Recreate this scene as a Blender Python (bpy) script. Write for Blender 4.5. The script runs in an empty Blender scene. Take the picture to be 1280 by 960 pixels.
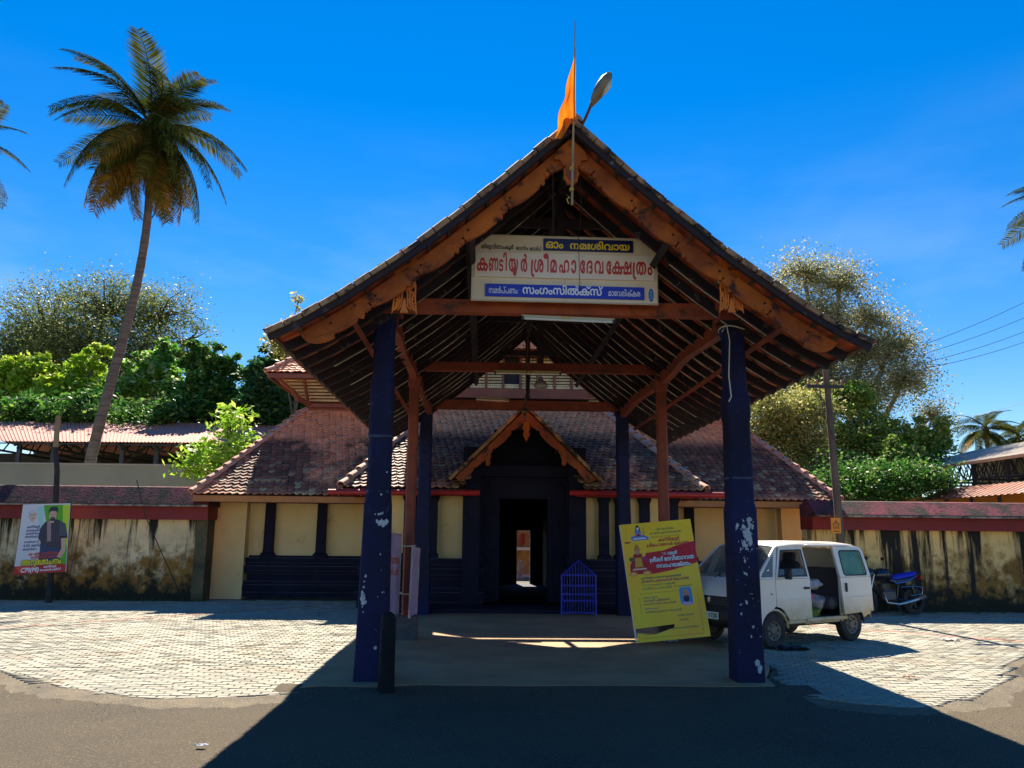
import bpy, math, random
import numpy as np
from mathutils import Vector, Matrix, geometry
S = bpy.context.scene
COL = S.collection
RND = random.Random(7)
R = math.radians
# ------------------------------------------------------------------ camera
EYE = Vector((0, 0, 1.65))
FPX = 993.75
CF = Vector((0.03437997, 0.98220599, 0.18463318))
CR = Vector((0.99928078, -0.03674113, 0.0093814))
CU = CR.cross(CF).normalized()
cam = bpy.data.cameras.new('camera'); cam_o = bpy.data.objects.new('camera', cam); COL.objects.link(cam_o)
cam.sensor_width = 36; cam.lens = 36 * FPX / 1280; cam.clip_end = 3000; cam.clip_start = 0.05
m = Matrix((CR, CU, -CF)).transposed().to_4x4(); m.translation = EYE
cam_o.matrix_world = m
S.camera = cam_o

def at(x, y, Y):
    """point at distance Y seen at photograph pixel x, y (used to measure the place)"""
    d = CF + CR * ((x - 640) / FPX) - CU * ((y - 480) / FPX)
    return EYE + d * (Y / d.y)
# ------------------------------------------------------------------ daylight
SUN_EL, SUN_AZ = R(47), R(5.5)          # sun behind the temple, a little to the left
w = bpy.data.worlds.new('World'); S.world = w; w.use_nodes = True
nt = w.node_tree; bg = nt.nodes['Background']
sky = nt.nodes.new('ShaderNodeTexSky'); sky.sky_type = 'NISHITA'; sky.sun_disc = False
sky.sun_elevation = SUN_EL; sky.sun_rotation = -SUN_AZ
sky.air_density = 1.0; sky.dust_density = 0.0; sky.ozone_density = 4.0; sky.altitude = 0
gm = nt.nodes.new('ShaderNodeGamma'); gm.inputs['Gamma'].default_value = .82
hs = nt.nodes.new('ShaderNodeHueSaturation'); hs.inputs['Hue'].default_value = .510; hs.inputs['Saturation'].default_value = 1.56
nt.links.new(sky.outputs[0], gm.inputs['Color']); nt.links.new(gm.outputs[0], hs.inputs['Color'])

# thin high cloud veils low over the horizon, all the way round
tcw = nt.nodes.new('ShaderNodeTexCoord'); mpw = nt.nodes.new('ShaderNodeMapping'); mpw.inputs['Scale'].default_value = (1, 1, 3.2); mpw.inputs['Location'].default_value = (.3, 1.7, 0)
nzw = nt.nodes.new('ShaderNodeTexNoise'); nzw.inputs['Scale'].default_value = 1.9; nzw.inputs['Detail'].default_value = 9; nzw.inputs['Roughness'].default_value = .55
r1 = nt.nodes.new('ShaderNodeMapRange'); r1.inputs[1].default_value = .50; r1.inputs[2].default_value = .74; r1.inputs[4].default_value = .24
spw = nt.nodes.new('ShaderNodeSeparateXYZ'); r2 = nt.nodes.new('ShaderNodeMapRange'); r2.inputs[1].default_value = .48; r2.inputs[2].default_value = .16
mw = nt.nodes.new('ShaderNodeMath'); mw.operation = 'MULTIPLY'; mxw = nt.nodes.new('ShaderNodeMix'); mxw.data_type = 'RGBA'; mxw.inputs[7].default_value = (5.2, 5.9, 6.8, 1)
L_ = nt.links.new; L_(tcw.outputs['Generated'], mpw.inputs['Vector']); L_(mpw.outputs[0], nzw.inputs['Vector']); L_(nzw.outputs[0], r1.inputs[0]); L_(tcw.outputs['Generated'], spw.inputs[0]); L_(spw.outputs[2], r2.inputs[0])
L_(r1.outputs[0], mw.inputs[0]); L_(r2.outputs[0], mw.inputs[1]); L_(mw.outputs[0], mxw.inputs[0]); L_(hs.outputs[0], mxw.inputs[6]); L_(mxw.outputs[2], bg.inputs['Color']); bg.inputs['Strength'].default_value = 0.066
sl = bpy.data.lights.new('sun', 'SUN'); sl.energy = 4.2; sl.angle = R(0.5); sl.color = (1, .90, .75)
so = bpy.data.objects.new('sun', sl); COL.objects.link(so)
sdir = Vector((-math.sin(SUN_AZ) * math.cos(SUN_EL), math.cos(SUN_AZ) * math.cos(SUN_EL), math.sin(SUN_EL)))
so.rotation_euler = sdir.to_track_quat('Z', 'Y').to_euler(); so.location = (0, 0, 30)
S.view_settings.view_transform = 'Standard'; S.view_settings.look = 'None'
S.view_settings.exposure = 1.75; S.view_settings.gamma = 1.0
S.render.engine = 'CYCLES'
S.cycles.max_bounces = 8; S.cycles.transparent_max_bounces = 8
# ------------------------------------------------------------------ materials
MATS = {}
def rgb(h):
    f = lambda c: (c / 12.92 if c <= .04045 else ((c + .055) / 1.055) ** 2.4)
    return tuple(f(int(h[i:i + 2], 16) / 255) for i in (0, 2, 4))
def mat(name, c, rough=.75, c2=None, scale=4., detail=6., bump=0., bscale=None, island=0., c3=None, s3=1., t3=.55, w3=.08,
        metal=0., stretch=None, trans=0., spec=None, alpha=None, coat=0., obj=False, island2=None):
    if name in MATS: return MATS[name]
    M = bpy.data.materials.new(name); M.use_nodes = True; n = M.node_tree; b = n.nodes['Principled BSDF']
    N = lambda t: n.nodes.new(t); L = n.links.new
    def mixc(fac, a, bb, blend='MIX'):
        x = N('ShaderNodeMix'); x.data_type = 'RGBA'; x.blend_type = blend
        for s, val in ((x.inputs[0], fac), (x.inputs[6], a), (x.inputs[7], bb)):
            if hasattr(val, 'is_linked'): L(val, s)
            elif isinstance(val, (int, float)): s.default_value = val
            else: s.default_value = (*val[:3], 1)
        return x.outputs[2]
    tc = N('ShaderNodeTexCoord'); src = tc.outputs['Object'] if obj else None
    geo = N('ShaderNodeNewGeometry')
    if src is None: src = geo.outputs['Position']
    if stretch:
        mp = N('ShaderNodeMapping'); mp.inputs['Scale'].default_value = stretch; L(src, mp.inputs['Vector']); src = mp.outputs[0]
    def noise(sc, dt=6., ro=.6):
        q = N('ShaderNodeTexNoise'); q.inputs['Scale'].default_value = sc; q.inputs['Detail'].default_value = dt
        q.inputs['Roughness'].default_value = ro; L(src, q.inputs['Vector']); return q.outputs[0]
    def ramp(v, a, bb):
        q = N('ShaderNodeMapRange'); q.inputs[1].default_value = a; q.inputs[2].default_value = bb; L(v, q.inputs[0]); return q.outputs[0]
    col = c
    if c2 is not None:
        col = mixc(ramp(noise(scale, detail), .35, .65), c, c2)
    if island:
        hsv = N('ShaderNodeHueSaturation')
        mr = N('ShaderNodeMapRange'); mr.inputs[3].default_value = 1 - island; mr.inputs[4].default_value = 1 + island
        L(geo.outputs['Random Per Island'], mr.inputs[0]); L(mr.outputs[0], hsv.inputs['Value'])
        if hasattr(col, 'is_linked'): L(col, hsv.inputs['Color'])
        else: hsv.inputs['Color'].default_value = (*col, 1)
        col = hsv.outputs[0]
    if island2 is not None:
        mr = N('ShaderNodeMapRange'); mr.inputs[1].default_value = .6; mr.inputs[2].default_value = .95
        L(geo.outputs['Random Per Island'], mr.inputs[0])
        col = mixc(mr.outputs[0], col, island2)
    if c3 is not None:
        col = mixc(ramp(noise(s3, 8., .7), t3, t3 + w3), col, c3)
    if hasattr(col, 'is_linked'): L(col, b.inputs['Base Color'])
    else: b.inputs['Base Color'].default_value = (*col, 1)
    b.inputs['Roughness'].default_value = rough; b.inputs['Metallic'].default_value = metal
    if spec is not None: b.inputs['Specular IOR Level'].default_value = spec
    if coat: b.inputs['Coat Weight'].default_value = coat; b.inputs['Coat Roughness'].default_value = .08
    if alpha is not None: b.inputs['Alpha'].default_value = alpha
    if bump:
        bp = N('ShaderNodeBump'); bp.inputs['Strength'].default_value = bump; bp.inputs['Distance'].default_value = .02
        L(noise(bscale or scale * 6, 5.), bp.inputs['Height']); L(bp.outputs[0], b.inputs['Normal'])
    if trans:
        tr = N('ShaderNodeBsdfTranslucent'); mx = N('ShaderNodeMixShader'); mx.inputs[0].default_value = trans
        if hasattr(col, 'is_linked'): L(col, tr.inputs['Color'])
        else: tr.inputs['Color'].default_value = (*col, 1)
        L(b.outputs[0], mx.inputs[1]); L(tr.outputs[0], mx.inputs[2]); L(mx.outputs[0], n.nodes['Material Output'].inputs[0])
    MATS[name] = M
    return M
# ------------------------------------------------------------------ objects
ORG = {}
def tag(o, label=None, cat=None, group=None, kind=None):
    if label: o['label'] = label
    if cat: o['category'] = cat
    if group: o['group'] = group
    if kind: o['kind'] = kind
    return o
def thing(name, label, cat, loc=(0, 0, 0), rz=0., group=None):
    o = bpy.data.objects.new(name, None); COL.objects.link(o); o.location = loc; o.rotation_euler = (0, 0, rz)
    o.empty_display_size = .1
    ORG[o.name] = Vector(loc)
    return tag(o, label, cat, group)
def copy_tree(o, parent=None):
    c = o.copy(); COL.objects.link(c); c.parent = parent
    if o.name in ORG: ORG[c.name] = ORG[o.name]
    for ch in list(o.children): copy_tree(ch, c)
    return c
def link_mesh(name, me, parent=None, loc=(0, 0, 0), rot=None):
    o = bpy.data.objects.new(name, me); COL.objects.link(o)
    if parent: o.parent = parent
    o.location = loc
    if rot is not None: o.rotation_euler = rot
    return o
class MB:
    def __init__(s): s.v = []; s.f = []; s.mi = []; s.cur = 0
    def add(s, vs, fs):
        k = len(s.v); s.v += [Vector(p) for p in vs]; s.f += [tuple(k + i for i in f) for f in fs]; s.mi += [s.cur] * len(fs); return s
    def box(s, c, d, rz=0., M=None):
        hx, hy, hz = d[0] / 2, d[1] / 2, d[2] / 2
        ps = [Vector((x, y, z)) for z in (-hz, hz) for x, y in ((-hx, -hy), (hx, -hy), (hx, hy), (-hx, hy))]
        Q = M if M is not None else Matrix.Rotation(rz, 3, 'Z')
        return s.add([Q @ p + Vector(c) for p in ps], [(3, 2, 1, 0), (4, 5, 6, 7), (0, 1, 5, 4), (1, 2, 6, 5), (2, 3, 7, 6), (3, 0, 4, 7)])
    def bb(s, x0, x1, y0, y1, z0, z1): return s.box(((x0 + x1) / 2, (y0 + y1) / 2, (z0 + z1) / 2), (abs(x1 - x0), abs(y1 - y0), abs(z1 - z0)))
    def rbox(s, c, d, b=.01, rz=0., M=None):
        """box with chamfered edges"""
        h = [q / 2 for q in d]; ps = []; idx = {}
        for sx in (-1, 1):
            for sy in (-1, 1):
                for sz in (-1, 1):
                    sg = (sx, sy, sz)
                    for ax in range(3):
                        p = [sg[i] * (h[i] - (0 if i == ax else b)) for i in range(3)]
                        idx[(sg, ax)] = len(ps); ps.append(Vector(p))
        fs = []
        for ax in range(3):
            a, c2 = [(1, 2), (2, 0), (0, 1)][ax]
            for sg in (-1, 1):
                q = []
                for u, v in ((-1, -1), (1, -1), (1, 1), (-1, 1)):
                    k = [0, 0, 0]; k[ax] = sg; k[a] = u; k[c2] = v; q.append(idx[(tuple(k), ax)])
                fs.append(tuple(q if sg > 0 else q[::-1]))
        for ax in range(3):
            a, c2 = [(1, 2), (2, 0), (0, 1)][ax]
            for u in (-1, 1):
                for v in (-1, 1):
                    k0 = [0, 0, 0]; k0[ax] = -1; k0[a] = u; k0[c2] = v; k1 = list(k0); k1[ax] = 1
                    k0, k1 = tuple(k0), tuple(k1)
                    q = (idx[(k0, a)], idx[(k1, a)], idx[(k1, c2)], idx[(k0, c2)])
                    fs.append(q if u * v < 0 else q[::-1])
        for sx in (-1, 1):
            for sy in (-1, 1):
                for sz in (-1, 1):
                    sg = (sx, sy, sz); q = tuple(idx[(sg, i)] for i in range(3)); fs.append(q if sx * sy * sz > 0 else q[::-1])
        Q = M if M is not None else Matrix.Rotation(rz, 3, 'Z')
        return s.add([Q @ p + Vector(c) for p in ps], fs)
    def beam(s, p0, p1, wd, ht, up=(0, 0, 1)):
        p0, p1 = Vector(p0), Vector(p1); d = (p1 - p0).normalized(); sd = d.cross(Vector(up)).normalized(); u = sd.cross(d)
        ps = []
        for p in (p0, p1):
            for a, b in ((-1, -1), (1, -1), (1, 1), (-1, 1)): ps.append(p + sd * a * wd / 2 + u * b * ht / 2)
        return s.add(ps, [(0, 1, 2, 3)[::-1], (4, 5, 6, 7), (0, 1, 5, 4), (1, 2, 6, 5), (2, 3, 7, 6), (3, 0, 4, 7)])
    def tube(s, pts, r, n=8, cap=True, flat=1.):
        pts = [Vector(p) for p in pts]; rs = r if isinstance(r, (list, tuple)) else [r] * len(pts)
        k0 = len(s.v); prev = None; vs = []; fs = []
        for i, p in enumerate(pts):
            t = (pts[min(i + 1, len(pts) - 1)] - pts[max(i - 1, 0)]).normalized()
            if prev is None:
                a = Vector((0, 0, 1)) if abs(t.z) < .9 else Vector((1, 0, 0)); u = t.cross(a).normalized()
            else: u = (prev - t * prev.dot(t)).normalized()
            prev = u; v = t.cross(u)
            for j in range(n):
                an = 2 * math.pi * j / n; vs.append(p + (u * math.cos(an) + v * math.sin(an) * flat) * rs[i])
        for i in range(len(pts) - 1):
            for j in range(n):
                a = i * n + j; b = i * n + (j + 1) % n; fs.append((a, b, b + n, a + n))
        if cap: fs += [tuple(range(n))[::-1], tuple((len(pts) - 1) * n + j for j in range(n))]
        return s.add(vs, fs)
    def lathe(s, prof, o, n=16, ax=None, cap=True):
        """prof: (radius, height) list about +Z through o; ax a 3x3 turning Z elsewhere"""
        o = Vector(o); vs = []; fs = []
        for r, z in prof:
            for j in range(n):
                an = 2 * math.pi * j / n; p = Vector((r * math.cos(an), r * math.sin(an), z)); vs.append((ax @ p if ax is not None else p) + o)
        for i in range(len(prof) - 1):
            for j in range(n):
                a = i * n + j; b = i * n + (j + 1) % n; fs.append((a, b, b + n, a + n))
        if cap: fs += [tuple(range(n))[::-1], tuple((len(prof) - 1) * n + j for j in range(n))]
        return s.add(vs, fs)
    def square_lathe(s, prof, o, cut=0.):
        """stacked square (or chamfered when cut>0) rings: (halfwidth, height, cut)"""
        o = Vector(o); rings = []
        for p in prof:
            h, z = p[0], p[1]; c = (p[2] if len(p) > 2 else cut) * h
            rings.append([o + Vector(q) for q in ((-h + c, -h, z), (h - c, -h, z), (h, -h + c, z), (h, h - c, z), (h - c, h, z), (-h + c, h, z), (-h, h - c, z), (-h, -h + c, z))])
        vs = [q for r_ in rings for q in r_]; n = 8; fs = []
        for i in range(len(rings) - 1):
            for j in range(n):
                a = i * n + j; b = i * n + (j + 1) % n; fs.append((a, b, b + n, a + n))
        fs += [tuple(range(n))[::-1], tuple((len(rings) - 1) * n + j for j in range(n))]
        return s.add(vs, fs)
    def prism(s, outline, o, u, v, d):
        """2-D outline (convex or not) in plane o + a*u + b*v, pushed by vector d"""
        o, u, v, d = Vector(o), Vector(u), Vector(v), Vector(d)
        base = [o + u * a + v * b for a, b in outline]; n = len(base)
        tris = geometry.tessellate_polygon([[Vector((a, b, 0)) for a, b in outline]])
        fs = [tuple(t) for t in tris] + [tuple(n + i for i in t)[::-1] for t in tris]
        fs += [(i, (i + 1) % n, n + (i + 1) % n, n + i) for i in range(n)]
        return s.add(base + [p + d for p in base], fs)
    def sheet(s, outline, o, u, v):
        o, u, v = Vector(o), Vector(u), Vector(v)
        tris = geometry.tessellate_polygon([[Vector((a, b, 0)) for a, b in outline]])
        return s.add([o + u * a + v * b for a, b in outline], [tuple(t) for t in tris])
    def grid(s, P, nu, nv):
        """P(i,j) -> point"""
        vs = [P(i, j) for j in range(nv + 1) for i in range(nu + 1)]
        fs = [(j * (nu + 1) + i, j * (nu + 1) + i + 1, (j + 1) * (nu + 1) + i + 1, (j + 1) * (nu + 1) + i) for j in range(nv) for i in range(nu)]
        return s.add(vs, fs)
    def mesh(s, name, mats, org=Vector((0, 0, 0)), smooth=False, fix=True):
        me = bpy.data.meshes.new(name)
        me.from_pydata([p - org for p in s.v], [], s.f)
        for q in (mats if isinstance(mats, (list, tuple)) else [mats]): me.materials.append(q)
        if len(set(s.mi)) > 1: me.polygons.foreach_set('material_index', s.mi)
        if smooth: me.polygons.foreach_set('use_smooth', [True] * len(s.f))
        if fix and len(s.f) < 60000:
            import bmesh
            b = bmesh.new(); b.from_mesh(me); bmesh.ops.recalc_face_normals(b, faces=b.faces); b.to_mesh(me); b.free()
        me.update(); return me
    def build(s, name, mats, parent=None, smooth=False, label=None, cat=None, group=None, kind=None, local=False, fix=True):
        org = Vector((0, 0, 0))
        if parent is not None and not local:
            q = parent
            while q is not None:
                if q.name in ORG: org = ORG[q.name]; break
                q = q.parent
        o = link_mesh(name, s.mesh(name, mats, org, smooth, fix), parent)
        return tag(o, label, cat, group, kind)
def smooth_angle(o, deg=35):
    me = o.data; me.polygons.foreach_set('use_smooth', [True] * len(me.polygons))
    try: me.set_sharp_from_angle(angle=R(deg))
    except Exception: pass
    return o
# ------------------------------------------------------------------ print and lettering
GLY = {}
def contours(txt):
    if txt in GLY: return GLY[txt]
    c = bpy.data.curves.new('t', 'FONT'); c.body = txt; c.size = 1; c.resolution_u = 2; c.fill_mode = 'NONE'
    o = bpy.data.objects.new('t', c); COL.objects.link(o)
    bpy.context.view_layer.update()
    dg = bpy.context.evaluated_depsgraph_get()
    me = o.evaluated_get(dg).to_mesh()
    nb = {}
    for e in me.edges:
        a, b = e.vertices; nb.setdefault(a, []).append(b); nb.setdefault(b, []).append(a)
    vs = [(v.co.x, v.co.y) for v in me.vertices]; seen = set(); out = []
    for a in range(len(vs)):
        if a in seen or a not in nb: continue
        loop = [a]; seen.add(a); cur = nb[a][0]
        if len(nb[a]) > 1: cur = min(nb[a], key=lambda q: abs(q - a - 1))
        while cur not in seen:
            seen.add(cur); loop.append(cur); nx = [q for q in nb[cur] if q not in seen]
            if not nx: break
            cur = nx[0]
        if len(loop) > 2: out.append([vs[i] for i in loop])
    wd = o.dimensions.x
    o.evaluated_get(dg).to_mesh_clear(); bpy.data.objects.remove(o); bpy.data.curves.remove(c)
    # Blender fonts: outer contours and holes wind opposite ways
    GLY[txt] = out
    return out
def area(p): return sum(p[i][0] * p[(i + 1) % len(p)][1] - p[(i + 1) % len(p)][0] * p[i][1] for i in range(len(p))) / 2
def inside(pt, poly):
    x, y = pt; c = False; j = len(poly) - 1
    for i in range(len(poly)):
        xi, yi = poly[i]; xj, yj = poly[j]
        if (yi > y) != (yj > y) and x < (xj - xi) * (y - yi) / (yj - yi) + xi: c = not c
        j = i
    return c
def fatten(p, d):
    q = []
    for i in range(len(p)):
        a, b, c = p[i - 1], p[i], p[(i + 1) % len(p)]
        t = (c[0] - a[0], c[1] - a[1]); l = math.hypot(*t) or 1
        q.append((b[0] + t[1] / l * d, b[1] - t[0] / l * d))
    return q
RAKAR = '\uE000'      # the sign that hooks round the left of a letter, drawn as a stroke
def winding_fill(loops):
    """triangles of the region with non-zero winding -> (points, triangles)"""
    vs = []; ed = []
    for lp in loops:
        k = len(vs); vs += [Vector(p) for p in lp]; ed += [(k + i, k + (i + 1) % len(lp)) for i in range(len(lp))]
    pv, pe, pf, _a, _b, _c = geometry.delaunay_2d_cdt(vs, ed, [], 0, 1e-5)
    V_ = np.array([(p.x, p.y) for p in pv]); F_ = np.array([f for f in pf if len(f) == 3], dtype=int)
    if len(F_) == 0: return [], []
    c = V_[F_].mean(1); wn = np.zeros(len(F_), dtype=int)
    for lp in loops:
        q = np.array(lp); q2 = np.roll(q, -1, 0); y = c[:, 1][:, None]; x = c[:, 0][:, None]
        up = (q[:, 1] <= y) & (q2[:, 1] > y); dn = (q[:, 1] > y) & (q2[:, 1] <= y)
        s_ = (q2[:, 0] - q[:, 0]) * (y - q[:, 1]) - (x - q[:, 0]) * (q2[:, 1] - q[:, 1])
        wn += (up & (s_ > 0)).sum(1) - (dn & (s_ < 0)).sum(1)
    return V_, F_[wn != 0]
def lettering(txt, fat=.0):
    """-> (points, triangles), width; size 1 letters"""
    if (txt, fat) in GLY: return GLY[(txt, fat)]
    loops = []; x = 0
    for part in (p for w_ in [txt.split(RAKAR)] for k, q in enumerate(w_) for p in ([RAKAR, q] if k else [q])):
        if part == RAKAR:
            hw = .036 + fat
            path = [(.13, .55), (.1, .3), (.09, .05), (.1, -.12), (.17, -.19), (.27, -.17)]
            L_ = []; R_ = []
            for i, p in enumerate(path):
                a = path[max(i - 1, 0)]; b = path[min(i + 1, len(path) - 1)]; l = math.hypot(b[0] - a[0], b[1] - a[1])
                nx, ny = -(b[1] - a[1]) / l * hw, (b[0] - a[0]) / l * hw
                L_.append((p[0] + nx + x, p[1] + ny)); R_.append((p[0] - nx + x, p[1] - ny))
            lp = L_ + R_[::-1]; loops.append(lp if area(lp) < 0 else lp[::-1]); x += .16; continue
        if not part: continue
        cs = contours(part)
        if not cs: x += .3; continue
        main = max(cs, key=lambda p: abs(area(p)))
        if area(main) > 0: cs = [p[::-1] for p in cs]
        for p in cs:
            q = fatten(p, -fat) if fat else p
            loops.append([(a + x, b) for a, b in q])
        x += max(a for p in cs for a, b in p) + .04
    GLY[(txt, fat)] = (winding_fill(loops), x)
    return GLY[(txt, fat)]
class Print:
    """flat ink on a board: o lower left corner, u right, v up, n towards the reader"""
    def __init__(s, o, u, v, parent):
        s.o, s.u, s.v = Vector(o), Vector(u).normalized(), Vector(v).normalized(); s.n = s.u.cross(s.v).normalized(); s.p = parent; s.mb = {}; s.k = {}
    def _m(s, ink): return s.mb.setdefault(ink, MB())
    def poly(s, pts, ink, lift=.001):
        s._m(ink).sheet(pts, s.o + s.n * lift, s.u, s.v); return s
    def rect(s, x0, y0, x1, y1, ink, lift=.001): return s.poly([(x0, y0), (x1, y0), (x1, y1), (x0, y1)], ink, lift)
    def oval(s, x, y, rx, ry, ink, lift=.001, n=20, a0=0., a1=2 * math.pi):
        return s.poly([(x + rx * math.cos(a0 + (a1 - a0) * i / n), y + ry * math.sin(a0 + (a1 - a0) * i / n)) for i in range(n)], ink, lift)
    def line(s, pts, wd, ink, lift=.001):
        for (x0, y0), (x1, y1) in zip(pts, pts[1:]):
            l = math.hypot(x1 - x0, y1 - y0) or 1; nx, ny = -(y1 - y0) / l * wd / 2, (x1 - x0) / l * wd / 2
            s.poly([(x0 + nx, y0 + ny), (x0 - nx, y0 - ny), (x1 - nx, y1 - ny), (x1 + nx, y1 + ny)], ink, lift)
        return s
    def text(s, txt, x, y, h, wd, ink, fat=0., lift=.0015, slant=0., rise=0.):
        """letters of body height h fitted into width wd"""
        (V_, F_), tw = lettering(txt, fat)
        if len(F_) == 0: return s
        sx = wd / tw; sy = h / .6
        if len(txt) == 1 and txt != RAKAR:      # a single letter fills its own width
            lo, hi = V_[:, 0].min(), V_[:, 0].max(); sx = wd / (hi - lo); x -= lo * sx
        s._m(ink).add([s.place((a + slant * b) * sx + x, b * sy + y + a * sx * rise, lift) for a, b in V_], [tuple(int(i) for i in t) for t in F_])
        return s
    def place(s, a, b, lift): return s.o + s.u * a + s.v * b + s.n * lift
    def done(s, name='lettering'):
        for ink, mb_ in s.mb.items():
            if mb_.f: mb_.build(name, ink, s.p, fix=False, kind='stuff')
INK = lambda h, **k: mat('ink_' + h, rgb(h), .45, **k)
# ------------------------------------------------------------------ ground, road, paving
ASPH = mat('asphalt', (.095, .074, .047), .95, (.064, .052, .037), .45, 10, .9, 55., c3=(.15, .125, .085), s3=60., t3=.54, w3=.05, spec=.2)
g = MB(); g.grid(lambda i, j: Vector((-300 + 600 * i / 60, -60 + 660 * j / 66, -.075)), 60, 66)
tag(g.build('ground', mat('earth', (.12, .09, .06), .95, (.07, .08, .04), .4)), kind='structure')
def curb(pts, n=8):
    P = [Vector((*p, 0)) for p in pts]; out = []
    for i in range(len(P) - 1):
        a, b, c, d = P[max(i - 1, 0)], P[i], P[i + 1], P[min(i + 2, len(P) - 1)]
        for k in range(n):
            t = k / n; out.append(.5 * ((2 * b) + (c - a) * t + (2 * a - 5 * b + 4 * c - d) * t * t + (3 * b - a - 3 * c + d) * t ** 3))
    return [(p.x, p.y) for p in out + [P[-1]]]
EDGE_L = curb([(-16, 16.5), (-10.5, 12.9), (-7.5, 11.15), (-5.66, 10.15), (-4.73, 9.35), (-3.89, 8.85), (-3.32, 8.6), (-2.84, 8.64), (-2.3, 8.75), (-1.9, 8.9)])
EDGE_R = curb([(3.25, 9.3), (3.5, 8.75), (4.15, 8.3), (4.6, 8.33), (5.4, 8.9), (6.2, 9.7), (7.4, 11.3), (9.5, 13.2), (15, 17.)])
def yedge(x, e):
    for (x0, y0), (x1, y1) in zip(e, e[1:]):
        if x0 <= x <= x1: return y0 + (y1 - y0) * (x - x0) / (x1 - x0 + 1e-9)
    return 99
g = MB()
def roadz(x, y): return -.055 + .014 * math.sin(x * .9 + 1) * math.sin(y * .7) + .006 * math.sin(x * 3.1 + y * 2.3) - (.0 if y > 5 else 0)
g.grid(lambda i, j: Vector((-60 + 120 * i / 240, -30 + 48 * j / 120, roadz(-60 + .5 * i, -30 + .4 * j))), 240, 120)
tag(g.build('road', ASPH, smooth=True), kind='structure')
SLABM = mat('porch_concrete', (.46, .28, .13), .85, (.30, .18, .085), 1.1, 8, .35, 30., c3=(.30, .25, .18), s3=3., t3=.6)
g = MB(); g.prism([(-1.93, 9.1), (-1.72, 9.18), (-1.2, 9.13), (-.6, 9.27), (.4, 9.22), (1.6, 9.27), (2.6, 9.2), (3.3, 9.25), (3.42, 9.9), (3.72, 10.6), (3.75, 17.), (3.75, 19.4), (-1.93, 19.4), (-1.93, 9.6)], (0, 0, -.2), (1, 0, 0), (0, 1, 0), (0, 0, .2))
tag(g.build('porch_floor', SLABM), kind='structure')
# block paving: a sand bed with single blocks on it
BED = mat('sand_bed', (.14, .115, .075), .95, (.09, .075, .05), 5.)
PAVM = [mat('paver_grey', (.345, .325, .25), .9, (.28, .265, .205), .7, 8, .25, 60., island=.10, c3=(.22, .17, .10), s3=1.1, t3=.54, w3=.16),
        mat('paver_red', (.42, .17, .10), .85, (.33, .15, .10), 2., 8, .25, 60., island=.12)]
g = MB()
g.prism([(-24, 22.5)] + [(-24, 20.)] + EDGE_L + [(-1.94, 9.0), (-1.94, 22.5)], (0, 0, -.12), (1, 0, 0), (0, 1, 0), (0, 0, .072))
g.prism([(3.76, 22.5), (3.76, 10.6), (3.45, 9.9)] + EDGE_R + [(22, 19), (22, 22.5)], (0, 0, -.12), (1, 0, 0), (0, 1, 0), (0, 0, .072))
paving = g.build('paving', BED); tag(paving, kind='structure')
def stripe(x, y):
    if x < 0: return abs(y - (15.0 + (x + 7.6) * 1.05 if x > -7.6 else 15.0 + (x + 7.6) * .6)) < .09 + .05 * 0 and x > -9 or abs((y - 17.95) + (x + 5.1) * -.25) < .07 and -5.2 < x
    return abs(y - (15.2 - (x - 6.7) * .84)) < .1 or abs(y - (17.6 - (x - 9) * .55)) < .05
cells = []
LX, LY = .20, .10
for side in (0, 1):
    for r in range(int(14 / LY)):
        y = 8.25 + LY * r
        x0, x1 = ((-13.5, -1.95) if side == 0 else (3.3, 13.4))
        x = x0 + (r % 2) * LX / 2
        while x < x1:
            cx, cy = x + LX / 2, y + LY / 2
            e_ = EDGE_L if side == 0 else EDGE_R; ya, yb_ = yedge(cx - LX / 2, e_) + .02, yedge(cx + LX / 2, e_) + .02; lo = cy - LY / 2 + .005
            ok = min(ya, yb_) < cy + LY / 2 - .02 and cx + LX / 2 < x1 + .12
            cut = max(ya, yb_) > lo
            if side == 1 and cx - LX / 2 < (3.77 if cy > 10.55 else 3.47 + max(0, cy - 9.9) * .46): ok = False
            if side == 0 and (cy > 20.4 or cx / cy < -.66): ok = False
            if side == 1 and (cy > 21.2 or cx / cy > .74 or (cx > 7 and cy > 18.6)): ok = False
            if ok: cells.append((cx, cy, stripe(cx, cy), (max(lo, ya), max(lo, yb_)) if cut else None))
            x += LX
cells.sort(key=lambda c: c[0] ** 2 + c[1] ** 2 if c[0] < 6 else 999)
pm = []
for mm in PAVM:
    b = MB(); b.rbox((0, 0, 0), (LX - .012, LY - .011, .06), .006); pm.append(b.mesh('paver', mm))
whole = [c for c in cells if c[3] is None][:300]; wset = set(id(c) for c in whole)
for cx, cy, st, _ in whole:
    o = link_mesh('paver', pm[1 if st else 0], paving, (cx, cy, -.052 + RND.uniform(-.004, .003)), (RND.uniform(-.02, .02), RND.uniform(-.02, .02), RND.uniform(-.012, .012)))
b = MB()
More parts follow.
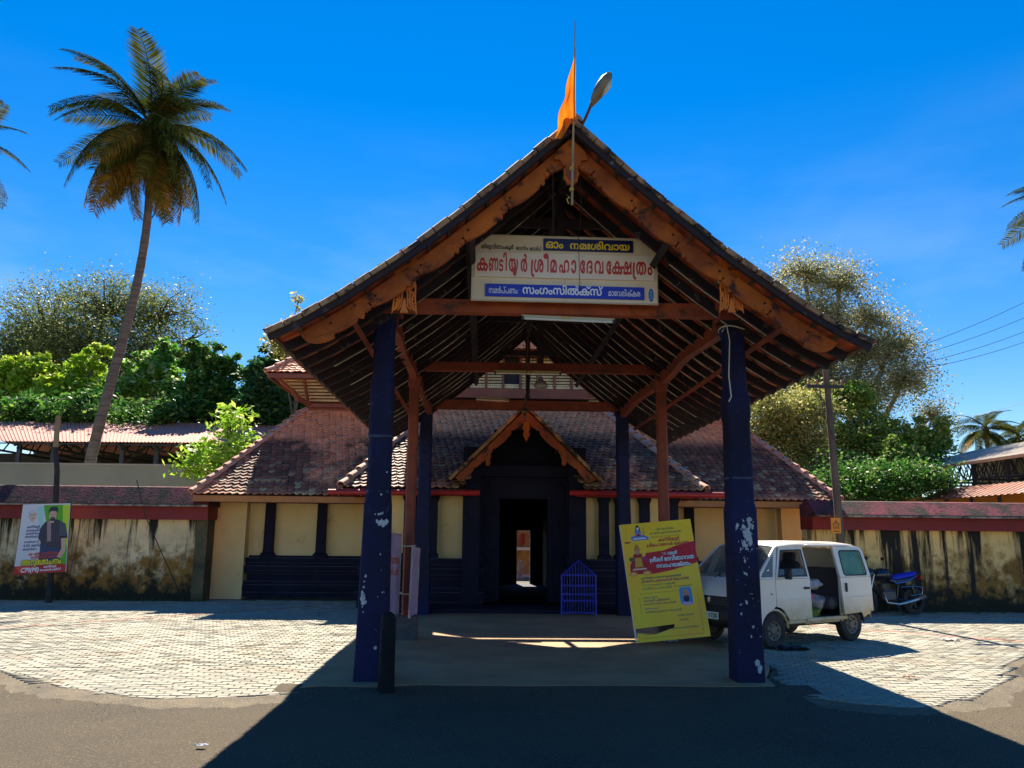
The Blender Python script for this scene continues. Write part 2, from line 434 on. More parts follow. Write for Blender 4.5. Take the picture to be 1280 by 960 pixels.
for cell in cells:
    if id(cell) in wset: continue
    cx, cy, st, cut = cell
    z = -.022 + RND.uniform(-.004, .003); a, c = (LX - .012) / 2, (LY - .011) / 2; t = RND.uniform(-.003, .003); e = .006
    b.cur = 1 if st else 0
    ps = [(cx - a, cy - c, -.05), (cx + a, cy - c, -.05), (cx + a, cy + c, -.05), (cx - a, cy + c, -.05)] + [(cx - a + e, cy - c + e, z + t), (cx + a - e, cy - c + e, z + t), (cx + a - e, cy + c - e, z - t), (cx - a + e, cy + c - e, z - t)]
    if cut:
        top = cy + c; l_, r_ = min(cut[0], top - .004), min(cut[1], top - .004)
        ps[0], ps[1] = (cx - a, l_, -.05), (cx + a, r_, -.05); ps[4], ps[5] = (cx - a + e, l_ + e, z + t), (cx + a - e, r_ + e, z + t)
    b.add(ps, [(4, 5, 6, 7), (0, 1, 5, 4), (1, 2, 6, 5), (2, 3, 7, 6), (3, 0, 4, 7)])
b.build('paver_field', PAVM, paving, kind='stuff', fix=False)
print('pavers', len(cells))
# sandy shoulder where the road meets paving and slab
SHO = mat('road_shoulder', (.15, .115, .07), .95, (.085, .07, .045), 2.2, 9, .8, 50., c3=(.24, .20, .13), s3=40., t3=.55)
rs_ = random.Random(8)
for e_ in (EDGE_L, EDGE_R):
    b = MB(); n_ = len(e_); rows = (.06, -.02, -.12, -.28, -.50); zs_ = (-.030, -.028, -.038, -.048, -.062); jit = [[rs_.uniform(-.02, .02) * (1 + 3 * (k > 2)) for k in range(5)] for _ in range(n_)]
    b.grid(lambda i, j: Vector((e_[i][0], e_[i][1] + rows[j] + jit[i][j], zs_[j] + (0 if j else 0))), n_ - 1, 4)
    tag(b.build('road_shoulder', SHO, smooth=True, fix=False), kind='structure')
b = MB(); b.grid(lambda i, j: Vector((-2.2 + 5.9 * i / 60, (9.32, 9.10, 8.95, 8.7, 8.35)[j] + .03 * math.sin(i * 1.9 + j), (-.004, -.006, -.02, -.04, -.062)[j])), 60, 4)
tag(b.build('road_shoulder', ASPH, smooth=True, fix=False), kind='structure')
# thin cracks on the slab and a repaired strip on the road
CR_ = mat('crack', (.02, .018, .015), .95); rc = random.Random(4); b = MB()
def crack(x, y, z, n, sx, sy, wd):
    p = Vector((x, y, z)); 
    for _ in range(n):
        q = p + Vector((sx * rc.uniform(.3, 1.2), sy * rc.uniform(-1, 1), 0)); d = (q - p).normalized(); w_ = Vector((-d.y, d.x, 0)) * wd * rc.uniform(.4, 1); b.add([p - w_, p + w_, q + w_, q - w_], [(0, 1, 2, 3)]); p = q
crack(-1.8, 9.5, .004, 26, .09, .05, .006); crack(.2, 9.42, .004, 22, .14, .03, .005); crack(1.2, 11.2, .004, 14, .07, .08, .004); crack(-1.6, 10.4, .004, 9, .06, .10, .005)
b.build('crack', CR_, kind='stuff', fix=False, label='thin irregular cracks in the concrete porch floor', cat='cracks')
# gravel and grass along edges
def blades(name, pts, h, m, label, cat, seed=1, wid=.008, parent=None):
    r = random.Random(seed); b = MB()
    for (x, y, z) in pts:
        for k in range(r.randint(3, 7)):
            a = r.uniform(0, 6.28); hh = h * r.uniform(.4, 1.2); dx, dy = math.cos(a), math.sin(a); lean = r.uniform(.1, .7) * hh
            px, py = x + r.uniform(-.03, .03), y + r.uniform(-.03, .03)
            b.add([(px - dy * wid, py + dx * wid, z), (px + dy * wid, py - dx * wid, z), (px + dx * lean, py + dy * lean, z + hh)], [(0, 1, 2)])
    o = b.build(name, m, parent, fix=False); return tag(o, label, cat, kind='stuff')
GRASS = mat('grass', (.07, .12, .02), .7, (.12, .13, .04), 6., trans=.3)
r = random.Random(3)
pts = [(r.uniform(-1.9, -.2), 9.0 + r.gauss(0, .05), -.05) for _ in range(90)] + [(r.uniform(-.2, 3.3), 9.12 + r.gauss(0, .02), -.05) for _ in range(14)]
blades('grass', pts, .05, GRASS, 'short green grass growing along the front edge of the porch floor', 'grass', 2)
pts = [(r.uniform(-13, -6.5), 20.02 + abs(r.gauss(0, .1)) * -1, -.05) for _ in range(300)]
blades('grass', pts, .10, GRASS, 'grass and weeds along the foot of the left compound wall', 'grass', 5)
pts = [(r.uniform(7.8, 14), 18.2 - abs(r.gauss(0, .08)), -.05) for _ in range(140)]
blades('grass', pts, .08, GRASS, 'grass and weeds along the foot of the right compound wall', 'grass', 6)
b = MB()
for _ in range(1500):
    e = EDGE_L if r.random() < .55 else EDGE_R; k = r.randrange(len(e) - 1); x, y = e[k]; q = abs(r.gauss(0, .35))
    if abs(x) > 9: continue
    s_ = r.uniform(.003, .008); px, py = x + r.gauss(0, .12), y - q + .1
    b.add([(px - s_, py, roadz(px, py)), (px + s_, py, roadz(px, py)), (px, py + s_ * 1.4, roadz(px, py)), (px, py + .3 * s_, roadz(px, py) + s_ * .9)], [(0, 1, 3), (1, 2, 3), (2, 0, 3)])
b.build('gravel', mat('gravel', (.3, .26, .2), .9, island=.4), kind='stuff', fix=False, label='loose gravel and grit on the road along the paving edge', cat='gravel')
# ------------------------------------------------------------------ entrance porch
STONE = mat('blue_black_stone', (.003, .004, .022), .7, (.006, .011, .072), 1.1, 9, .7, 12., c3=(.030, .036, .07), s3=7., t3=.60, w3=.1, spec=.3)
WOOD = mat('oiled_wood', (.26, .048, .020), .65, (.14, .028, .012), 2.5, 8, .35, 20., stretch=(1, .5, 1), c3=(.07, .03, .02), s3=3.5, t3=.58, w3=.14)
WOODO = mat('orange_wood', (.54, .135, .014), .7, (.25, .055, .013), 1.9, 9, .4, 18., c3=(.055, .022, .016), s3=3.0, t3=.535, w3=.1, spec=.25)
WOODD = mat('dark_wood', (.011, .009, .020), .8, (.028, .014, .014), 3., 8, .4, 20., c3=(.13, .11, .10), s3=7., t3=.6, w3=.08)
PSTRIP = mat('pale_strip', (.75, .66, .50), .7, (.16, .12, .09), 3.)
TILE = mat('clay_tile', (.70, .13, .035), .8, (.40, .08, .035), 3., 8, .4, 30., island=.3, c3=(.05, .035, .03), s3=2.2, t3=.50, w3=.14)
TILEV = mat('verge_clay', (.46, .27, .13), .85, (.22, .12, .06), 4., 8, .5, 30., island=.4, c3=(.030, .024, .02), s3=3.5, t3=.48, w3=.1)
CX, Y0, Y1 = .935, 8.2, 17.6
PROF = [(-.05, 6.245), (.76, 5.5), (1.05, 5.25), (1.62, 4.77), (1.87, 4.58), (2.5, 4.12), (2.9, 3.87), (3.24, 3.70)]
_s = [0]
for a, b_ in zip(PROF, PROF[1:]): _s.append(_s[-1] + math.hypot(b_[0] - a[0], b_[1] - a[1]))
SLEN = _s[-1]
def rp(s):
    """roof profile at slope length s -> (r, z, tangent r, tangent z)"""
    s = max(0, min(SLEN - 1e-6, s)); i = max(k for k in range(len(_s) - 1) if _s[k] <= s); t = (s - _s[i]) / (_s[i + 1] - _s[i])
    a, b = PROF[i], PROF[i + 1]; l = _s[i + 1] - _s[i]
    def tan(k): a, b = PROF[k], PROF[k + 1]; q = _s[k + 1] - _s[k]; return (b[0] - a[0]) / q, (b[1] - a[1]) / q
    t0 = tan(i); t1 = tan(min(i + 1, len(PROF) - 2)) if t > .5 else tan(max(i - 1, 0)); f = abs(t - .5)
    tr, tz = t0[0] * (1 - f) + t1[0] * f, t0[1] * (1 - f) + t1[1] * f; q = math.hypot(tr, tz)
    return a[0] + (b[0] - a[0]) * t, a[1] + (b[1] - a[1]) * t, tr / q, tz / q
def roofpt(side, s, Y, off=0.):
    r, z, tr, tz = rp(s); return Vector((CX + side * (r - tz * off), Y, z + tr * off))
porch = thing('entrance_porch', 'open gabled timber porch with red tiled roof on blue black stone pillars before the temple', 'porch', (CX, 9.5, 0))
roof = MB()
for side in (-1, 1):     # thin boarding right under the tiles near the ridge keeps the roof closed
    ss = [SLEN * i / 16 for i in range(17)]
    roof.grid(lambda i, j, side=side: roofpt(side, ss[j], Y0 + .02 + (Y1 - Y0 - .04) * i, -.012), 1, 16)
rf = roof.build('roof', TILE, porch, fix=False)
# tiles
def tile_mesh(name, m, wd, ln, seed=0):
    b = MB(); xs = [0, .16, .3, .42, .58, .72, .86, 1]; zs = [.020, .034, .012, .006, .028, .010, .006, .018]
    top = [[Vector(((x - .5) * wd, y, z + (.030 if y > 0 else .0))) for x, z in zip(xs, zs)] for y in (-ln * .5, ln * .5)]
    bot = [[p - Vector((0, 0, .018)) for p in row] for row in top]; n = len(xs)
    vs = top[0] + top[1] + bot[0] + bot[1]; fs = []
    for i in range(n - 1):
        fs += [(i, i + 1, n + i + 1, n + i), (2 * n + i, 3 * n + i, 3 * n + i + 1, 2 * n + i + 1), (n + i, n + i + 1, 3 * n + i + 1, 3 * n + i), (i, 2 * n + i, 2 * n + i + 1, i + 1)]
    fs += [(0, n, 3 * n, 2 * n), (n - 1, 2 * n + n - 1, 3 * n + n - 1, 2 * n - 1)]
    b.add(vs, fs); return b
TW, NR = .235, 15
tb = tile_mesh('tile', TILE, TW * 1.02, SLEN / NR * 1.14); tme = tb.mesh('tile', TILE)
rest = MB(); cnt = 0
ncol = int((Y1 - Y0) / TW)
for c in range(ncol):
    for side in (-1, 1):
        for r_ in range(NR):
            s_ = SLEN * (r_ + .5) / NR; Y = Y0 + TW * (c + .5) + RND.uniform(-.006, .006)
            rr, zz, tr, tz = rp(s_)
            ex = Vector((0, 1, 0)); ey = Vector((side * tr, 0, tz)); ez = ex.cross(ey)
            if ez.z < 0: ex = -ex; ez = ex.cross(ey)
            tilt = RND.uniform(-.03, .03)
            M = Matrix((ex, ey, ez)).transposed().to_4x4() @ Matrix.Rotation(tilt, 4, 'Z') @ Matrix.Rotation(RND.uniform(-.02, .01), 4, 'X')
            M.translation = roofpt(side, s_ + RND.uniform(-.01, .01), Y, .0)
            if c < 10 and cnt < 300:
                o = link_mesh('tile', tme, rf); M2 = M.copy(); M2.translation -= ORG[porch.name]; o.matrix_local = M2; cnt += 1
            else: rest.add([M @ p for p in tb.v], tb.f)
rest.build('tile_field', TILE, rf, kind='stuff', fix=False)
# verge caps down both slopes of each gable end, ridge caps
for Yv, front in ((Y0, True), (Y1, False)):
    for side in (-1, 1):
        n = 20
        for k in range(n):
            b = MB(); s0, s1 = SLEN * k / n + .004, SLEN * (k + 1) / n - .010; h = RND.uniform(-.006, .016)
            P = [roofpt(side, q, Yv + dy, off) for q in (s0, s1) for dy, off in ((-.05, -.03), (-.05, .018 + h), (0, .042 + h), (.10, .036 + h), (.13, .01), (.10, -.03))]
            b.add(P, [(i, (i + 1) % 6, 6 + (i + 1) % 6, 6 + i) for i in range(6)] + [tuple(range(6)), tuple(range(6, 12))])
            b.build('verge_tile', TILEV, rf)
        b = MB(); P = lambda q, dy, off: roofpt(side, q, Yv + dy, off)
        N_ = 24
        for k in range(N_):
            a, c = SLEN * k / N_, SLEN * (k + 1) / N_
            for (d0, o0, d1, o1) in ((-.02, -.09, -.02, -.03), (.04, -.03, .04, -.09), (-.02, -.03, .04, -.03), (.04, -.09, -.02, -.09)):
                b.add([P(a, d0, o0), P(a, d1, o1), P(c, d1, o1), P(c, d0, o0)], [(0, 1, 2, 3)])
        b.build('verge_board', WOODD, rf)
for k in range(30):
    y = Y0 + (Y1 - Y0) * k / 30; b = MB(); n = 8; z = 6.245
    rr0, rr1 = .10, .085
    vs = [Vector((CX + rr * 1.2 * math.cos(math.pi * j / n), yy, z - .035 + rr * math.sin(math.pi * j / n))) for yy, rr in ((y, rr0), (y + (Y1 - Y0) / 30 + .02, rr1)) for j in range(n + 1)]
    b.add(vs, [(j, j + 1, n + 2 + j, n + 1 + j) for j in range(n)] + [tuple(range(n + 1))]); b.build('ridge_tile', TILEV, rf)
# rafters, battens, thin pale strips below the rafters
def rafter(Y, side, s0, s1, top, bot, wd, N_=12):
    b = MB(); P = []
    for k in range(N_ + 1):
        q = s0 + (s1 - s0) * k / N_
        P += [roofpt(side, q, Y - wd / 2, top), roofpt(side, q, Y + wd / 2, top), roofpt(side, q, Y + wd / 2, bot), roofpt(side, q, Y - wd / 2, bot)]
    fs = [(4 * k + i, 4 * k + (i + 1) % 4, 4 * k + 4 + (i + 1) % 4, 4 * k + 4 + i) for k in range(N_) for i in range(4)] + [(0, 1, 2, 3), (4 * N_, 4 * N_ + 1, 4 * N_ + 2, 4 * N_ + 3)]
    return b.add(P, fs)
Y = 8.62; k = 0
while Y < 17.5:
    for side in (-1, 1):
        ra = rafter(Y, side, .08, SLEN - .07, -.052, -.155, .058).build('rafter', WOODD, rf)
        if RND.random() < .8:
            lm = rafter(Y + RND.uniform(.0, .035), side, RND.choice((.3, .3, 1.2, 1.9)), SLEN - RND.choice((.35, .35, .8, 1.6)), -.148, -.164, .014, 10); lm.build('rafter_strip', PSTRIP, rf)
    Y += .44; k += 1
for side in (-1, 1):
    for k in range(1, NR + 1):
        s_ = SLEN * k / NR - .03; r0, z0, tr, tz = rp(s_); b = MB()
        a, c = roofpt(side, s_, Y0 + .05, -.034), roofpt(side, s_, Y1 - .05, -.034); b.beam(a, c, .04, .028, (-side * tz, 0, tr)); b.build('batten', mat('batten_wood', (.16, .09, .05), .8, (.07, .05, .04), 5.), rf)
    for s_, hh in ((SLEN * .42, .09), (SLEN * .80, .035)):
        r0, z0, tr, tz = rp(s_); b = MB(); b.beam(roofpt(side, s_, Y0 + .2, -.2), roofpt(side, s_, Y1 - .2, -.2), .05 + hh / 3, hh, (-side * tz, 0, tr)); b.build('purlin', WOODD if hh > .05 else WOOD, porch)
b = MB(); b.bb(CX - .05, CX + .05, Y0 + .12, Y1 - .1, 5.90, 6.08); b.build('ridge_beam', WOODD, porch)
# bargeboards with cut lower edge
def bargeboard(side, Yb, m, front=True):
    top = []; bot = []; n = 200; S1 = SLEN * .93
    for k in range(n + 1):
        q = .02 + (S1 - .02) * k / n; top.append(roofpt(side, q, Yb, -.10))
        ph = (q / .62) % 1.0
        dep = .238 + .062 * math.sin(math.pi * ph) ** .7 - (.05 if ph < .07 or ph > .95 else 0) + (.022 * math.sin(ph * 38) if .12 < ph < .3 else 0)
        if q < .4: dep = .36 + .03 * math.sin(q * 20)
        if q > S1 - .30: t = (q - (S1 - .30)) / .30; dep = .21 * math.sqrt(max(0, 1 - t * t)) + .12
        bot.append(roofpt(side, q, Yb, -dep))
    o = Vector((0, Yb, 0)); out = [(p.x, p.z) for p in top] + [(p.x, p.z) for p in bot[::-1]]
    x_lim = CX + side * .0
    out = [((min(x, CX - .003) if side < 0 else max(x, CX + .003)), z) for x, z in out]
    b = MB(); b.prism(out, o, (1, 0, 0), (0, 0, 1), (0, .045, 0))
    bd = b.build('bargeboard', m, porch)
    for k in range(1, 7):
        q = .62 * k
        if q > S1 - .2: break
        for dq in (-.04, .03):
            b = MB(); pc_ = roofpt(side, q + dq, Yb + .02, -.232); b.lathe([(.0, -.035), (.030, -.035), (.034, 0), (.030, .035), (0, .035)], pc_, 10, Matrix.Rotation(R(90), 3, 'X')); b.build('scroll', m, bd)
    b = MB()
    for k in range(26):
        q = S1 - .15 - k * .032; p = roofpt(side, q, Yb - .002, -.225 - .05 * math.sin(math.pi * ((q / .62) % 1)) ** .7); b.lathe([(.0055, -.003), (.0055, .003)], p, 6, Matrix.Rotation(R(90), 3, 'X'))
    for q in (.45, 1.15, 1.75, 2.4, 3.0, 3.55):
        p = roofpt(side, q, Yb - .004, -.17); b.lathe([(.014, -.004), (.014, .004)], p, 8, Matrix.Rotation(R(90), 3, 'X'))
    b.build('peg_hole', mat('hole_dark', (.012, .01, .012), .9), bd, kind='stuff')  # dark discs stand in for the shaded peg holes
    return bd
for side in (-1, 1): bargeboard(side, 8.36, WOODO)
# carved pendant under the gable point
pd = MB(); c = at(714, 217, 8.30)
out = [(.085 * math.cos(t) * (1 + .08 * math.cos(9 * t)), .135 * math.sin(t) * (1 + .06 * math.cos(9 * t))) for t in [2 * math.pi * k / 54 for k in range(54)]]
pd.prism(out, (c.x, 8.29, c.z), (1, 0, 0), (0, 0, 1), (0, .045, 0))
pen = pd.build('pendant', WOODO, porch)
b = MB(); b.prism([(x * .62, z * .62) for x, z in out], (c.x, 8.278, c.z), (1, 0, 0), (0, 0, 1), (0, .012, 0)); b.build('pendant_boss', WOOD, pen)
b = MB(); b.prism([(-.16, .28), (-.19, .18), (-.12, .17), (-.10, .11), (-.03, .10), (.03, .10), (.10, .11), (.12, .17), (.19, .18), (.16, .28), (.02, .42), (-.02, .42)], (c.x, 8.315, c.z), (1, 0, 0), (0, 0, 1), (0, .04, 0)); b.build('pendant_bracket', WOODO, pen)
# stone pillars
def pillar(x, Y, prof, name='pillar', bands=()):
    b = MB(); b.square_lathe(prof, (x, Y, 0)); o = b.build(name, STONE, porch)
    for z, h in bands:
        q = MB(); q.square_lathe([(h, z - .018, .2), (h + .006, z - .01, .2), (h + .006, z + .01, .2), (h, z + .018, .2)], (x, Y, 0)); q.build('joint_band', mat('pale_joint', (.05, .07, .12), .8, (.02, .03, .08), 8.), o)
    return o
pL = pillar(-1.24, 9.6, [(.185, -.1, .04), (.183, .02, .04), (.175, .35, .06), (.160, 1.2, .08), (.150, 1.95, .1), (.138, 2.1, .28), (.130, 2.75, .3), (.139, 2.79, .2), (.136, 2.84, .2), (.130, 3.02, .12), (.134, 3.4, .1), (.122, 3.5, .25), (.118, 4.15, .28), (.128, 4.19, .2), (.128, 4.25, .2)], bands=((2.12, .131), (2.78, .134)))
pR = pillar(3.10, 9.6, [(0.164, -.1, .04), (0.162, .02, .04), (0.157, .6, .05), (0.155, 1.7, .06), (0.156, 1.95, .08), (0.143, 2.03, .15), (0.141, 2.60, .15), (0.137, 2.68, .2), (0.137, 3.02, .2), (0.144, 3.07, .12), (0.144, 3.30, .12), (0.134, 3.36, .2), (0.123, 3.45, .22), (0.119, 4.1, .22), (0.128, 4.14, .12), (0.128, 4.22, .12)], bands=((2.33, .139),))
for x in (-1.22, 3.0): pillar(x - .02 * (x < 0), 17.05, [(.17, -.02, .05), (.165, .9, .06), (.145, 1.6, .1), (.135, 2.3, .28), (.13, 3.2, .3), (.14, 3.3, .2), (.13, 3.36, .28), (.125, 4.18, .28), (.15, 4.22, .1), (.15, 4.26, .1)])
# chipped paint on the pillars
FL = mat('bare_lime', (.55, .56, .55), .9, (.35, .37, .4), 20.)
def flakes(p, spots, Yf, parent):
    b = MB(); r = random.Random(int(p * 100))
    for (x, z, sx, sz, n, sc) in spots:
        for _ in range(int(n * 1.5)):
            cx_, cz = x + r.gauss(0, sx), z + r.gauss(0, sz)
            if abs(cx_ - p) > .135: continue
            k = r.randint(7, 11); rad = sc * r.choice((.3, .4, .5, .7, 1.3, 1.7))
            o_ = [(rad * r.uniform(.5, 1.2) * math.cos(6.283 * i / k), rad * r.uniform(.5, 1.7) * math.sin(6.283 * i / k)) for i in range(k)]
            b.prism(o_, (cx_, Yf(cz) - .0022 * r.random(), cz), (1, 0, 0), (0, 0, 1), (0, .014, 0))
    b.build('paint_chip', FL, parent, kind='stuff')
flakes(3.10, [(3.12, 1.62, .05, .10, 42, .016), (3.14, 1.80, .04, .05, 16, .016), (3.06, 1.45, .04, .05, 10, .014), (3.1, 1.1, .08, .3, 12, .009), (3.15, .9, .03, .03, 3, .012), (3.18, .4, .08, .2, 5, .01), (3.2, .12, .02, .05, 5, .022)], lambda z: 9.6 - (.161 if z < .5 else .158), pR)
flakes(-1.24, [(-1.17, 1.76, .025, .012, 10, .02), (-1.19, 1.86, .03, .006, 6, .012), (-1.12, .8, .03, .3, 5, .008), (-1.12, .36, .02, .03, 6, .016), (-1.2, 1.2, .05, .5, 5, .007), (-1.34, .9, .01, .15, 6, .02)], lambda z: 9.6 - (.186 if z < .5 else .178 if z < 1 else .166 if z < 1.5 else .158), pL)
# timber posts half way, standing on stone blocks
for x, t in ((-1.17, 0), (2.97, 1)):
    b = MB(); b.rbox((x, 13.1, .17), (.34, .34, .38), .015); b.build('post_base', mat('base_stone', (.05, .05, .06), .8, (.10, .10, .09), 5., bump=.4), porch)
    b = MB(); b.square_lathe([(.085, .36, .3), (.082, 1.5, .3), (.08, 4.0, .3), (.095, 4.06, .15), (.115, 4.16, .1), (.115, 4.20, .1)], (x, 13.1, 0)); b.build('post', WOOD, porch)
# beams
def beam(p0, p1, wd, ht, m=WOOD, name='beam'):
    b = MB(); b.beam(p0, p1, wd, ht); return b.build(name, m, porch)
beam((-1.5, 9.6, 4.42), (3.35, 9.6, 4.42), .15, .165, mat('tie_wood', (.42, .085, .018), .65, (.24, .045, .014), 2., 8, .35, 20., c3=(.08, .03, .02), s3=4., t3=.56), 'tie_beam')
beam((-1.45, 13.1, 4.39), (3.3, 13.1, 4.39), .14, .15, WOOD, 'tie_beam')
beam((-1.6, 17.05, 4.38), (3.4, 17.05, 4.38), .14, .20, WOOD, 'tie_beam')
def arched(x, ya, yb, arch, m=WOOD):
    b = MB(); n = 14; P = []
    for k in range(n + 1):
        t = k / n; y = ya + (yb - ya) * t; a = arch * (1 - (2 * t - 1) ** 2)
        wob = .02 * math.sin(t * 9)
        P += [(x - .07 + wob, y, 4.34), (x + .07 + wob, y, 4.34), (x + .06 + wob, y, 4.14 + a), (x - .06 + wob, y, 4.14 + a)]
    fs = [(4 * k + i, 4 * k + (i + 1) % 4, 4 * k + 4 + (i + 1) % 4, 4 * k + 4 + i) for k in range(n) for i in range(4)] + [(0, 1, 2, 3), (4 * n, 4 * n + 1, 4 * n + 2, 4 * n + 3)]
    b.add(P, fs); return b.build('wall_plate', m, porch)
for x in (-1.19, 3.0): arched(x, 9.7, 13.0, .06); arched(x, 13.2, 16.97, .05)
# capitals and king post frames
for x, sd in ((-1.24, -1), (3.10, 1)):
    b = MB(); b.rbox((x, 9.6, 4.35), (.42, .3, .13), .02); b.rbox((x - sd * .0, 9.42, 4.47), (.50, .12, .15), .02); b.rbox((x + sd * .14, 9.55, 4.58), (.26, .2, .09), .02); b.build('capital', WOOD, porch)
    b = MB(); b.rbox((x + sd * .24, 9.5, 4.30), (.36, .06, .07), .01); b.build('bracket_arm', WOOD, porch)
for Yk in (9.6, 13.1, 17.05):
    for z, hw in ((5.25, 1.05), (5.55, .7)):
        beam((CX - hw, Yk, z), (CX + hw, Yk, z), .07, .12, WOODD, 'collar_beam')
    b = MB(); b.bb(CX - .05, CX + .05, Yk - .065, Yk + .065, 4.46 if Yk > 10 else 5.1, 5.95); b.build('king_post', WOODD, porch)
# carved scroll plates in front of the capitals
def carved(x, sd):
    # hung from the bargeboard, in front of the capital
    Yp = 8.44; a = at(506 if sd < 0 else 914, 364, Yp); b = MB(); hw = .115
    # upper solid field, splayed foot and a row of separate curling strands between (cut-through work)
    top = [(-hw, .05), (-hw, .12), (hw * -sd * -1 * -1 if False else hw, .12)]
    hi, lo = (.30, .14)
    L_, Rr = (lo, hi) if sd < 0 else (hi, lo)
    b.prism([(-hw, .06), (-hw, L_ + .08), (hw, Rr + .08), (hw, .06), (.05, .02), (-.05, .02)], (a.x, Yp, a.z), (1, 0, 0), (0, 0, 1), (0, .03, 0))
    b.prism([(-.045, -.24), (.045, -.24), (.022, -.17), (.008, -.08), (-.008, -.08), (-.022, -.17)], (a.x, Yp, a.z), (1, 0, 0), (0, 0, 1), (0, .03, 0))
    for q in (-1, 1):
        for k, (w0, w1) in enumerate(((.030, .040), (.062, .075), (.094, .105))):
            pts = [Vector((a.x + q * (w0 * .35), Yp + .015, a.z + .05)), Vector((a.x + q * w0, Yp + .015, a.z - .03)), Vector((a.x + q * (w0 * .7 + .01), Yp + .015, a.z - .10)), Vector((a.x + q * w1 * .9, Yp + .015, a.z - .17)), Vector((a.x + q * min(.118, w1 + .035), Yp + .015, a.z - .215 - .0 * k))]
            b.tube(pts, [.010, .011, .012, .012, .006], 6)
        b.tube([(a.x + q * hw, Yp + .015, a.z + .08), (a.x + q * hw, Yp + .015, a.z - .08), (a.x + q * (hw + .01), Yp + .015, a.z - .2), (a.x + q * (hw + .02), Yp + .015, a.z - .25)], [.010, .010, .012, .004], 6)
        for z in (-.02, -.06, -.1, -.14): b.tube([(a.x + q * .085, Yp + .015, a.z + z), (a.x + q * hw, Yp + .015, a.z + z + .02)], .007, 5)
    pl = b.build('carved_plate', mat('carved_orange', (.80, .22, .014), .6, (.62, .15, .014), 5., 8, .3, 25.), porch)
    b = MB()
    for (u, v, rr) in ((.04, .16, .02), (-.05, .09, .016), (.075, .11, .013), (-.08, .05, .011), (.02, .09, .012), (.08, .2, .014)):
        b.lathe([(rr, -.002), (rr, .004)], (a.x - sd * u * 1., Yp - .002, a.z + v * (.8)), 9, Matrix.Rotation(R(90), 3, 'X'))
    b.build('cut_hole', mat('hole_dark', (.012, .01, .012), .9), pl, kind='stuff')  # dark colour paints the shade inside the cut holes
carved(-1.2, -1); carved(3.05, 1)
# dusty light fittings hanging under the ties
# ------------------------------------------------------------------ temple gate building
YEL = mat('ochre_plaster', (.92, .70, .34), .9, (.84, .58, .25), .8, 8, .2, 30., c3=(.25, .12, .05), s3=1.6, t3=.60, w3=.14)
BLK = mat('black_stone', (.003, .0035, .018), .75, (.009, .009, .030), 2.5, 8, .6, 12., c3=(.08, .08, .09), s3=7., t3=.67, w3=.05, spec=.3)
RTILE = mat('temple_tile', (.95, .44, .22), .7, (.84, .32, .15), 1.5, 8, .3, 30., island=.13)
RIDGE = mat('hip_tile', (.72, .38, .25), .8, (.52, .27, .17), 3., 8, .3, 30., c3=(.1, .07, .05), s3=4., t3=.6)
REDP = mat('red_paint', (.42, .012, .012), .5, (.30, .012, .012), 1.2, 6, .1)
SLAT = mat('cream_slat', (.85, .66, .32), .7, (.5, .38, .2), 4.)
BRN = mat('brown_paint', (.30, .085, .04), .65, (.20, .055, .03), 1.5)
def darken_low(M):
    """darker tone over the lower courses, broken up by noise; a few pale tiles"""
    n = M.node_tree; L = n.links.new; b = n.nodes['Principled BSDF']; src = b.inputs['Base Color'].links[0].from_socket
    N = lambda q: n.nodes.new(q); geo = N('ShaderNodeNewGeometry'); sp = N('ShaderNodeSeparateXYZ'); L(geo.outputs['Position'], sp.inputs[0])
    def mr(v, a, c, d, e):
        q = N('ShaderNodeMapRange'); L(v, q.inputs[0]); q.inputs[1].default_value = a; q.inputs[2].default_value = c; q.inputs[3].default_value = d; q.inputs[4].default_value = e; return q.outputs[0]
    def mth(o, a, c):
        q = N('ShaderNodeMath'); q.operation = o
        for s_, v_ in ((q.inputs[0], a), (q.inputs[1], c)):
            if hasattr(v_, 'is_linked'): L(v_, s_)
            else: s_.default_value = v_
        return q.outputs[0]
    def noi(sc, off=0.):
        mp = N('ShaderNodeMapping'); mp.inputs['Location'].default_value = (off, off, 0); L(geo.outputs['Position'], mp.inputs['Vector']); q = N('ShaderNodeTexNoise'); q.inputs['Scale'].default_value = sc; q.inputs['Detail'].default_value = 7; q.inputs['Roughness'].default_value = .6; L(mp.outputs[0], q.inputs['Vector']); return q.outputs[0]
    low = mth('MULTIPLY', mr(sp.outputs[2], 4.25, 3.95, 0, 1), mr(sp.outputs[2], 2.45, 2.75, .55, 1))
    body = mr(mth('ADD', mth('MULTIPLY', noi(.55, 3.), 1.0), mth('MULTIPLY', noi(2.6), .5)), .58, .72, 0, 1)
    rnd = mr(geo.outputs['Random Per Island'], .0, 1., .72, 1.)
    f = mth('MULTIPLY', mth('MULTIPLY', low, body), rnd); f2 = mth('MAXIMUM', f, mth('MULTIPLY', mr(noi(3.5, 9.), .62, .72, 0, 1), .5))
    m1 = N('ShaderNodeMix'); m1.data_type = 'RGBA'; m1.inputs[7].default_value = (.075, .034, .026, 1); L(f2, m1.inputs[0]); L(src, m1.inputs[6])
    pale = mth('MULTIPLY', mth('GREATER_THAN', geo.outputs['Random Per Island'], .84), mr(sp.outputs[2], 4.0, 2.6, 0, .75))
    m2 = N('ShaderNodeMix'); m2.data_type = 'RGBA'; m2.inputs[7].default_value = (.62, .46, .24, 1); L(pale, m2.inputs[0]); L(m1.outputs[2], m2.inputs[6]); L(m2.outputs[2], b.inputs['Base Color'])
darken_low(RTILE)
DKTILE = mat('gable_tile', (.14, .06, .045), .85, (.08, .04, .035), 3., 8, .4, 30., island=.4)
DECK = mat('dark_deck', (.03, .014, .012), .95)
temple = thing('temple_gate_house', 'ochre and black temple gate house with hipped tiled roofs and a dark central doorway', 'temple', (.93, 19, 0))
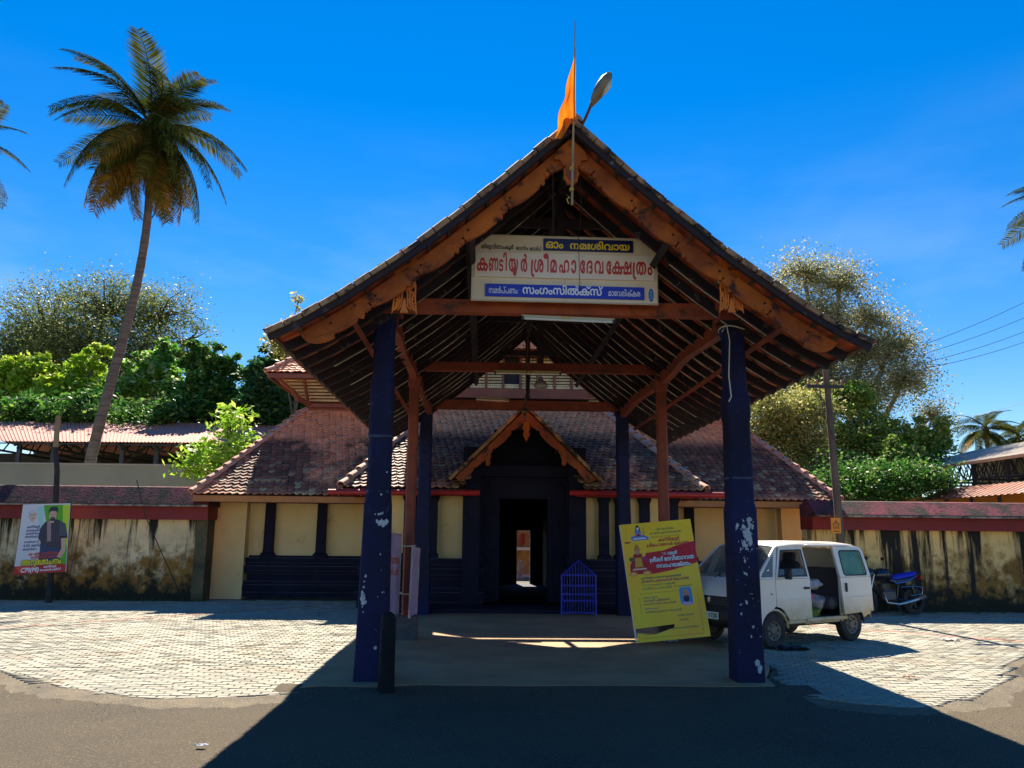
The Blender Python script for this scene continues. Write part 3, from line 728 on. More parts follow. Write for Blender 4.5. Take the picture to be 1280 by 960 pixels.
def T(b, name, m, parent=temple, **k): return b.build(name, m, parent, **k)
# plinth and walls of the wide rear range
def plinth(x0, x1, y, name='plinth', h=.98):
    b = MB(); lay = [(0, .13, .16), (.13, .32, .22), (.32, .40, .14), (.40, .58, .06), (.58, .66, .13), (.66, .78, .17), (.78, .86, .08), (.86, .98, .12)]
    for k, (a, c, o) in enumerate(lay):
        a *= h / .98; c *= h / .98
        if k == 1:
            n = 6
            for q in range(n):
                t0, t1 = q / n, (q + 1) / n; oo = o * (1 - .35 * (abs(2 * (t0 + t1) / 2 - 1)) ** 2); b.bb(x0 - oo, x1 + oo, y - oo, y + .5, a + (c - a) * t0, a + (c - a) * t1)
        else: b.bb(x0 - o, x1 + o, y - o, y + .5, a, c)
    pl_ = T(b, name, BLK); b = MB()
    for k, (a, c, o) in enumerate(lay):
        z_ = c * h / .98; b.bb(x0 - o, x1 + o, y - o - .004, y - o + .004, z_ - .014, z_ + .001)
    b.build('edge_highlight', mat('highlight_black', (.045, .05, .085), .6, (.008, .01, .03), 5., 9, s3=3.), pl_, kind='stuff'); return pl_  # lighter strips paint edge highlights onto the dark mouldings
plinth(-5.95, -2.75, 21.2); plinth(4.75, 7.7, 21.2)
for bx in ((-6.05, -2.6, 21.32, 21.8, .9, 2.9), (4.6, 7.85, 21.32, 21.8, .9, 2.9), (-7.3, -6.06, 20.95, 21.3, -.05, 2.7), (7.86, 9.4, 20.95, 21.3, -.05, 2.7), (-7.0, -6.7, 21.3, 30, -.05, 2.7), (8.8, 9.1, 21.3, 30, -.05, 2.7)): b = MB(); b.bb(*bx); T(b, 'wall', YEL)
for xp in (337, 402, 470, 862, 940):
    x = at(xp, 660, 21.2).x; b = MB(); b.square_lathe([(.17, .97), (.17, 1.06), (.12, 1.12), (.115, 1.2), (.11, 2.35), (.14, 2.42), (.16, 2.7)], (x, 21.22, 0)); T(b, 'pilaster', BLK)
b = MB(); b.bb(-6.0, -2.6, 21.2, 21.3, .985, 1.03); T(b, 'sill', BLK)
b = MB(); b.bb(-5.62, -5.48, 21.27, 21.4, 1.0, 2.6); T(b, 'wall_strip', YEL)
# projecting centre bay
EB = [at(427, 608, 17.75), at(882, 614, 17.75)]
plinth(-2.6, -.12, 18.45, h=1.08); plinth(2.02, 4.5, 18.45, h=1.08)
for bx in ((-2.6, -.30, 18.62, 18.9, 1.0, 2.9), (2.2, 4.5, 18.62, 18.9, 1.0, 2.9), (-2.6, -2.4, 18.9, 21.3, 1.0, 2.9), (4.3, 4.5, 18.9, 21.3, 1.0, 2.9)): b = MB(); b.bb(*bx); T(b, 'bay_wall', YEL)
for x, wd in ((-2.5, .12), (-1.65, .14), (-.98 - .22, .17), (-.17, .16), (2.1, .16), (2.80, .11), (3.2, .13), (3.75, .11), (4.4, .12)):
    b = MB(); b.square_lathe([(wd + .04, 1.07), (wd + .04, 1.16), (wd, 1.2), (wd, 2.35), (wd + .03, 2.42), (wd + .03, 2.8)], (x, 18.55, 0)); T(b, 'pilaster', BLK)
b = MB(); b.bb(-2.3, 4.2, 17.2, 18.2, .0, .09); T(b, 'stone_step', BLK)
# dark passage through the building
b = MB()
b.bb(-.45, -.06, 18.2, 27, 0, 3.6); b.bb(1.96, 2.35, 18.2, 27, 0, 3.6); b.bb(-.45, 2.35, 18.5, 27, 2.95, 3.2)
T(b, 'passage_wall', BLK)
b = MB(); b.bb(-.06, .28, 18.75, 19.0, .1, 2.95); b.bb(1.64, 1.96, 18.75, 19.0, .1, 2.95); b.bb(.28, 1.64, 18.75, 19.0, 2.45, 2.95)
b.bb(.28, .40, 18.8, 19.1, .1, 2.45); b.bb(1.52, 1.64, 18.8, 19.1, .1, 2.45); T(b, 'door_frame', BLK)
xo0, xo1 = at(645.5, 690, 27).x, at(662, 690, 27).x; zo = at(655, 663, 27).z
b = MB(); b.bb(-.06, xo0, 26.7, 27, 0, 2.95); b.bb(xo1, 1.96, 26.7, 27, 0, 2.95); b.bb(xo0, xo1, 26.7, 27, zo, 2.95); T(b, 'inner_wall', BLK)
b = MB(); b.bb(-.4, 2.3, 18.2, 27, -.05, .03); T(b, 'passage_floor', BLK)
for x0 in (-.02, 1.6):
    b = MB(); b.box((x0 + .16, 19.6, 1.25), (.06, .9, 2.3)); 
    T(b, 'door_leaf', BLK)
# ---- roofs laid with pointed tiles
def tri_tile(wd, ln):
    b = MB(); t = .03
    o_ = [(-wd / 2, ln * .5), (-wd / 2, -ln * .18), (0, -ln * .5), (wd / 2, -ln * .18), (wd / 2, ln * .5)]
    z = [0.004, .046, .058, .046, 0.004]; n = 5
    vs = [Vector((x, y, q)) for (x, y), q in zip(o_, z)] + [Vector((x, y, q - t)) for (x, y), q in zip(o_, z)]
    b.add(vs, [tuple(range(n))] + [(i, n + i, n + (i + 1) % n, (i + 1) % n) for i in range(n)]); return b
SC = tri_tile(.160, .225)
def lay(parent, e0, e1, r0, r1, name='tile_field', dark_fn=None, kx=.168, seed=1):
    """cover the plane with eave e0->e1 and upper edge r0->r1 (all Vectors)"""
    e0, e1, r0, r1 = map(Vector, (e0, e1, r0, r1)); ex = (e1 - e0).normalized(); up = (r0 - e0); up = (up - ex * up.dot(ex)); H = up.length; up.normalize(); nz = ex.cross(up)
    if nz.z < 0: nz = -nz
    q = MB(); q.add([e0, e1, r1, r0], [(0, 1, 2, 3)]); base = q.build('roof_deck', DECK, parent)
    a0, a1 = 0, (e1 - e0).length; b0, b1 = (r0 - e0).dot(ex), (r1 - e0).dot(ex)
    rr = random.Random(seed); rows = int(H / .128); b = MB()
    for k in range(rows):
        v = (k + .5) / rows; x = a0 + (b0 - a0) * v - .05; x1 = a1 + (b1 - a1) * v + .05; x += (k % 2) * kx / 2
        while x < x1:
            px, py, pz = ex * 1, -up, nz; t = rr.uniform(-.06, .06)
            p = e0 + ex * (x + rr.uniform(-.008, .008)) + up * (v * H + rr.gauss(0, .008)) + nz * (.012 + rr.uniform(0, .012)); s1 = rr.gauss(0, .06)
            on = dark_fn(x / a1, v, rr) if dark_fn else False
            b.cur = 1 if on else 0
            b.add([p + (ex * (c.x + c.y * s1) + up * c.y + nz * (c.z + t * c.x)) for c in SC.v], SC.f)
            x += kx
    b.build(name, [RTILE, DKTILE], base, kind='stuff', fix=False); return base
def nz2(x, y, s=0):
    return math.sin(x * 5.1 + s) * .5 + math.sin(x * 13.7 + y * 7 + s * 2) * .25 + math.sin(y * 11 + x * 29 + s) * .15
# rear range roof
ML, MR, TL, TR_ = at(240, 618, 19.45), at(1050, 627, 19.45), at(385, 514, 22.6), Vector((0, 0, 0))
ZE = (ML.z + MR.z) / 2; ZT = 5.02; XL, XR, XTL, XTR = ML.x, MR.x, TL.x - .05, MR.x - (TL.x - .05 - ML.x)
def dark_main(u, v, rr):
    d = v + .10 * nz2(u * 3, v, 1) + rr.gauss(0, .05)
    return (u > .19 - .1 * v + .03 * math.sin(v * 9)) and (d < .60) and rr.random() < .86 and (u < .80) or (u < .9 and .35 < d < .6 and rr.random() < .5 and u > .7) or rr.random() < .05
lay(temple, (XL, 19.45, ZE), (XR, 19.45, ZE), (XTL, 22.6, ZT), (XTR, 22.6, ZT), dark_fn=None)
lay(temple, (XL, 29, ZE), (XL, 19.45, ZE), (XTL, 27, ZT), (XTL, 22.6, ZT), dark_fn=None, seed=3)
lay(temple, (XR, 19.45, ZE), (XR, 29, ZE), (XTR, 22.6, ZT), (XTR, 27, ZT), dark_fn=None, seed=4)
ZB = (EB[0].z + EB[1].z) / 2 - .02; BT = at(549, 508, 21.2)
bx0, bx1, bt0 = EB[0].x, EB[1].x, BT.x; bt1 = bx1 - (bt0 - bx0)
def dark_bay(u, v, rr):
    d = v + .12 * nz2(u * 3 + 1, v, 3) + rr.gauss(0, .05)
    return d < .55 and rr.random() < .8 and (abs(u - .5) > .08) or rr.random() < .08
bay = lay(temple, (bx0, 17.75, ZB), (-.52, 17.75, ZB), (bt0, 21.2, BT.z), (.93, 21.2, BT.z), seed=7)
lay(temple, (2.40, 17.75, ZB), (bx1, 17.75, ZB), (.93, 21.2, BT.z), (bt1, 21.2, BT.z), seed=17)
lay(temple, (bx0, 21.5, ZB), (bx0, 17.75, ZB), (bt0, 24, BT.z), (bt0, 21.2, BT.z), seed=8)
lay(temple, (bx1, 17.75, ZB), (bx1, 21.5, ZB), (bt1, 21.2, BT.z), (bt1, 24, BT.z), seed=9)
def hips(p0, p1, n, rr=.095, m=RIDGE, parent=temple, name='hip_tile', sag=0.):
    p0, p1 = Vector(p0), Vector(p1); d = (p1 - p0) / n; u = d.normalized(); s = u.cross(Vector((0, 0, 1))).normalized(); v = s.cross(u)
    for k in range(n):
        b = MB(); a = p0 + d * k - v * .0; c = a + d * 1.08; m_ = 9
        ri, ro = rr * 1.12, rr * .9
        vs = []
        for pp, q, lift in ((a, ri, .035), (c, ro, .0)):
            for w_ in (1., .8):
                vs += [pp + v * lift + s * q * w_ * 1.15 * math.cos(math.pi * j / (m_ - 1)) + v * (q * w_ * math.sin(math.pi * j / (m_ - 1))) for j in range(m_)]
        fs = []
        for j in range(m_ - 1):
            fs += [(j, j + 1, 2 * m_ + j + 1, 2 * m_ + j), (m_ + j, 3 * m_ + j, 3 * m_ + j + 1, m_ + j + 1), (j, m_ + j, m_ + j + 1, j + 1), (2 * m_ + j, 2 * m_ + j + 1, 3 * m_ + j + 1, 3 * m_ + j)]
        b.add(vs, fs); b.build(name, m, parent, smooth=False)
hips((XL, 19.45, ZE + .02), (XTL, 22.6, ZT + .03), 15); hips((XR, 19.45, ZE + .02), (XTR, 22.6, ZT + .03), 15)
hips((bx0, 17.75, ZB + .02), (bt0, 21.2, BT.z + .03), 13); hips((bx1, 17.75, ZB + .02), (bt1, 21.2, BT.z + .03), 13)
EAV = mat('ochre_fascia', (.50, .20, .045), .6, (.38, .14, .04), 1.5)
for bx in ((XL + .02, -2.4, 19.47, 19.52, ZE - .16, ZE - .015), (4.3, XR - .02, 19.47, 19.52, ZE - .16, ZE - .015), (XL + .02, XL + .07, 19.52, 29, ZE - .16, ZE - .015), (XR - .07, XR - .02, 19.52, 29, ZE - .16, ZE - .015)): b = MB(); b.bb(*bx); T(b, 'fascia', EAV)
for bx in ((bx0 + .02, -.25, 17.78, 17.83, ZB - .14, ZB - .015), (2.12, bx1 - .02, 17.78, 17.83, ZB - .14, ZB - .015), (bx0 + .02, bx0 + .07, 17.83, 19.5, ZB - .14, ZB - .015), (bx1 - .07, bx1 - .02, 17.83, 19.5, ZB - .14, ZB - .015)): b = MB(); b.bb(*bx); T(b, 'fascia', REDP)
b = MB(); b.bb(XL + .1, -2.6, 19.55, 21.3, ZE - .13, ZE - .10); b.bb(4.5, XR - .1, 19.55, 21.3, ZE - .13, ZE - .10); b.bb(bx0 + .1, -.2, 17.9, 18.7, ZB - .12, ZB - .09); b.bb(2.1, bx1 - .1, 17.9, 18.7, ZB - .12, ZB - .09); T(b, 'soffit', BRN, kind='stuff')
for (xa, xb, ya) in ((410, 600, 615), (712, 905, 616), (408, 440, 616)):
    if xa == 408: continue
    p, q = at(xa, ya, 17.66), at(xb, ya + (2 if xa > 700 else 0) + 1, 17.66)
    b = MB(); b.tube([p, q], .062, 12); gt = T(b, 'gutter_pipe', REDP)
    for k in range(3):
        c = p.lerp(q, .1 + .4 * k); b = MB(); b.tube([c - Vector((.02, 0, 0)), c + Vector((.02, 0, 0))], .07, 12); b.build('pipe_collar', REDP, gt)
# gable over the doorway
GA, GL, GR = at(657, 508, 17.6), at(562, 600, 17.6), at(752, 602, 17.6)
dg = MB(); yb = 20.3
for e, sd in ((GL, -1), (GR, 1)):
    dg.add([(GA.x, 17.62, GA.z), (GA.x, yb, GA.z), (e.x, 18.6, e.z), (e.x, 17.62, e.z)], [(0, 1, 2, 3)])
gable = T(dg, 'door_gable', DKTILE)
rr = random.Random(5)
for e, sd in ((GL, -1), (GR, 1)):
    dv = Vector((e.x - GA.x, 0, e.z - GA.z)); Ls = dv.length; dv.normalize(); nn = Vector((-dv.z * sd * 1, 0, abs(dv.x))).normalized(); nn = Vector((sd * abs(dv.z), 0, abs(dv.x)))
    b = MB(); rows = 16
    for k in range(rows):
        y = 17.65
        while y < 17.7 + (1 - k / rows) * 2.3 + .5:
            p = Vector((GA.x, y + .1 + (k % 2) * .084, GA.z)) + dv * (Ls * (k + .5) / rows) + nn * .02
            b.cur = 0 if rr.random() < .35 else 1
            b.add([p + Vector((0, 1, 0)) * c.x - dv * c.y + nn * c.z for c in SC.v], SC.f); y += .168
    b.build('gable_tiles', [RTILE, DKTILE], gable, kind='stuff', fix=False)
    for k in range(8):
        b = MB(); a, c = GA + dv * (Ls * k / 8), GA + dv * (Ls * (k + 1) / 8 - .01)
        pts = [q + Vector((0, dy, 0)) + nn * o for q in (a, c) for dy, o in ((-.04, -.02), (-.04, .05), (.07, .06), (.07, -.02))]
        b.add(pts, [(0, 1, 5, 4), (1, 2, 6, 5), (2, 3, 7, 6), (3, 0, 4, 7), (0, 1, 2, 3), (4, 5, 6, 7)]); b.build('verge_tile', TILEV, gable)
    # bargeboard with scallops and a drop
    top = []; bot = []; n = 90
    for k in range(n + 1):
        t = k / n * .95; c = GA + dv * (Ls * t) - nn * .05; top.append((c.x, c.z)); ph = (t * 4.0) % 1
        dd = .20 + .035 * math.sin(math.pi * ph) - (.03 if ph < .08 else 0); 
        if t > .90: dd = .05 + .15 * math.sqrt(max(0, 1 - ((t - .90) / .05) ** 2))
        c = GA + dv * (Ls * t) - nn * dd; bot.append((c.x, c.z))
    lim = lambda x: min(x, GA.x - .002) if sd < 0 else max(x, GA.x + .002)
    b = MB(); b.prism([(lim(x), z) for x, z in top + bot[::-1]], (0, 17.60, 0), (1, 0, 0), (0, 0, 1), (0, .04, 0)); b.build('bargeboard', mat('gable_wood', (.36, .075, .018), .7, (.18, .04, .015), 2.5, 8, .4, 20., c3=(.05, .02, .015), s3=4., t3=.55), gable)
    cx_ = at(610 if sd < 0 else 705, 572, 17.57)
    b = MB(); b.prism([(-.07, .12), (-.05, .02), (-.075, -.03), (-.04, -.10), (-.055, -.17), (-.02, -.24), (0, -.20), (.02, -.24), (.055, -.17), (.04, -.10), (.075, -.03), (.05, .02), (.07, .12)], (cx_.x, 17.575, cx_.z + .05), (1, 0, 0), (0, 0, 1), (0, .02, 0)); b.build('carved_drop', MATS['gable_wood'], gable)
cx_ = at(658, 548, 17.57)
b = MB(); b.prism([(-.06, .25), (-.09, .1), (-.05, .04), (-.08, -.04), (-.03, -.13), (0, -.2), (.03, -.13), (.08, -.04), (.05, .04), (.09, .1), (.06, .25)], (cx_.x, 17.575, cx_.z + .12), (1, 0, 0), (0, 0, 1), (0, .03, 0)); b.build('pendant', WOODO, gable)
b = MB(); b.bb(-.3, 2.2, 19.02, 19.2, 2.9, 3.5); b.build('gable_screen', BLK, gable); b = MB(); b.bb(.25, 1.65, 19.02, 19.2, 3.5, 4.1); b.build('gable_screen', BLK, gable)
for x in (GL.x + .22, GR.x - .22):
    b = MB(); b.bb(x - .06, x + .06, 17.7, 18.5, 2.86, 3.0); b.build('gable_bracket', BRN, gable)
# upper storey with splayed slat walls
UP = MB(); UP.bb(-4.95, 6.80, 22.6, 26.8, 4.9, 6.0); upper = T(UP, 'upper_storey', BRN)
b = MB(); b.bb(-5.02, 6.87, 22.50, 22.6, 4.72, 4.96); b.bb(-5.02, 6.87, 22.46, 22.6, 5.12, 5.22); b.build('sill_beam', BRN, upper)
nsl = 8
sm = MB(); sm.box((0, 0, 0), (.90, .03, .05)); smesh = sm.mesh('slat', SLAT)
for k in range(nsl):
    t = (k + .5) / nsl; y = 22.44 - .74 * t; z = 5.26 + .62 * t; ext = .72 * t
    x = -4.97 - ext
    segs = []
    if ext > .1: segs.append((x, -4.98 + .0))
    for q in range(12): segs.append((-4.95 + q * .98, -4.95 + q * .98 + .9))
    if ext > .1: segs.append((6.82, 6.82 + ext))
    for (a, c) in segs:
        sx = (c - a) / .90
        o = link_mesh('slat', smesh, upper); o.location = Vector(((a + c) / 2, y, z)) - ORG[temple.name]; o.rotation_euler = (R(-35), 0, 0); o.scale = (sx, 1, 1)
    for side, xx in ((-1, -4.97 - ext), (1, 6.82 + ext)):
        o = link_mesh('slat', smesh, upper); o.location = Vector((xx, (y + 26.5) / 2, z)) - ORG[temple.name]; o.rotation_euler = (R(35) * 0, 0, R(90)); o.scale = ((26.5 - y) / .9, 1, 1)
for q in range(13):
    x = -4.99 + q * .98; b = MB(); b.beam((x, 22.42, 5.22), (x, 21.68, 5.86), .06, .07); b.build('mullion', BRN, upper)
for (x, sx) in ((-4.97, -1), (6.82, 1)):
    b = MB(); b.tube([(x, 22.45, 5.2), (x + sx * .25, 22.2, 5.3), (x + sx * .38, 22.05, 5.5), (x + sx * .6, 21.85, 5.65), (x + sx * .75, 21.7, 5.86)], [.07, .08, .06, .06, .05], 8); b.build('corner_bracket', BRN, upper)
UZ = 5.9; ux0, ux1, uy = at(333, 467, 21.5).x, 7.85, 21.5
lay(upper, (ux0, uy, UZ), (ux1, uy, UZ), (ux0 + 1.9, uy + 2.2, UZ + 1.75), (ux1 - 1.9, uy + 2.2, UZ + 1.75), seed=12)
lay(upper, (ux0, 27.5, UZ), (ux0, uy, UZ), (ux0 + 1.9, 25.3, UZ + 1.75), (ux0 + 1.9, uy + 2.2, UZ + 1.75), seed=13)
lay(upper, (ux1, uy, UZ), (ux1, 27.5, UZ), (ux1 - 1.9, uy + 2.2, UZ + 1.75), (ux1 - 1.9, 25.3, UZ + 1.75), seed=14)
b = MB(); b.bb(ux0 + 1.9, ux1 - 1.9, uy + 2.2, 25.3, UZ + 1.6, UZ + 1.85); b.build('ridge', RIDGE, upper)
b = MB(); b.bb(ux0 + .02, ux1 - .02, uy + .02, uy + .06, UZ - .13, UZ - .01); b.bb(ux0 + .02, ux0 + .06, uy + .06, 27.5, UZ - .13, UZ - .01); b.bb(ux1 - .06, ux1 - .02, uy + .06, 27.5, UZ - .13, UZ - .01); b.bb(ux0 + .1, ux1 - .1, uy + .1, 26, UZ - .06, UZ - .03); b.build('fascia', BRN, upper)
hips((ux0, uy, UZ + .01), (ux0 + 1.9, uy + 2.2, UZ + 1.76), 9, .08, RIDGE, upper)
# unseen block added above the storey to trim sun on the porch floor
b = MB(); zt0, zt1 = 7.6, 9.9
b.add([(-2.2, 21.9, zt0), (4.4, 21.9, zt0), (4.4, 25.4, zt0), (-2.2, 25.4, zt0), (-1.1, 22.3, 9.75), (3.4, 22.3, 9.75), (3.4, 22.6, zt1), (-1.1, 22.6, zt1)], [(0, 1, 5, 4), (1, 2, 6, 5), (2, 3, 7, 6), (3, 0, 4, 7), (4, 5, 6, 7), (3, 2, 1, 0)]); b.build('sun_block', RTILE, upper)
# centre louvred bay of the upper storey
A, B_, C_ = at(563, 497, 21.2), at(737, 497, 21.2), at(650, 447, 21.2)
cb = MB(); cb.bb(A.x, B_.x, 21.26, 23.4, A.z, C_.z + .2); cbo = cb.build('louvre_bay', mat('louvre_dark', (.02, .015, .02), .8), upper)
b = MB(); b.bb(A.x - .02, B_.x + .02, 21.12, 21.26, A.z, A.z + .26); b.build('bay_beam', BRN, cbo)
x0, x1 = A.x + .03, B_.x - .03; nb = 8; zz0, zz1 = A.z + .27, C_.z + .06
for q in range(nb + 1):
    x = x0 + (x1 - x0) * q / nb; b = MB(); b.bb(x - .025, x + .025, 21.12, 21.2, zz0, zz1 + .1); b.build('mullion', BRN, cbo)
wd = (x1 - x0) / nb - .07; lm = MB(); lm.box((0, 0, 0), (wd, .03, .048)); lme = lm.mesh('slat', SLAT)
hm = MB(); hm.box((0, 0, 0), (wd, .03, .11)); hme = hm.mesh('slat', SLAT)
for q in range(nb):
    xm = x0 + (x1 - x0) * (q + .5) / nb
    o = link_mesh('slat', hme, cbo, Vector((xm, 21.17, zz0 + .06)) - ORG[temple.name])
    b = MB()
    for k in range(7): b.box((xm - wd / 2 + wd * (k + .5) / 7, 21.152, zz0 + .07), (.018, .006, .03))
    b.build('louvre_slot', MATS['louvre_dark'], cbo, kind='stuff')
    for k in range(9):
        if q == 3 and (k < 4 or k > 5): continue
        o = link_mesh('slat', lme, cbo, Vector((xm, 21.17, zz0 + .17 + k * .082)) - ORG[temple.name], (R(-30), 0, 0))
ez = at(650, 441, 20.8).z
b = MB(); b.bb(A.x - .2, B_.x + .2, 20.78, 20.82, ez - .10, ez + .08); b.build('bay_fascia', WOODO, cbo)
lay(cbo, (A.x - .3, 20.75, ez + .08), (B_.x + .3, 20.75, ez + .08), (A.x + .9, 22.2, ez + 1.2), (B_.x - .9, 22.2, ez + 1.2), seed=21)
for s_, x in ((-1, A.x), (1, B_.x)):
    b = MB(); b.tube([(x, 21.15, A.z + .1), (x + s_ * .14, 21.1, A.z + .2), (x + s_ * .12, 21.05, A.z + .35), (x + s_ * .2, 20.95, A.z + .5)], [.09, .11, .08, .04], 8); b.build('corner_bracket', BRN, cbo)
# shrine seen through the passage
sh = thing('inner_shrine', 'orange and white shrine front glimpsed through the dark doorway', 'shrine', (1.5, 33, 0))
p = at(655, 675, 33); b = MB(); b.bb(p.x - .9, p.x + .9, 33, 34.5, -.1, 3.2); b.build('shrine_wall', mat('shrine_ochre', (.62, .36, .13), .9, (.4, .15, .05), 3.), sh)
b = MB(); b.bb(p.x - .13, p.x + .02, 32.8, 33, 1.2, at(655, 667, 33).z); b.build('shrine_column', REDP, sh)
b = MB(); b.bb(p.x - .9, p.x + .9, 32.6, 32.99, -.1, .02); b.bb(p.x - .9, p.x + .9, 32.7, 32.99, at(650, 686, 33).z - .05, at(650, 684, 33).z); b.build('shrine_step', mat('white_marble', (.8, .76, .68), .6), sh)
lp = thing('figure_column', 'small pale column standing in for a figure inside the dark doorway', 'lamp', (at(650, 729, 31).x, 31, 0))  # plain column added in place of a standing figure
b = MB(); b.lathe([(.14, -.1), (.13, 0), (.08, .1), (.10, .25), (.11, .4), (.06, .5), (.08, .58), (.05, .66)], (at(650, 729, 31).x, 31, 0), 12); b.build('column', mat('pale_stone', (.4, .36, .36), .8, (.3, .2, .2), 6.), lp)
# ------------------------------------------------------------------ compound walls, sheds, poles
def wallmat(name, base, seed):
    """stained lime plaster: black runs under the coping, moss and damp at the foot"""
    M = bpy.data.materials.new(name); M.use_nodes = True; n = M.node_tree; b = n.nodes['Principled BSDF']; L = n.links.new
    N = lambda t: n.nodes.new(t)
    geo = N('ShaderNodeNewGeometry'); sep = N('ShaderNodeSeparateXYZ'); L(geo.outputs['Position'], sep.inputs[0])
    def noise(sc, stretch, dt=8., off=0.):
        mp = N('ShaderNodeMapping'); mp.inputs['Scale'].default_value = stretch; mp.inputs['Location'].default_value = (off, 0, off); L(geo.outputs['Position'], mp.inputs['Vector'])
        q = N('ShaderNodeTexNoise'); q.inputs['Scale'].default_value = sc; q.inputs['Detail'].default_value = dt; q.inputs['Roughness'].default_value = .65; L(mp.outputs[0], q.inputs['Vector']); return q.outputs[0]
    def mr(v, a, c, d=0., e=1.):
        q = N('ShaderNodeMapRange'); q.inputs[1].default_value = a; q.inputs[2].default_value = c; q.inputs[3].default_value = d; q.inputs[4].default_value = e; L(v, q.inputs[0]); return q.outputs[0]
    def mth(op, a, c):
        q = N('ShaderNodeMath'); q.operation = op
        for s, v in ((q.inputs[0], a), (q.inputs[1], c)):
            if hasattr(v, 'is_linked'): L(v, s)
            else: s.default_value = v
        q.use_clamp = True
        return q.outputs[0]
    def mix(f, a, c):
        q = N('ShaderNodeMix'); q.data_type = 'RGBA'
        for s, v in ((q.inputs[0], f), (q.inputs[6], a), (q.inputs[7], c)):
            if hasattr(v, 'is_linked'): L(v, s)
            elif isinstance(v, tuple): s.default_value = (*v, 1)
            else: s.default_value = v
        return q.outputs[2]
    z = sep.outputs[2]
    col = mix(mr(noise(.9, (1, 1, 1), 8, seed), .4, .65), base, tuple(c * .72 for c in base))
    damp = mth('ADD', mr(z, 1.55, .2, 0, .62), mr(noise(2.2, (1, 1, .8), 8, seed + 3), .3, .7, -.42, .42))
    col = mix(mr(damp, .12, .45), col, (.30, .145, .025))
    spots = noise(5., (1, 1, 1.2), 10, seed + 9)
    col = mix(mth('MULTIPLY', mr(spots, .50, .62), mr(z, 1.7, .5)), col, (.055, .036, .012))
    foot = mth('ADD', mr(z, .75, .0, 0, .9), mr(noise(3., (1, 1, .8), 6, seed + 5), .3, .7, -.35, .35))
    col = mix(mr(foot, .3, .6), col, (.020, .018, .007))
    runs = noise(1.9, (1.5, 1, .10), 6, seed + 20); amt = mr(z, .0, 2.0, (.03 if seed > 5 else -.04), (.13 if seed > 5 else .09))
    runs2 = noise(5.5, (1.6, 1, .07), 4, seed + 31); col = mix(mr(mth('ADD', runs2, mr(z, .6, 2.0, -.1, .06)), .60, .68, 0, .75), col, (.07, .05, .02)); col = mix(mr(mth('ADD', runs, amt), .58, .66), col, (.018, .017, .012))
    L(col, b.inputs['Base Color']); b.inputs['Roughness'].default_value = .92
    bp = N('ShaderNodeBump'); bp.inputs['Strength'].default_value = .5; bp.inputs['Distance'].default_value = .03; L(noise(9., (1, 1, 1), 8), bp.inputs['Height']); L(bp.outputs[0], b.inputs['Normal'])
    return M
COPE = mat('mossy_red_coping', (.26, .035, .055), .9, (.05, .018, .018), 1.4, 10, .6, 20., c3=(.022, .018, .012), s3=2.4, t3=.47, w3=.12)
COPE2 = mat('lichen_edge', (.42, .36, .26), .9, (.06, .05, .035), 5.)
BAND = mat('maroon_band', (.26, .012, .010), .6, (.19, .012, .010), 2., c3=(.06, .012, .01), s3=5., t3=.62)
def compound(name, x0, x1, yf, zc0, zc1, zb, m, label):
    t = thing(name, label, 'wall', ((x0 + x1) / 2, yf, 0))
    b = MB(); b.grid(lambda i, j: Vector((x0 + (x1 - x0) * i / 60, yf + .012 * math.sin(i * 1.7) * math.sin(j * 1.3), -.1 + (zb + .1) * j / 8)), 60, 8); b.bb(x0, x1, yf + .02, yf + .45, -.1, zb); b.build('plaster_face', m, t)
    b = MB(); b.bb(x0, x1 + .05, yf - .22, yf + .5, zb, zc0 - .02); 
    bd = b.build('band', BAND, t)
    for k in range(3):
        q = MB(); z = zb + .07 + k * (zc0 - zb - .1) / 3; q.bb(x0, x1 + .055, yf - .235, yf - .22, z, z + .022); q.build('moulding', BAND, bd)
    b = MB(); n = 80
    for j in range(n):
        xa, xb = x0 + (x1 + .1 - x0) * j / n, x0 + (x1 + .1 - x0) * (j + 1) / n; w0 = .002 * math.sin(j * 2.3); 
        P = [(yf - .42 + w0, zc0 - .02), (yf - .42 + w0, zc0 + .03), (yf - .02, zc1 - .02 + w0), (yf + .12, zc1), (yf + .5, zc1 - .1), (yf + .5, zc0 - .02)]
        b.add([(x, y, z) for x in (xa, xb) for y, z in P], [(i, i + 1, 7 + i, 6 + i) for i in range(5)] + ([tuple(range(6))] if j == 0 else []) + ([tuple(range(6, 12))] if j == n - 1 else []))
    b.build('coping', COPE, t)
    b = MB(); b.bb(x0, x1 + .1, yf - .44, yf - .38, zc0 - .03, zc0 + .012); b.build('coping_edge', COPE2, t)
    return t
cwl = compound('compound_wall', -15.5, -6.72, 20.05, 2.24, 2.71, 1.90, wallmat('stained_plaster', (.90, .68, .36), 1.), 'long stained ochre compound wall with maroon band left of the temple')
b = MB(); b.bb(-6.98, -6.70, 19.98, 20.5, -.1, 1.9); b.build('end_pier', mat('damp_pier', (.045, .045, .025), .9, (.16, .12, .05), 1.6, 8, .4, 20.), cwl)
compound('compound_wall', 7.55, 15.5, 18.42, 2.115, 2.47, 1.80, wallmat('streaked_plaster', (.94, .63, .23), 7.), 'ochre compound wall with black vertical streaks behind the motorcycle')
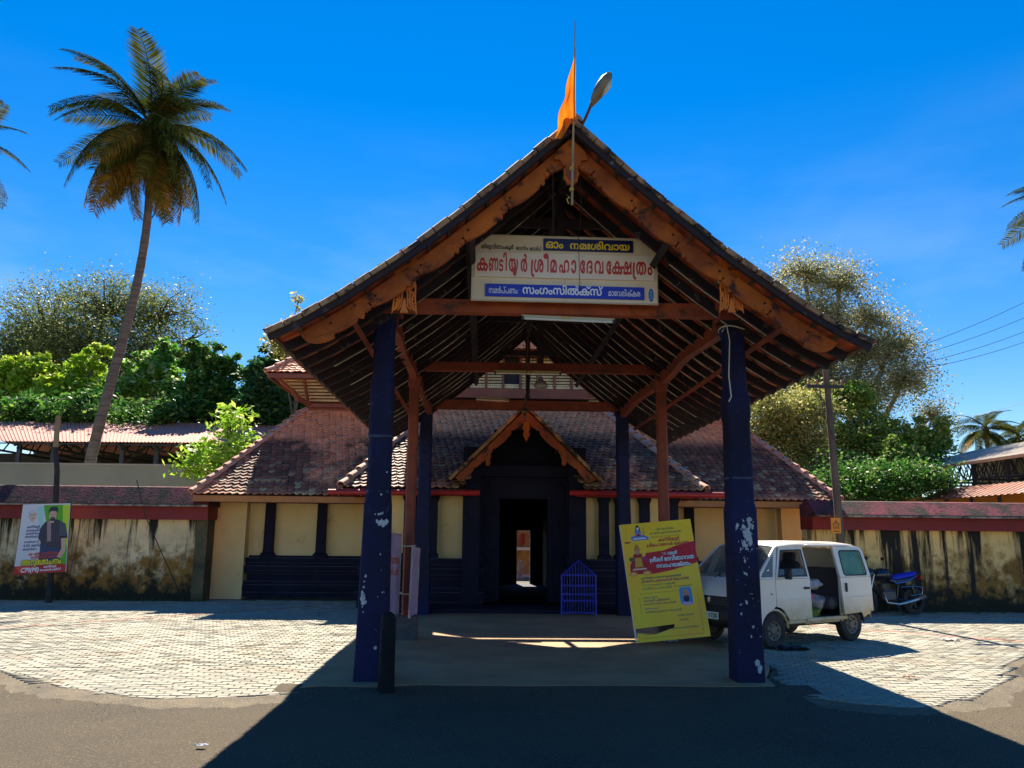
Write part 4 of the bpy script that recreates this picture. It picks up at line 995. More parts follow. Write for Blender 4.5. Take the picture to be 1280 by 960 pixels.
# plain rendered wall and open shed beyond the left wall
z1 = at(100, 581, 26).z
t = thing('rear_wall', 'plain grey green rendered wall behind the left compound wall', 'wall', (-14, 26, 0))
b = MB(); b.bb(-24, -8.3, 26, 26.3, -.1, z1); b.build('render_face', mat('grey_render', (.36, .35, .23), .9, (.30, .30, .2), .6, 8, .2), t)
b = MB(); b.bb(-24, -8.28, 25.97, 26.33, z1, z1 + .05); b.build('wall_cap', mat('grey_cap', (.42, .40, .3), .9), t)
def corrugated(p0, p1, p2, p3, n, amp=.03, nv=2):
    """p0-p1 lower edge, p3-p2 upper edge; n ridges"""
    b = MB(); p0, p1, p2, p3 = map(Vector, (p0, p1, p2, p3)); N_ = n * 6; nn = (p1 - p0).cross(p3 - p0).normalized()
    if nn.z < 0: nn = -nn
    prof = [0, 1, 1, .0, 0, 0]
    def P(i, j):
        u = i / N_; v = j / nv; q = p0.lerp(p1, u).lerp(p3.lerp(p2, u), v); return q + nn * amp * prof[i % 6]
    return b.grid(P, N_, nv)
PINK = mat('pink_sheet', (.56, .25, .19), .8, (.46, .20, .15), .5, metal=.0, c3=(.3, .17, .12), s3=.9, t3=.6)
STEEL = mat('dark_steel', (.03, .03, .035), .6)
e0, e1, r1, r0 = at(-60, 551, 30), at(338, 554, 30), at(368, 530, 34), at(-80, 526, 34)
shed = thing('open_shed', 'long open shed with pink corrugated roof beyond the left wall', 'shed', (-15, 31, 0))
corrugated(e0, e1, r1, r0, 90, .022).build('roof_sheet', PINK, shed, fix=False)
e0b, e1b = Vector((e0.x, 38, e0.z)), Vector((e1.x, 38, e1.z))
corrugated(r0, r1, e1b, e0b, 90, .022).build('roof_sheet', PINK, shed, fix=False)
for k in range(9):
    x = e0.x + 1 + (e1.x - e0.x - 1.5) * k / 8; b = MB(); b.bb(x - .07, x + .07, 30.3, 30.44, -.1, e0.z - .1); b.build('post', STEEL, shed); b = MB(); b.bb(x - .07, x + .07, 37.5, 37.64, -.1, e0.z - .1); b.build('post', STEEL, shed)
    b = MB(); b.beam((x, 30, e0.z - .12), (x, 34, r0.z - .14), .06, .10); b.beam((x, 38, e0.z - .12), (x, 34, r0.z - .14), .06, .10); b.beam((x, 30.2, e0.z - .2), (x, 37.8, e0.z - .2), .05, .08)
    for q in range(4): b.beam((x, 30.6 + q * .9, e0.z - .2), (x, 31.2 + q * .9, e0.z + .05 + (q + .5) * .22), .04, .04)
    b.build('truss', STEEL, shed)
for k in range(6):
    b = MB(); y = 30.1 + k * .75; z = e0.z - .06 + (r0.z - e0.z) * (y - 30) / 4; b.bb(e0.x, e1.x, y - .03, y + .03, z - .04, z + .0); b.build('purlin', STEEL, shed)
b = MB(); b.bb(e0.x - 6, e1.x - .5, 36.5, 36.7, -.1, e0.z + .15); b.build('back_wall', mat('shed_back', (.05, .045, .035), .9), shed)
# sheds on the right
GREY = mat('grey_sheet', (.52, .44, .34), .85, (.42, .36, .28), .6, c3=(.3, .25, .2), s3=1.2, t3=.6)
RUST = mat('rusty_sheet', (.36, .11, .05), .7, (.25, .10, .06), 1., c3=(.33, .28, .24), s3=1.4, t3=.58)
def along(xp, yp, X):
    d = at(xp, yp, 10) - EYE; return EYE + d * (X / d.x)
a, c = along(1330, 561, 16.5), along(1125, 592, 16.5); zE = (a.z + c.z) / 2
sd2 = thing('truss_shed', 'open steel truss shed with grey sheet roof behind the right wall', 'shed', (17, 26, 0))
corrugated((16.5, 19, zE), (16.5, 34, zE), (21.5, 34, zE + 1.25), (21.5, 19, zE + 1.25), 40, .04).build('roof_sheet', GREY, sd2, fix=False)
b = MB(); b.bb(16.46, 16.5, 19, 34, zE - .05, zE + .05); b.build('eave_trim', mat('rust_trim', (.3, .17, .1), .8), sd2)
for k in range(9):
    y = 19.5 + k * 1.75; b = MB()
    b.bb(16.6, 16.72, y - .05, y + .05, -.1, zE); b.build('post', STEEL, sd2); b = MB()
    b.beam((16.6, y, zE - .05), (21.5, y, zE + 1.1), .05, .06); b.beam((16.6, y, zE - .55), (21.5, y, zE - .55), .05, .06)
    for q in range(6): b.beam((16.7 + q * .8, y, zE - .55), (17.1 + q * .8, y, zE + .05 + q * .19), .03, .03); b.beam((17.1 + q * .8, y, zE + .05 + q * .19), (17.5 + q * .8, y, zE - .55), .03, .03)
    b.build('truss', STEEL, sd2)
b = MB(); b.bb(16.6, 16.66, 19, 34, zE - .58, zE - .52)
for k in range(34): y = 19.2 + k * .43; b.beam((16.63, y, zE - .55), (16.63, y + .21, zE - .05), .025, .025); b.beam((16.63, y + .21, zE - .05), (16.63, y + .43, zE - .55), .025, .025)
b.build('edge_truss', STEEL, sd2)
b = MB(); b.bb(21.4, 21.6, 19, 34, -.1, zE + 1); b.build('back_wall', mat('pale_back', (.40, .38, .28), .9), sd2)
a, c = along(1280, 617, 15.6), along(1215, 622, 15.6); zR = a.z
sd3 = thing('lean_to', 'low lean-to with rusty red sheet roof and orange wall behind the right wall', 'shed', (16, 24, 0))
corrugated((15.4, 19, zR), (15.4, 28, zR), (16.4, 28, zR + .42), (16.4, 19, zR + .42), 30, .03).build('roof_sheet', RUST, sd3, fix=False)
b = MB(); b.bb(16.2, 16.35, 19, 34, -.1, zR + .2); b.build('wall', mat('orange_wall', (.70, .32, .06), .9, (.6, .26, .05), 1.), sd3)
for k in range(7): y = 19.4 + k * 1.4; b = MB(); b.bb(15.5, 15.58, y - .04, y + .04, -.1, zR); b.build('post', STEEL, sd3)
# ---- poles
POLEM = mat('old_pole', (.16, .12, .08), .85, (.08, .065, .05), 3., 8, .5, 20., stretch=(1, 1, .3))
up_ = thing('utility_pole', 'weathered utility pole with steel crossarm standing behind the white van', 'pole', (7.95, 17.7, 0))
b = MB(); b.tube([(7.99, 17.7, -.1), (7.93, 17.7, 2.5), (7.86, 17.7, at(1033, 462, 17.7).z)], [.10, .085, .065], 12); b.build('shaft', POLEM, up_)
ph = at(1032, 483, 17.62); b = MB(); b.box(ph, (.85, .06, .07)); ca = b.build('crossarm', mat('galvanised', (.035, .035, .04), .7), up_)
for dx in (-.38, -.2, .2, .38):
    b = MB(); b.lathe([(.02, 0), (.035, .03), (.02, .06), (.04, .09), (.02, .12), (.01, .14)], ph + Vector((dx, 0, .03)), 8); b.build('insulator', mat('porcelain', (.35, .18, .1), .3), ca)
b = MB(); b.tube([ph + Vector((-.15, -.02, 0)), ph + Vector((-.10, -.02, -.6)), (7.9, 17.6, 3.8)], .012, 5); b.tube([ph + Vector((-.3, 0, -.03)), ph + Vector((0, 0, -.45))], .012, 5); b.build('stay_rod', STEEL, up_)
pp = at(1045, 657, 17.58)
Pn = MB(); Pn.rbox(pp, (.22, .01, .34), .003); sg = Pn.build('number_plate', mat('orange_plate', (.75, .25, .01), .5), up_)
pr = Print((pp.x - .11, pp.y - .006, pp.z - .17), (1, 0, 0), (0, 0, 1), sg)
K = INK('1a1410'); pr.rect(.03, .20, .19, .215, K); pr.rect(.045, .10, .06, .20, K); pr.rect(.16, .10, .175, .20, K); pr.rect(.085, .10, .10, .17, K); pr.rect(.12, .10, .135, .17, K); pr.rect(.06, .235, .16, .25, K); pr.rect(.10, .25, .12, .29, K); pr.rect(.04, .04, .18, .055, K); pr.done('plate_marking')
def wire(name, pts, r, label, m=None):
    P = []
    for (a, c, sag) in pts:
        a, c = Vector(a), Vector(c)
        for k in range(13): t = k / 12; q = a.lerp(c, t); q.z -= sag * 4 * t * (1 - t); P.append(q)
    b = MB(); b.tube(P, r * .75, 4); return tag(b.build(name, m or STEEL), label, 'wire')
for k, (dx, xe, ye, lab) in enumerate(((-.38, 1330, 352, 'uppermost overhead wire from the right utility pole'), (-.2, 1330, 374, 'second overhead wire from the right utility pole'), (.2, 1330, 393, 'third overhead wire from the right utility pole'), (.38, 1330, 408, 'lowest of the four wires leaving the crossarm'))):
    wire('overhead_wire', [(ph + Vector((dx, 0, .14)), at(xe, ye, 24), .25)], .009, lab)
wire('overhead_wire', [(at(1180, 522, 40), at(1330, 482, 28), .3)], .012, 'thin overhead wire passing above the distant small palms')
lpole = thing('wooden_post', 'thin dark wooden post with a pale sawn top behind the election poster', 'post', (-9.9, 19.3, 0))
zt = at(73, 520, 19.3).z; b = MB(); b.tube([(-9.95, 19.3, -.1), (-10.0, 19.3, 1.5), (-10.1, 19.3, 3.0), (-10.2, 19.3, zt - .75)], [.075, .07, .06, .055], 9); b.build('shaft', mat('dark_bark', (.045, .04, .03), .9, (.02, .02, .02), 6.), lpole)
b = MB(); b.tube([(-10.2, 19.3, zt - .75), (-10.22, 19.3, zt)], [.062, .06], 9); b.build('sawn_top', mat('sawn_wood', (.42, .29, .13), .85, (.25, .17, .09), 5., stretch=(1, 1, .2)), lpole)
b = MB(); b.tube([at(171, 600, 19.8) * 1, at(182, 646, 19.6), at(226, 744, 19.4)], .012, 5)
tag(b.build('guy_wire', mat('dark_bark', (0, 0, 0))), 'thin dark guy wire slanting down the left compound wall', 'wire')
# ------------------------------------------------------------------ signs and small things
def quad_axes(tl, tr, bl): u = (tr - tl).normalized(); v = (tl - bl).normalized(); n = u.cross(v).normalized(); return u, v, n
CREAM = mat('cream_board', (.88, .74, .50), .5, (.76, .62, .42), 1.5, c3=(.35, .25, .15), s3=3., t3=.66)
Ys = 9.32
tl, tr, br_, bl = at(590.5, 292.5, Ys), at(821, 299, Ys), at(819.5, 382, Ys), at(588.5, 375, Ys)
W_, H_ = (tr - tl).length, (tl - bl).length
sign = thing('temple_signboard', 'cream signboard with large red Malayalam temple name hanging across the porch gable', 'sign', ((bl.x + br_.x) / 2, Ys, bl.z))
u, v, n = quad_axes(tl, tr, bl)
def board(parent, name, x0, y0, x1, y1, z0, z1, m, o=bl, u=u, v=v, n=n):
    b = MB(); b.prism([(x0, y0), (x1, y0), (x1, y1), (x0, y1)], o + n * z0, u, v, n * (z1 - z0)); return b.build(name, m, parent)
board(sign, 'backboard', 0, 0, W_, H_, -.03, 0, CREAM)
fr = MB()
for (x0, y0, x1, y1) in ((0, 0, W_, .014), (0, H_ - .014, W_, H_), (0, .014, .014, H_ - .014), (W_ - .014, .014, W_, H_ - .014)): fr.prism([(x0, y0), (x1, y0), (x1, y1), (x0, y1)], bl, u, v, n * .006)
fr.build('frame', mat('frame_cream', (.58, .5, .36), .5), sign)
NAVY = mat('navy_board', (.006, .010, .09), .4); BLUE = mat('blue_board', (.008, .03, .52), .4)
b1 = board(sign, 'name_panel', .017 * W_, .35 * H_, .98 * W_, .722 * H_, .001, .028, mat('light_board', (.92, .80, .64), .5, (.82, .70, .56), 2.))
b2 = board(sign, 'prayer_panel', .383 * W_, .775 * H_, .868 * W_, .955 * H_, .001, .022, NAVY)
b3 = board(sign, 'sponsor_panel', .075 * W_, .06 * H_, .925 * W_, .246 * H_, .001, .022, BLUE)
K_, YE, RE, WH = INK('14110f'), INK('f6d21c'), INK('c8382c'), INK('f2f2f4')
pr = Print(bl, u, v, sign); pr.text('തിരുവിതാംകൂർ', .048 * W_, .785 * H_, .045, .175 * W_, K_, .03); pr.text('േദവസ്വം', .235 * W_, .775 * H_, .043, .068 * W_, K_, .03); pr.text('േബാർഡ്', .31 * W_, .77 * H_, .043, .064 * W_, K_, .03)
pr.oval(.963 * W_, .14 * H_, .014 * W_, .10 * H_, INK('1d55b8'), .002); pr.oval(.963 * W_, .14 * H_, .009 * W_, .075 * H_, INK('5f9ad8'), .003, 18); pr.line([(.958 * W_, .10 * H_), (.966 * W_, .14 * H_), (.960 * W_, .18 * H_)], .006, INK('1d3f98'), .0045); pr.done()
pr = Print(bl + n * .022, u, v, b2); yb = .81 * H_; pr.text('ഓം', .395 * W_, yb, .085, .096 * W_, YE, .03); pr.text('നമഃശിവായ', .525 * W_, yb - .005, .075, .325 * W_, YE, .03); pr.done()
pr = Print(bl + n * .028, u, v, b1); yb = .44 * H_; hh = .165
for ink, fat, lift in ((INK('f4e2cc'), .062, .001), (RE, .030, .003)):
    X = lambda q: (q - 55) / 1174 * W_
    pr.text('ക', X(88), yb, hh, X(157) - X(88), ink, fat, lift); pr.text('ണ', X(163), yb, hh, X(222) - X(163), ink, fat, lift + .0004); pr.text('ട', X(226), yb, hh * .9, X(254) - X(226), ink, fat, lift)
    pr.text('ി', X(252), yb, hh, X(276) - X(252), ink, fat, lift + .0004); pr.text('യ', X(288), yb, hh, X(346) - X(288), ink, fat, lift); pr.text('ൂ', X(314), yb - .01, hh * .72, X(338) - X(314), ink, fat, lift + .0008); pr.text('ർ', X(362), yb, hh, X(404) - X(362), ink, fat, lift)
    pr.text(RAKAR, X(424), yb, hh, .012 * W_, ink, fat, lift); pr.text('ശ', X(446), yb, hh, X(506) - X(446), ink, fat, lift + .0004); pr.text('ി', X(512), yb, hh, X(538) - X(512), ink, fat, lift)
    pr.oval(X(519), yb + .20, .022 + fat * .2, .030 + fat * .2, ink, lift + .0006)
    pr.text('മ', X(548), yb, hh, X(590) - X(548), ink, fat, lift); pr.text('ഹ', X(604), yb, hh, X(668) - X(604), ink, fat, lift); pr.text('ാ', X(680), yb, hh, X(712) - X(680), ink, fat, lift)
    pr.text('േ', X(736), yb, hh, X(768) - X(736), ink, fat, lift); pr.text('ദ', X(776), yb, hh, X(816) - X(776), ink, fat, lift); pr.text('വ', X(826), yb, hh, X(884) - X(826), ink, fat, lift)
    pr.text('േ', X(902), yb, hh, X(934) - X(902), ink, fat, lift); pr.text('ക', X(938), yb, hh, X(1002) - X(938), ink, fat, lift); pr.text('ഷ', X(990), yb, hh, X(1062) - X(990), ink, fat, lift + .0004)
    pr.text(RAKAR, X(1066), yb, hh, .012 * W_, ink, fat, lift); pr.text('ത', X(1090), yb, hh, X(1154) - X(1090), ink, fat, lift + .0004); pr.text('ം', X(1162), yb, hh * .95, X(1194) - X(1162), ink, fat, lift)
pr.done()
pr = Print(bl + n * .022, u, v, b3); yb = .105 * H_
pr.text('സമർപ്പണം:', X(165), yb, .065, X(350) - X(165), WH, .006); pr.text('സംഗംസിൽക്സ്', X(375), yb + .003, .085, X(880) - X(375), WH, .026); pr.text('മാേവലിക്കര', X(912), yb + .003, .062, X(1115) - X(912), WH, .008); pr.done()
for q in (.5,): board(sign, 'panel_seam', q * W_, 0.02, q * W_ + .003, .35 * H_, .0, .003, mat('seam', (.25, .2, .14), .8))
# fluorescent tubes (unlit)
def tube_light(p, q, label, body=(.52, .45, .26)):
    p, q = Vector(p), Vector(q); t = thing('tube_light', label, 'light', (p + q) / 2, group='tube lights under the porch beams')
    b = MB(); b.beam(p, q, .05, .045); b.build('batten_box', mat('cream_enamel', body, .5), t)
    b = MB(); d = (q - p) * .03; b.tube([p + d + Vector((0, -.035, -.028)), q - d + Vector((0, -.035, -.028))], .014, 10); b.build('tube', mat('milk_glass', (.75, .72, .62), .3), t)
    for e, s_ in ((p, 1), (q, -1)):
        b = MB(); b.box(e + (q - p).normalized() * .012 * s_ + Vector((0, -.03, -.022)), (.025, .035, .05)); b.build('end_cap', mat('black_plastic', (.02, .02, .02), .5), t)
    b = MB(); b.box((p + q) / 2 + Vector((-.03, -.03, 0)), (.12, .016, .03)); b.build('ballast_label', mat('ballast_ochre', (.55, .36, .08), .5), t)
tube_light(at(652, 396, 9.46), at(768, 401, 9.46), 'cream tube light fixed under the front tie beam below the signboard')
tube_light(at(618, 464.5, 12.96), at(701, 466, 12.96), 'pale tube light fixed under the middle tie beam')
tube_light(at(594, 498, 16.94), at(637, 500, 16.94), 'dim greenish tube light on the rear tie beam', (.3, .3, .2))
# flag on its pole
fl = thing('flag', 'plain orange cloth flag flying from a thin pole above the gable point', 'flag', at(716, 250, 8.1))
p0, p1 = at(715, 256, 8.12), at(719, 25, 8.12)
b = MB(); b.tube([p0, p0.lerp(p1, .5), p1], [.014, .012, .006], 8); b.build('pole', mat('pale_bamboo', (.50, .38, .20), .7, (.2, .14, .08), 8., stretch=(1, 1, .3)), fl)
A0, A1, T_ = at(719.5, 58, 8.1), at(720, 150, 8.1), at(692, 180, 8.1)
def flagpt(i, j):
    t = j / 26; s_ = i / 10; top = A0.lerp(A1, t)
    # free edge from top corner down to the low left tip
    fe = [(719, 57), (713, 90), (706, 118), (700, 140), (696, 160), (692, 181)]
    k = t * (len(fe) - 1); a = int(min(k, len(fe) - 2)); f = k - a; e = at(fe[a][0] + (fe[a + 1][0] - fe[a][0]) * f, fe[a][1] + (fe[a + 1][1] - fe[a][1]) * f, 8.1)
    p = top.lerp(e, s_); p.y += .05 * math.sin(s_ * 9 + t * 3) * t + .03 * math.sin(t * 14 + s_ * 3) * s_; p.x += .012 * math.sin(t * 17) * s_
    if j == 26: p.z += .02 * math.sin(s_ * 7)
    return p
b = MB(); b.grid(flagpt, 10, 26); fo = b.build('cloth', mat('orange_cloth', (.92, .26, .015), .8, (.80, .20, .01), 2., trans=.45), fl, smooth=True, fix=False)
b = MB()
for z_ in (212, 238): 
    c = at(714.5, z_, 8.12)
    for k in range(3): b.tube([c + Vector((.022 * math.cos(a), .022 * math.sin(a), .012 * k + .004 * math.sin(a * 3))) for a in [i * .7 for i in range(10)]], .005, 4)
c = at(712, 246, 8.1); b.tube([c, c + Vector((-.03, 0, -.03)), c + Vector((-.01, 0, -.08))], .006, 4); b.build('rope_tie', mat('yellow_rope', (.62, .45, .06), .8), fl)
t = thing('lightning_rod', 'thin dark iron rod standing left of the flagpole down to the signboard', 'rod', at(691, 292, 8.5))
b = MB(); b.tube([at(691.5, 292, 9.2), at(691, 200, 8.42)], .011, 6); b.build('rod', STEEL, t)
b = MB(); b.lathe([(.012, 0), (.03, .02), (.012, .05)], at(691, 200, 8.42), 8); b.build('rod_tip', STEEL, t)
wire('cable', [(at(691, 205, 8.4), at(714, 206, 8.3), .06)], .006, 'short slack cable between the iron rod and the flagpole')
wire('cable', [(at(722, 170, 8.3), at(727, 262, 8.6), -.0), (at(727, 262, 8.6), at(723, 300, 9.2), 0), (at(723, 300, 9.2), at(725, 362, 9.26), 0)], .005, 'thin dark cable running from the street lamp arm down over the signboard')
# street lamp wrapped in plastic
sl_ = thing('street_lamp', 'old cobra head street lamp in a torn plastic cover tilted above the gable', 'lamp', at(722, 175, 8.35))
b = MB(); b.tube([at(717, 195, 8.38), at(722, 168, 8.34), at(733, 145, 8.25), at(741, 126, 8.2)], .017, 8); b.build('arm', mat('rusty_pipe', (.13, .07, .05), .8, (.06, .04, .04), 9.), sl_)
q0, q1 = at(738, 133, 8.2), at(763, 91, 8.15)
d = q1 - q0; pts = [q0 + d * t for t in (0, .08, .2, .4, .6, .8, .92, 1)]
b = MB(); b.tube(pts, [.025, .035, .065, .088, .098, .088, .055, .012], 14, flat=.7)
for i, p in enumerate(b.v): b.v[i] = p + Vector((.006 * math.sin(i * 2.3), .006 * math.sin(i * 1.7), .006 * math.sin(i * 3.1)))
b.build('head', mat('plastic_cover', (.10, .09, .055), .55, (.22, .19, .11), 7.), sl_, smooth=True)
s_ = d.cross(Vector((0, 1, 0))).normalized()
b = MB(); pts = [q0 + d * t + s_ * .055 * (1 if s_.x > 0 else -1) - Vector((0, .03, 0)) for t in (.35, .5, .65, .8)]; b.tube(pts, [.01, .035, .04, .015], 8); b.build('glass_bowl', mat('cloudy_glass', (.55, .53, .42), .25), sl_, smooth=True)
# hanging brass lamp with chain, glass lantern
hl = thing('hanging_lamp', 'slim hanging chain lamp in the centre of the porch', 'lamp', at(657, 425, 12.6))
tp, bt = at(660, 412, 12.6), at(656, 512, 12.6); b = MB(); n_ = 22
for k in range(n_): c = tp.lerp(bt, (k + .5) / n_); b.tube([c + Vector((0, 0, .03)), c + Vector((.012 if k % 2 else 0, 0 if k % 2 else .012, 0)), c - Vector((0, 0, .03))], .008, 5)
b.build('chain', mat('dull_brass', (.20, .13, .06), .45, (.05, .04, .05), 12., metal=.6), hl)
b = MB(); c = bt; b.lathe([(.0, .09), (.02, .07), (.025, .03), (.07, .0), (.085, -.02), (.05, -.04), (.02, -.07), (.035, -.10), (.01, -.15), (.0, -.19)], c, 14); b.build('lamp_dish', mat('dull_brass', ()), hl)
b = MB(); b.bb(tp.x - .02, tp.x + .02, 12.55, 12.65, tp.z, 5.2); b.build('hanger', STEEL, hl)
gl = thing('glass_lantern', 'clear glass bowl lantern hanging under the rear of the porch', 'lamp', at(676, 465, 16.4))
c = at(676, 480, 16.4); b = MB(); b.lathe([(.02, .16), (.04, .15), (.05, .09), (.12, .03), (.15, -.03), (.13, -.08), (.06, -.12), (.02, -.14)], c, 16); b.build('glass_bowl', mat('smoky_glass', (.38, .34, .30), .15, alpha=.75), gl, smooth=True)
b = MB(); b.tube([c + Vector((0, 0, .14)), c + Vector((0, 0, .6))], .008, 5); b.build('hook', STEEL, gl)
wire('cable', [(at(657, 396, 12.7), at(700, 462, 12.95), .1)], .005, 'slack cable from the centre of the roof to the middle tube light')
wire('cable', [(at(668, 430, 12.9), at(657, 512, 12.5), .05)], .006, 'cable twisted down beside the hanging chain lamp')
# white cord round the right front pillar
b = MB(); c = at(917, 408, 9.42); P = [Vector((3.10 + .17 * math.cos(a), 9.6 + .17 * math.sin(a), c.z + .02 * math.sin(a * 2))) for a in [i * math.pi / 8 for i in range(17)]]
b.tube(P, .009, 5); b.tube([at(902, 415, 9.4), at(908, 406, 9.4), at(912, 425, 9.4), at(911, 470, 9.4), at(914, 496, 9.4), at(911, 502, 9.4)], .008, 5)
tag(b.build('cord', mat('white_cord', (.6, .56, .42), .8)), 'pale cord tied round the top of the right front stone pillar', 'rope')
# bollard
bo = MB(); bo.lathe([(.092, -.06), (.092, .02), (.088, .1), (.084, .5), (.082, .72), (.070, .77), (.03, .80), (.0, .80)], (-1.0, 8.98, 0), 18); tag(smooth_angle(bo.build('bollard', mat('black_pipe', (.005, .006, .010), .8, (.012, .014, .012), 5., 8, .4, 20., spec=.2))), 'short black round bollard in front of the left front pillar', 'bollard')
# pink information boards strapped to the left middle post
PK = mat('pink_board', (.55, .38, .52), .5, (.42, .28, .42), 4.); WF = mat('white_frame', (.62, .55, .45), .6, (.4, .25, .15), 5.)
def strapped(tl, tr, bl, label, inkrows):
    t = thing('notice_board', label, 'sign', bl); u, v, n = quad_axes(tl, tr, bl); w_, h_ = (tr - tl).length, (tl - bl).length
    b = MB(); b.prism([(0, 0), (w_, 0), (w_, h_), (0, h_)], bl, u, v, -n * .012); pn = b.build('panel', PK, t)
    for (x0, y0, x1, y1) in ((0, 0, w_, .025), (0, h_ - .025, w_, h_), (0, .025, .02, h_ - .025), (w_ - .02, .025, w_, h_ - .025)):
        b = MB(); b.prism([(x0, y0), (x1, y0), (x1, y1), (x0, y1)], bl, u, v, n * .014); b.build('frame_bar', WF, t)
    pr = Print(bl, u, v, pn)
    for (tx, x, y, hh, ww) in inkrows: pr.text(tx, x * w_, y * h_, hh, ww * w_, INK('c0622a'), .03)
    pr.done()
strapped(Vector((-1.42, 12.25, 1.66)), Vector((-1.29, 12.98, 1.62)), Vector((-1.43, 12.25, .44)), 'pink lettered notice board strapped to the left side of the left middle post', [('സ്വാഗതം', .1, .62, .10, .8), ('വഴിപാട്', .1, .48, .08, .8)])
strapped(Vector((-1.10, 12.85, 1.43)), Vector((-1.02, 13.3, 1.40)), Vector((-1.12, 12.85, .34)), 'narrow pink framed board strapped to the right side of the left middle post', [])
b = MB()
for z_ in (1.44, .70):
    b.tube([Vector((-1.20 + dx, 13.1 + dy, z_ + dz)) for dx, dy, dz in ((-.16, -.2, .02), (-.02, -.12, -.01), (.12, -.12, .0), (.12, .1, 0), (-.11, .12, 0), (-.16, -.2, .02))], .010, 5)
b.tube([(-1.36, 12.9, 1.46), (-1.32, 12.85, 1.36), (-1.3, 12.86, 1.3)], .008, 5)
tag(b.build('strap', mat('white_cord', ())), 'white cords tying the notice boards to the left middle post', 'rope')
# blue metal barrier
bg_ = thing('blue_barrier', 'blue painted steel barrier with a pointed top beside the dark doorway', 'barrier', (1.98, 16.9, 0))
BP = mat('blue_paint', (.012, .03, .50), .45, (.01, .02, .32), 5., c3=(.03, .03, .08), s3=9., t3=.64)
xa, xb = at(702, 768, 16.9).x, at(745, 769, 16.9).x; zs = at(720, 719, 16.9).z; zp = at(720, 701, 16.9).z; xm = (xa + xb) / 2
b = MB(); b.tube([(xa, 16.9, 0), (xa, 16.9, zs), (xm, 16.9, zp), (xb, 16.9, zs), (xb, 16.9, 0)], .020, 8); b.build('frame', BP, bg_)
for yy in (719, 732, 743, 751, 766): z_ = at(720, yy, 16.9).z; b = MB(); b.bb(xa, xb, 16.89, 16.91, z_ - .016, z_ + .016); b.build('rail', BP, bg_)
for k in range(1, 12):
    x = xa + (xb - xa) * k / 12; top = zs + (zp - zs) * (1 - abs(x - xm) / (xb - xm)); b = MB(); b.tube([(x, 16.925, .05), (x, 16.925, top)], .008, 6); b.build('bar', BP, bg_)
b = MB(); b.tube([(xa + .03, 16.9, .4), (xa + .03, 17.15, .01)], .014, 6); b.tube([(xb - .03, 16.9, .4), (xb - .03, 17.15, .01)], .014, 6); b.build('prop_leg', BP, bg_)
# yellow festival board leaning on the right middle post
tl, tr, br_, bl = at(775.5, 656, 12.86), at(863, 648.5, 12.86), at(889, 795, 12.5), at(796, 804, 12.5)
u, v, n = quad_axes(tl, tr, bl); v = (v - u * v.dot(u)).normalized(); u = ((tr - tl) + (br_ - bl)).normalized(); v = ((tl - bl) + (tr - br_)); v = (v - u * v.dot(u)).normalized(); n = u.cross(v)
W_, H_ = ((tr - tl).length + (br_ - bl).length) / 2, ((tl - bl).length + (tr - br_).length) / 2
fb = thing('festival_board', 'yellow festival board with a red band leaning against the right middle post', 'sign', bl)
YB = mat('yellow_print', (1.0, .52, .006), .4, (.92, .66, .012), 1.1, 2)
b = MB(); b.prism([(0, 0), (W_, 0), (W_, H_), (0, H_), (0, .205), (.545 * W_, .225), (.53 * W_, .175), (.28 * W_, .105), (.03, .14), (.02, .06)], bl, u, v, -n * .01); pn = b.build('printed_panel', YB, fb)
for (x0, y0, x1, y1) in ((-.012, 0, .012, H_), (W_ - .02, 0, W_, H_), (0, H_ - .02, W_, H_), (0, 0, W_, .02)):
    b = MB(); b.prism([(x0, y0), (x1, y0), (x1, y1), (x0, y1)], bl - n * .032, u, v, n * .02); b.build('frame_bar', mat('white_timber', (.7, .66, .58), .7), fb)
pr = Print(bl, u, v, pn); w, h = W_, H_
IR, IG, IP, IB_ = INK('c01020'), INK('1c5a50'), INK('a02458'), INK('283a90')
P4 = lambda pts, ink, lift=.001: pr.poly([(a * w, c * h) for a, c in pts], ink, lift)
P4([(.30, .735), (.55, .745), (.72, .775), (1, .805), (1, .62), (.86, .60), (.62, .57), (.30, .55), (.22, .56)], IR)
for (tx, x, y, hh, ww, ink, f) in (('ഓം നമഃ ശിവായ', .50, .925, .030, .24, IG, .01), ('ഓം അന്നപൂർേണശ്വൈരൃ നമഃ', .40, .893, .028, .44, IG, .01), ('തിരുവിതാംകൂർ േദവസ്വം േബാർഡ്', .40, .862, .020, .42, INK('b06a30'), 0.), ('കണ്ടിയൂർ', .50, .825, .045, .30, IR, .03), (RAKAR + 'ശീമഹാേദവർ േക്ഷ' + RAKAR + 'തം', .33, .785, .042, .62, IR, .03)):
    pr.text(tx, x * w, y * h, hh, ww * w, ink, f)
for ink, f, lf in ((INK('101018'), .09, .002), (INK('f0f0f4'), .025, .003)):
    pr.text('38-ാമത്', .52 * w, .705 * h, .042, .22 * w, ink, f, lf); pr.text(RAKAR + 'ശീമദ് േദവീഭാഗവത', .34 * w, .655 * h, .055, .62 * w, ink, f, lf); pr.text('നവാഹയജ്ഞം', .42 * w, .60 * h, .052, .48 * w, ink, f, lf)
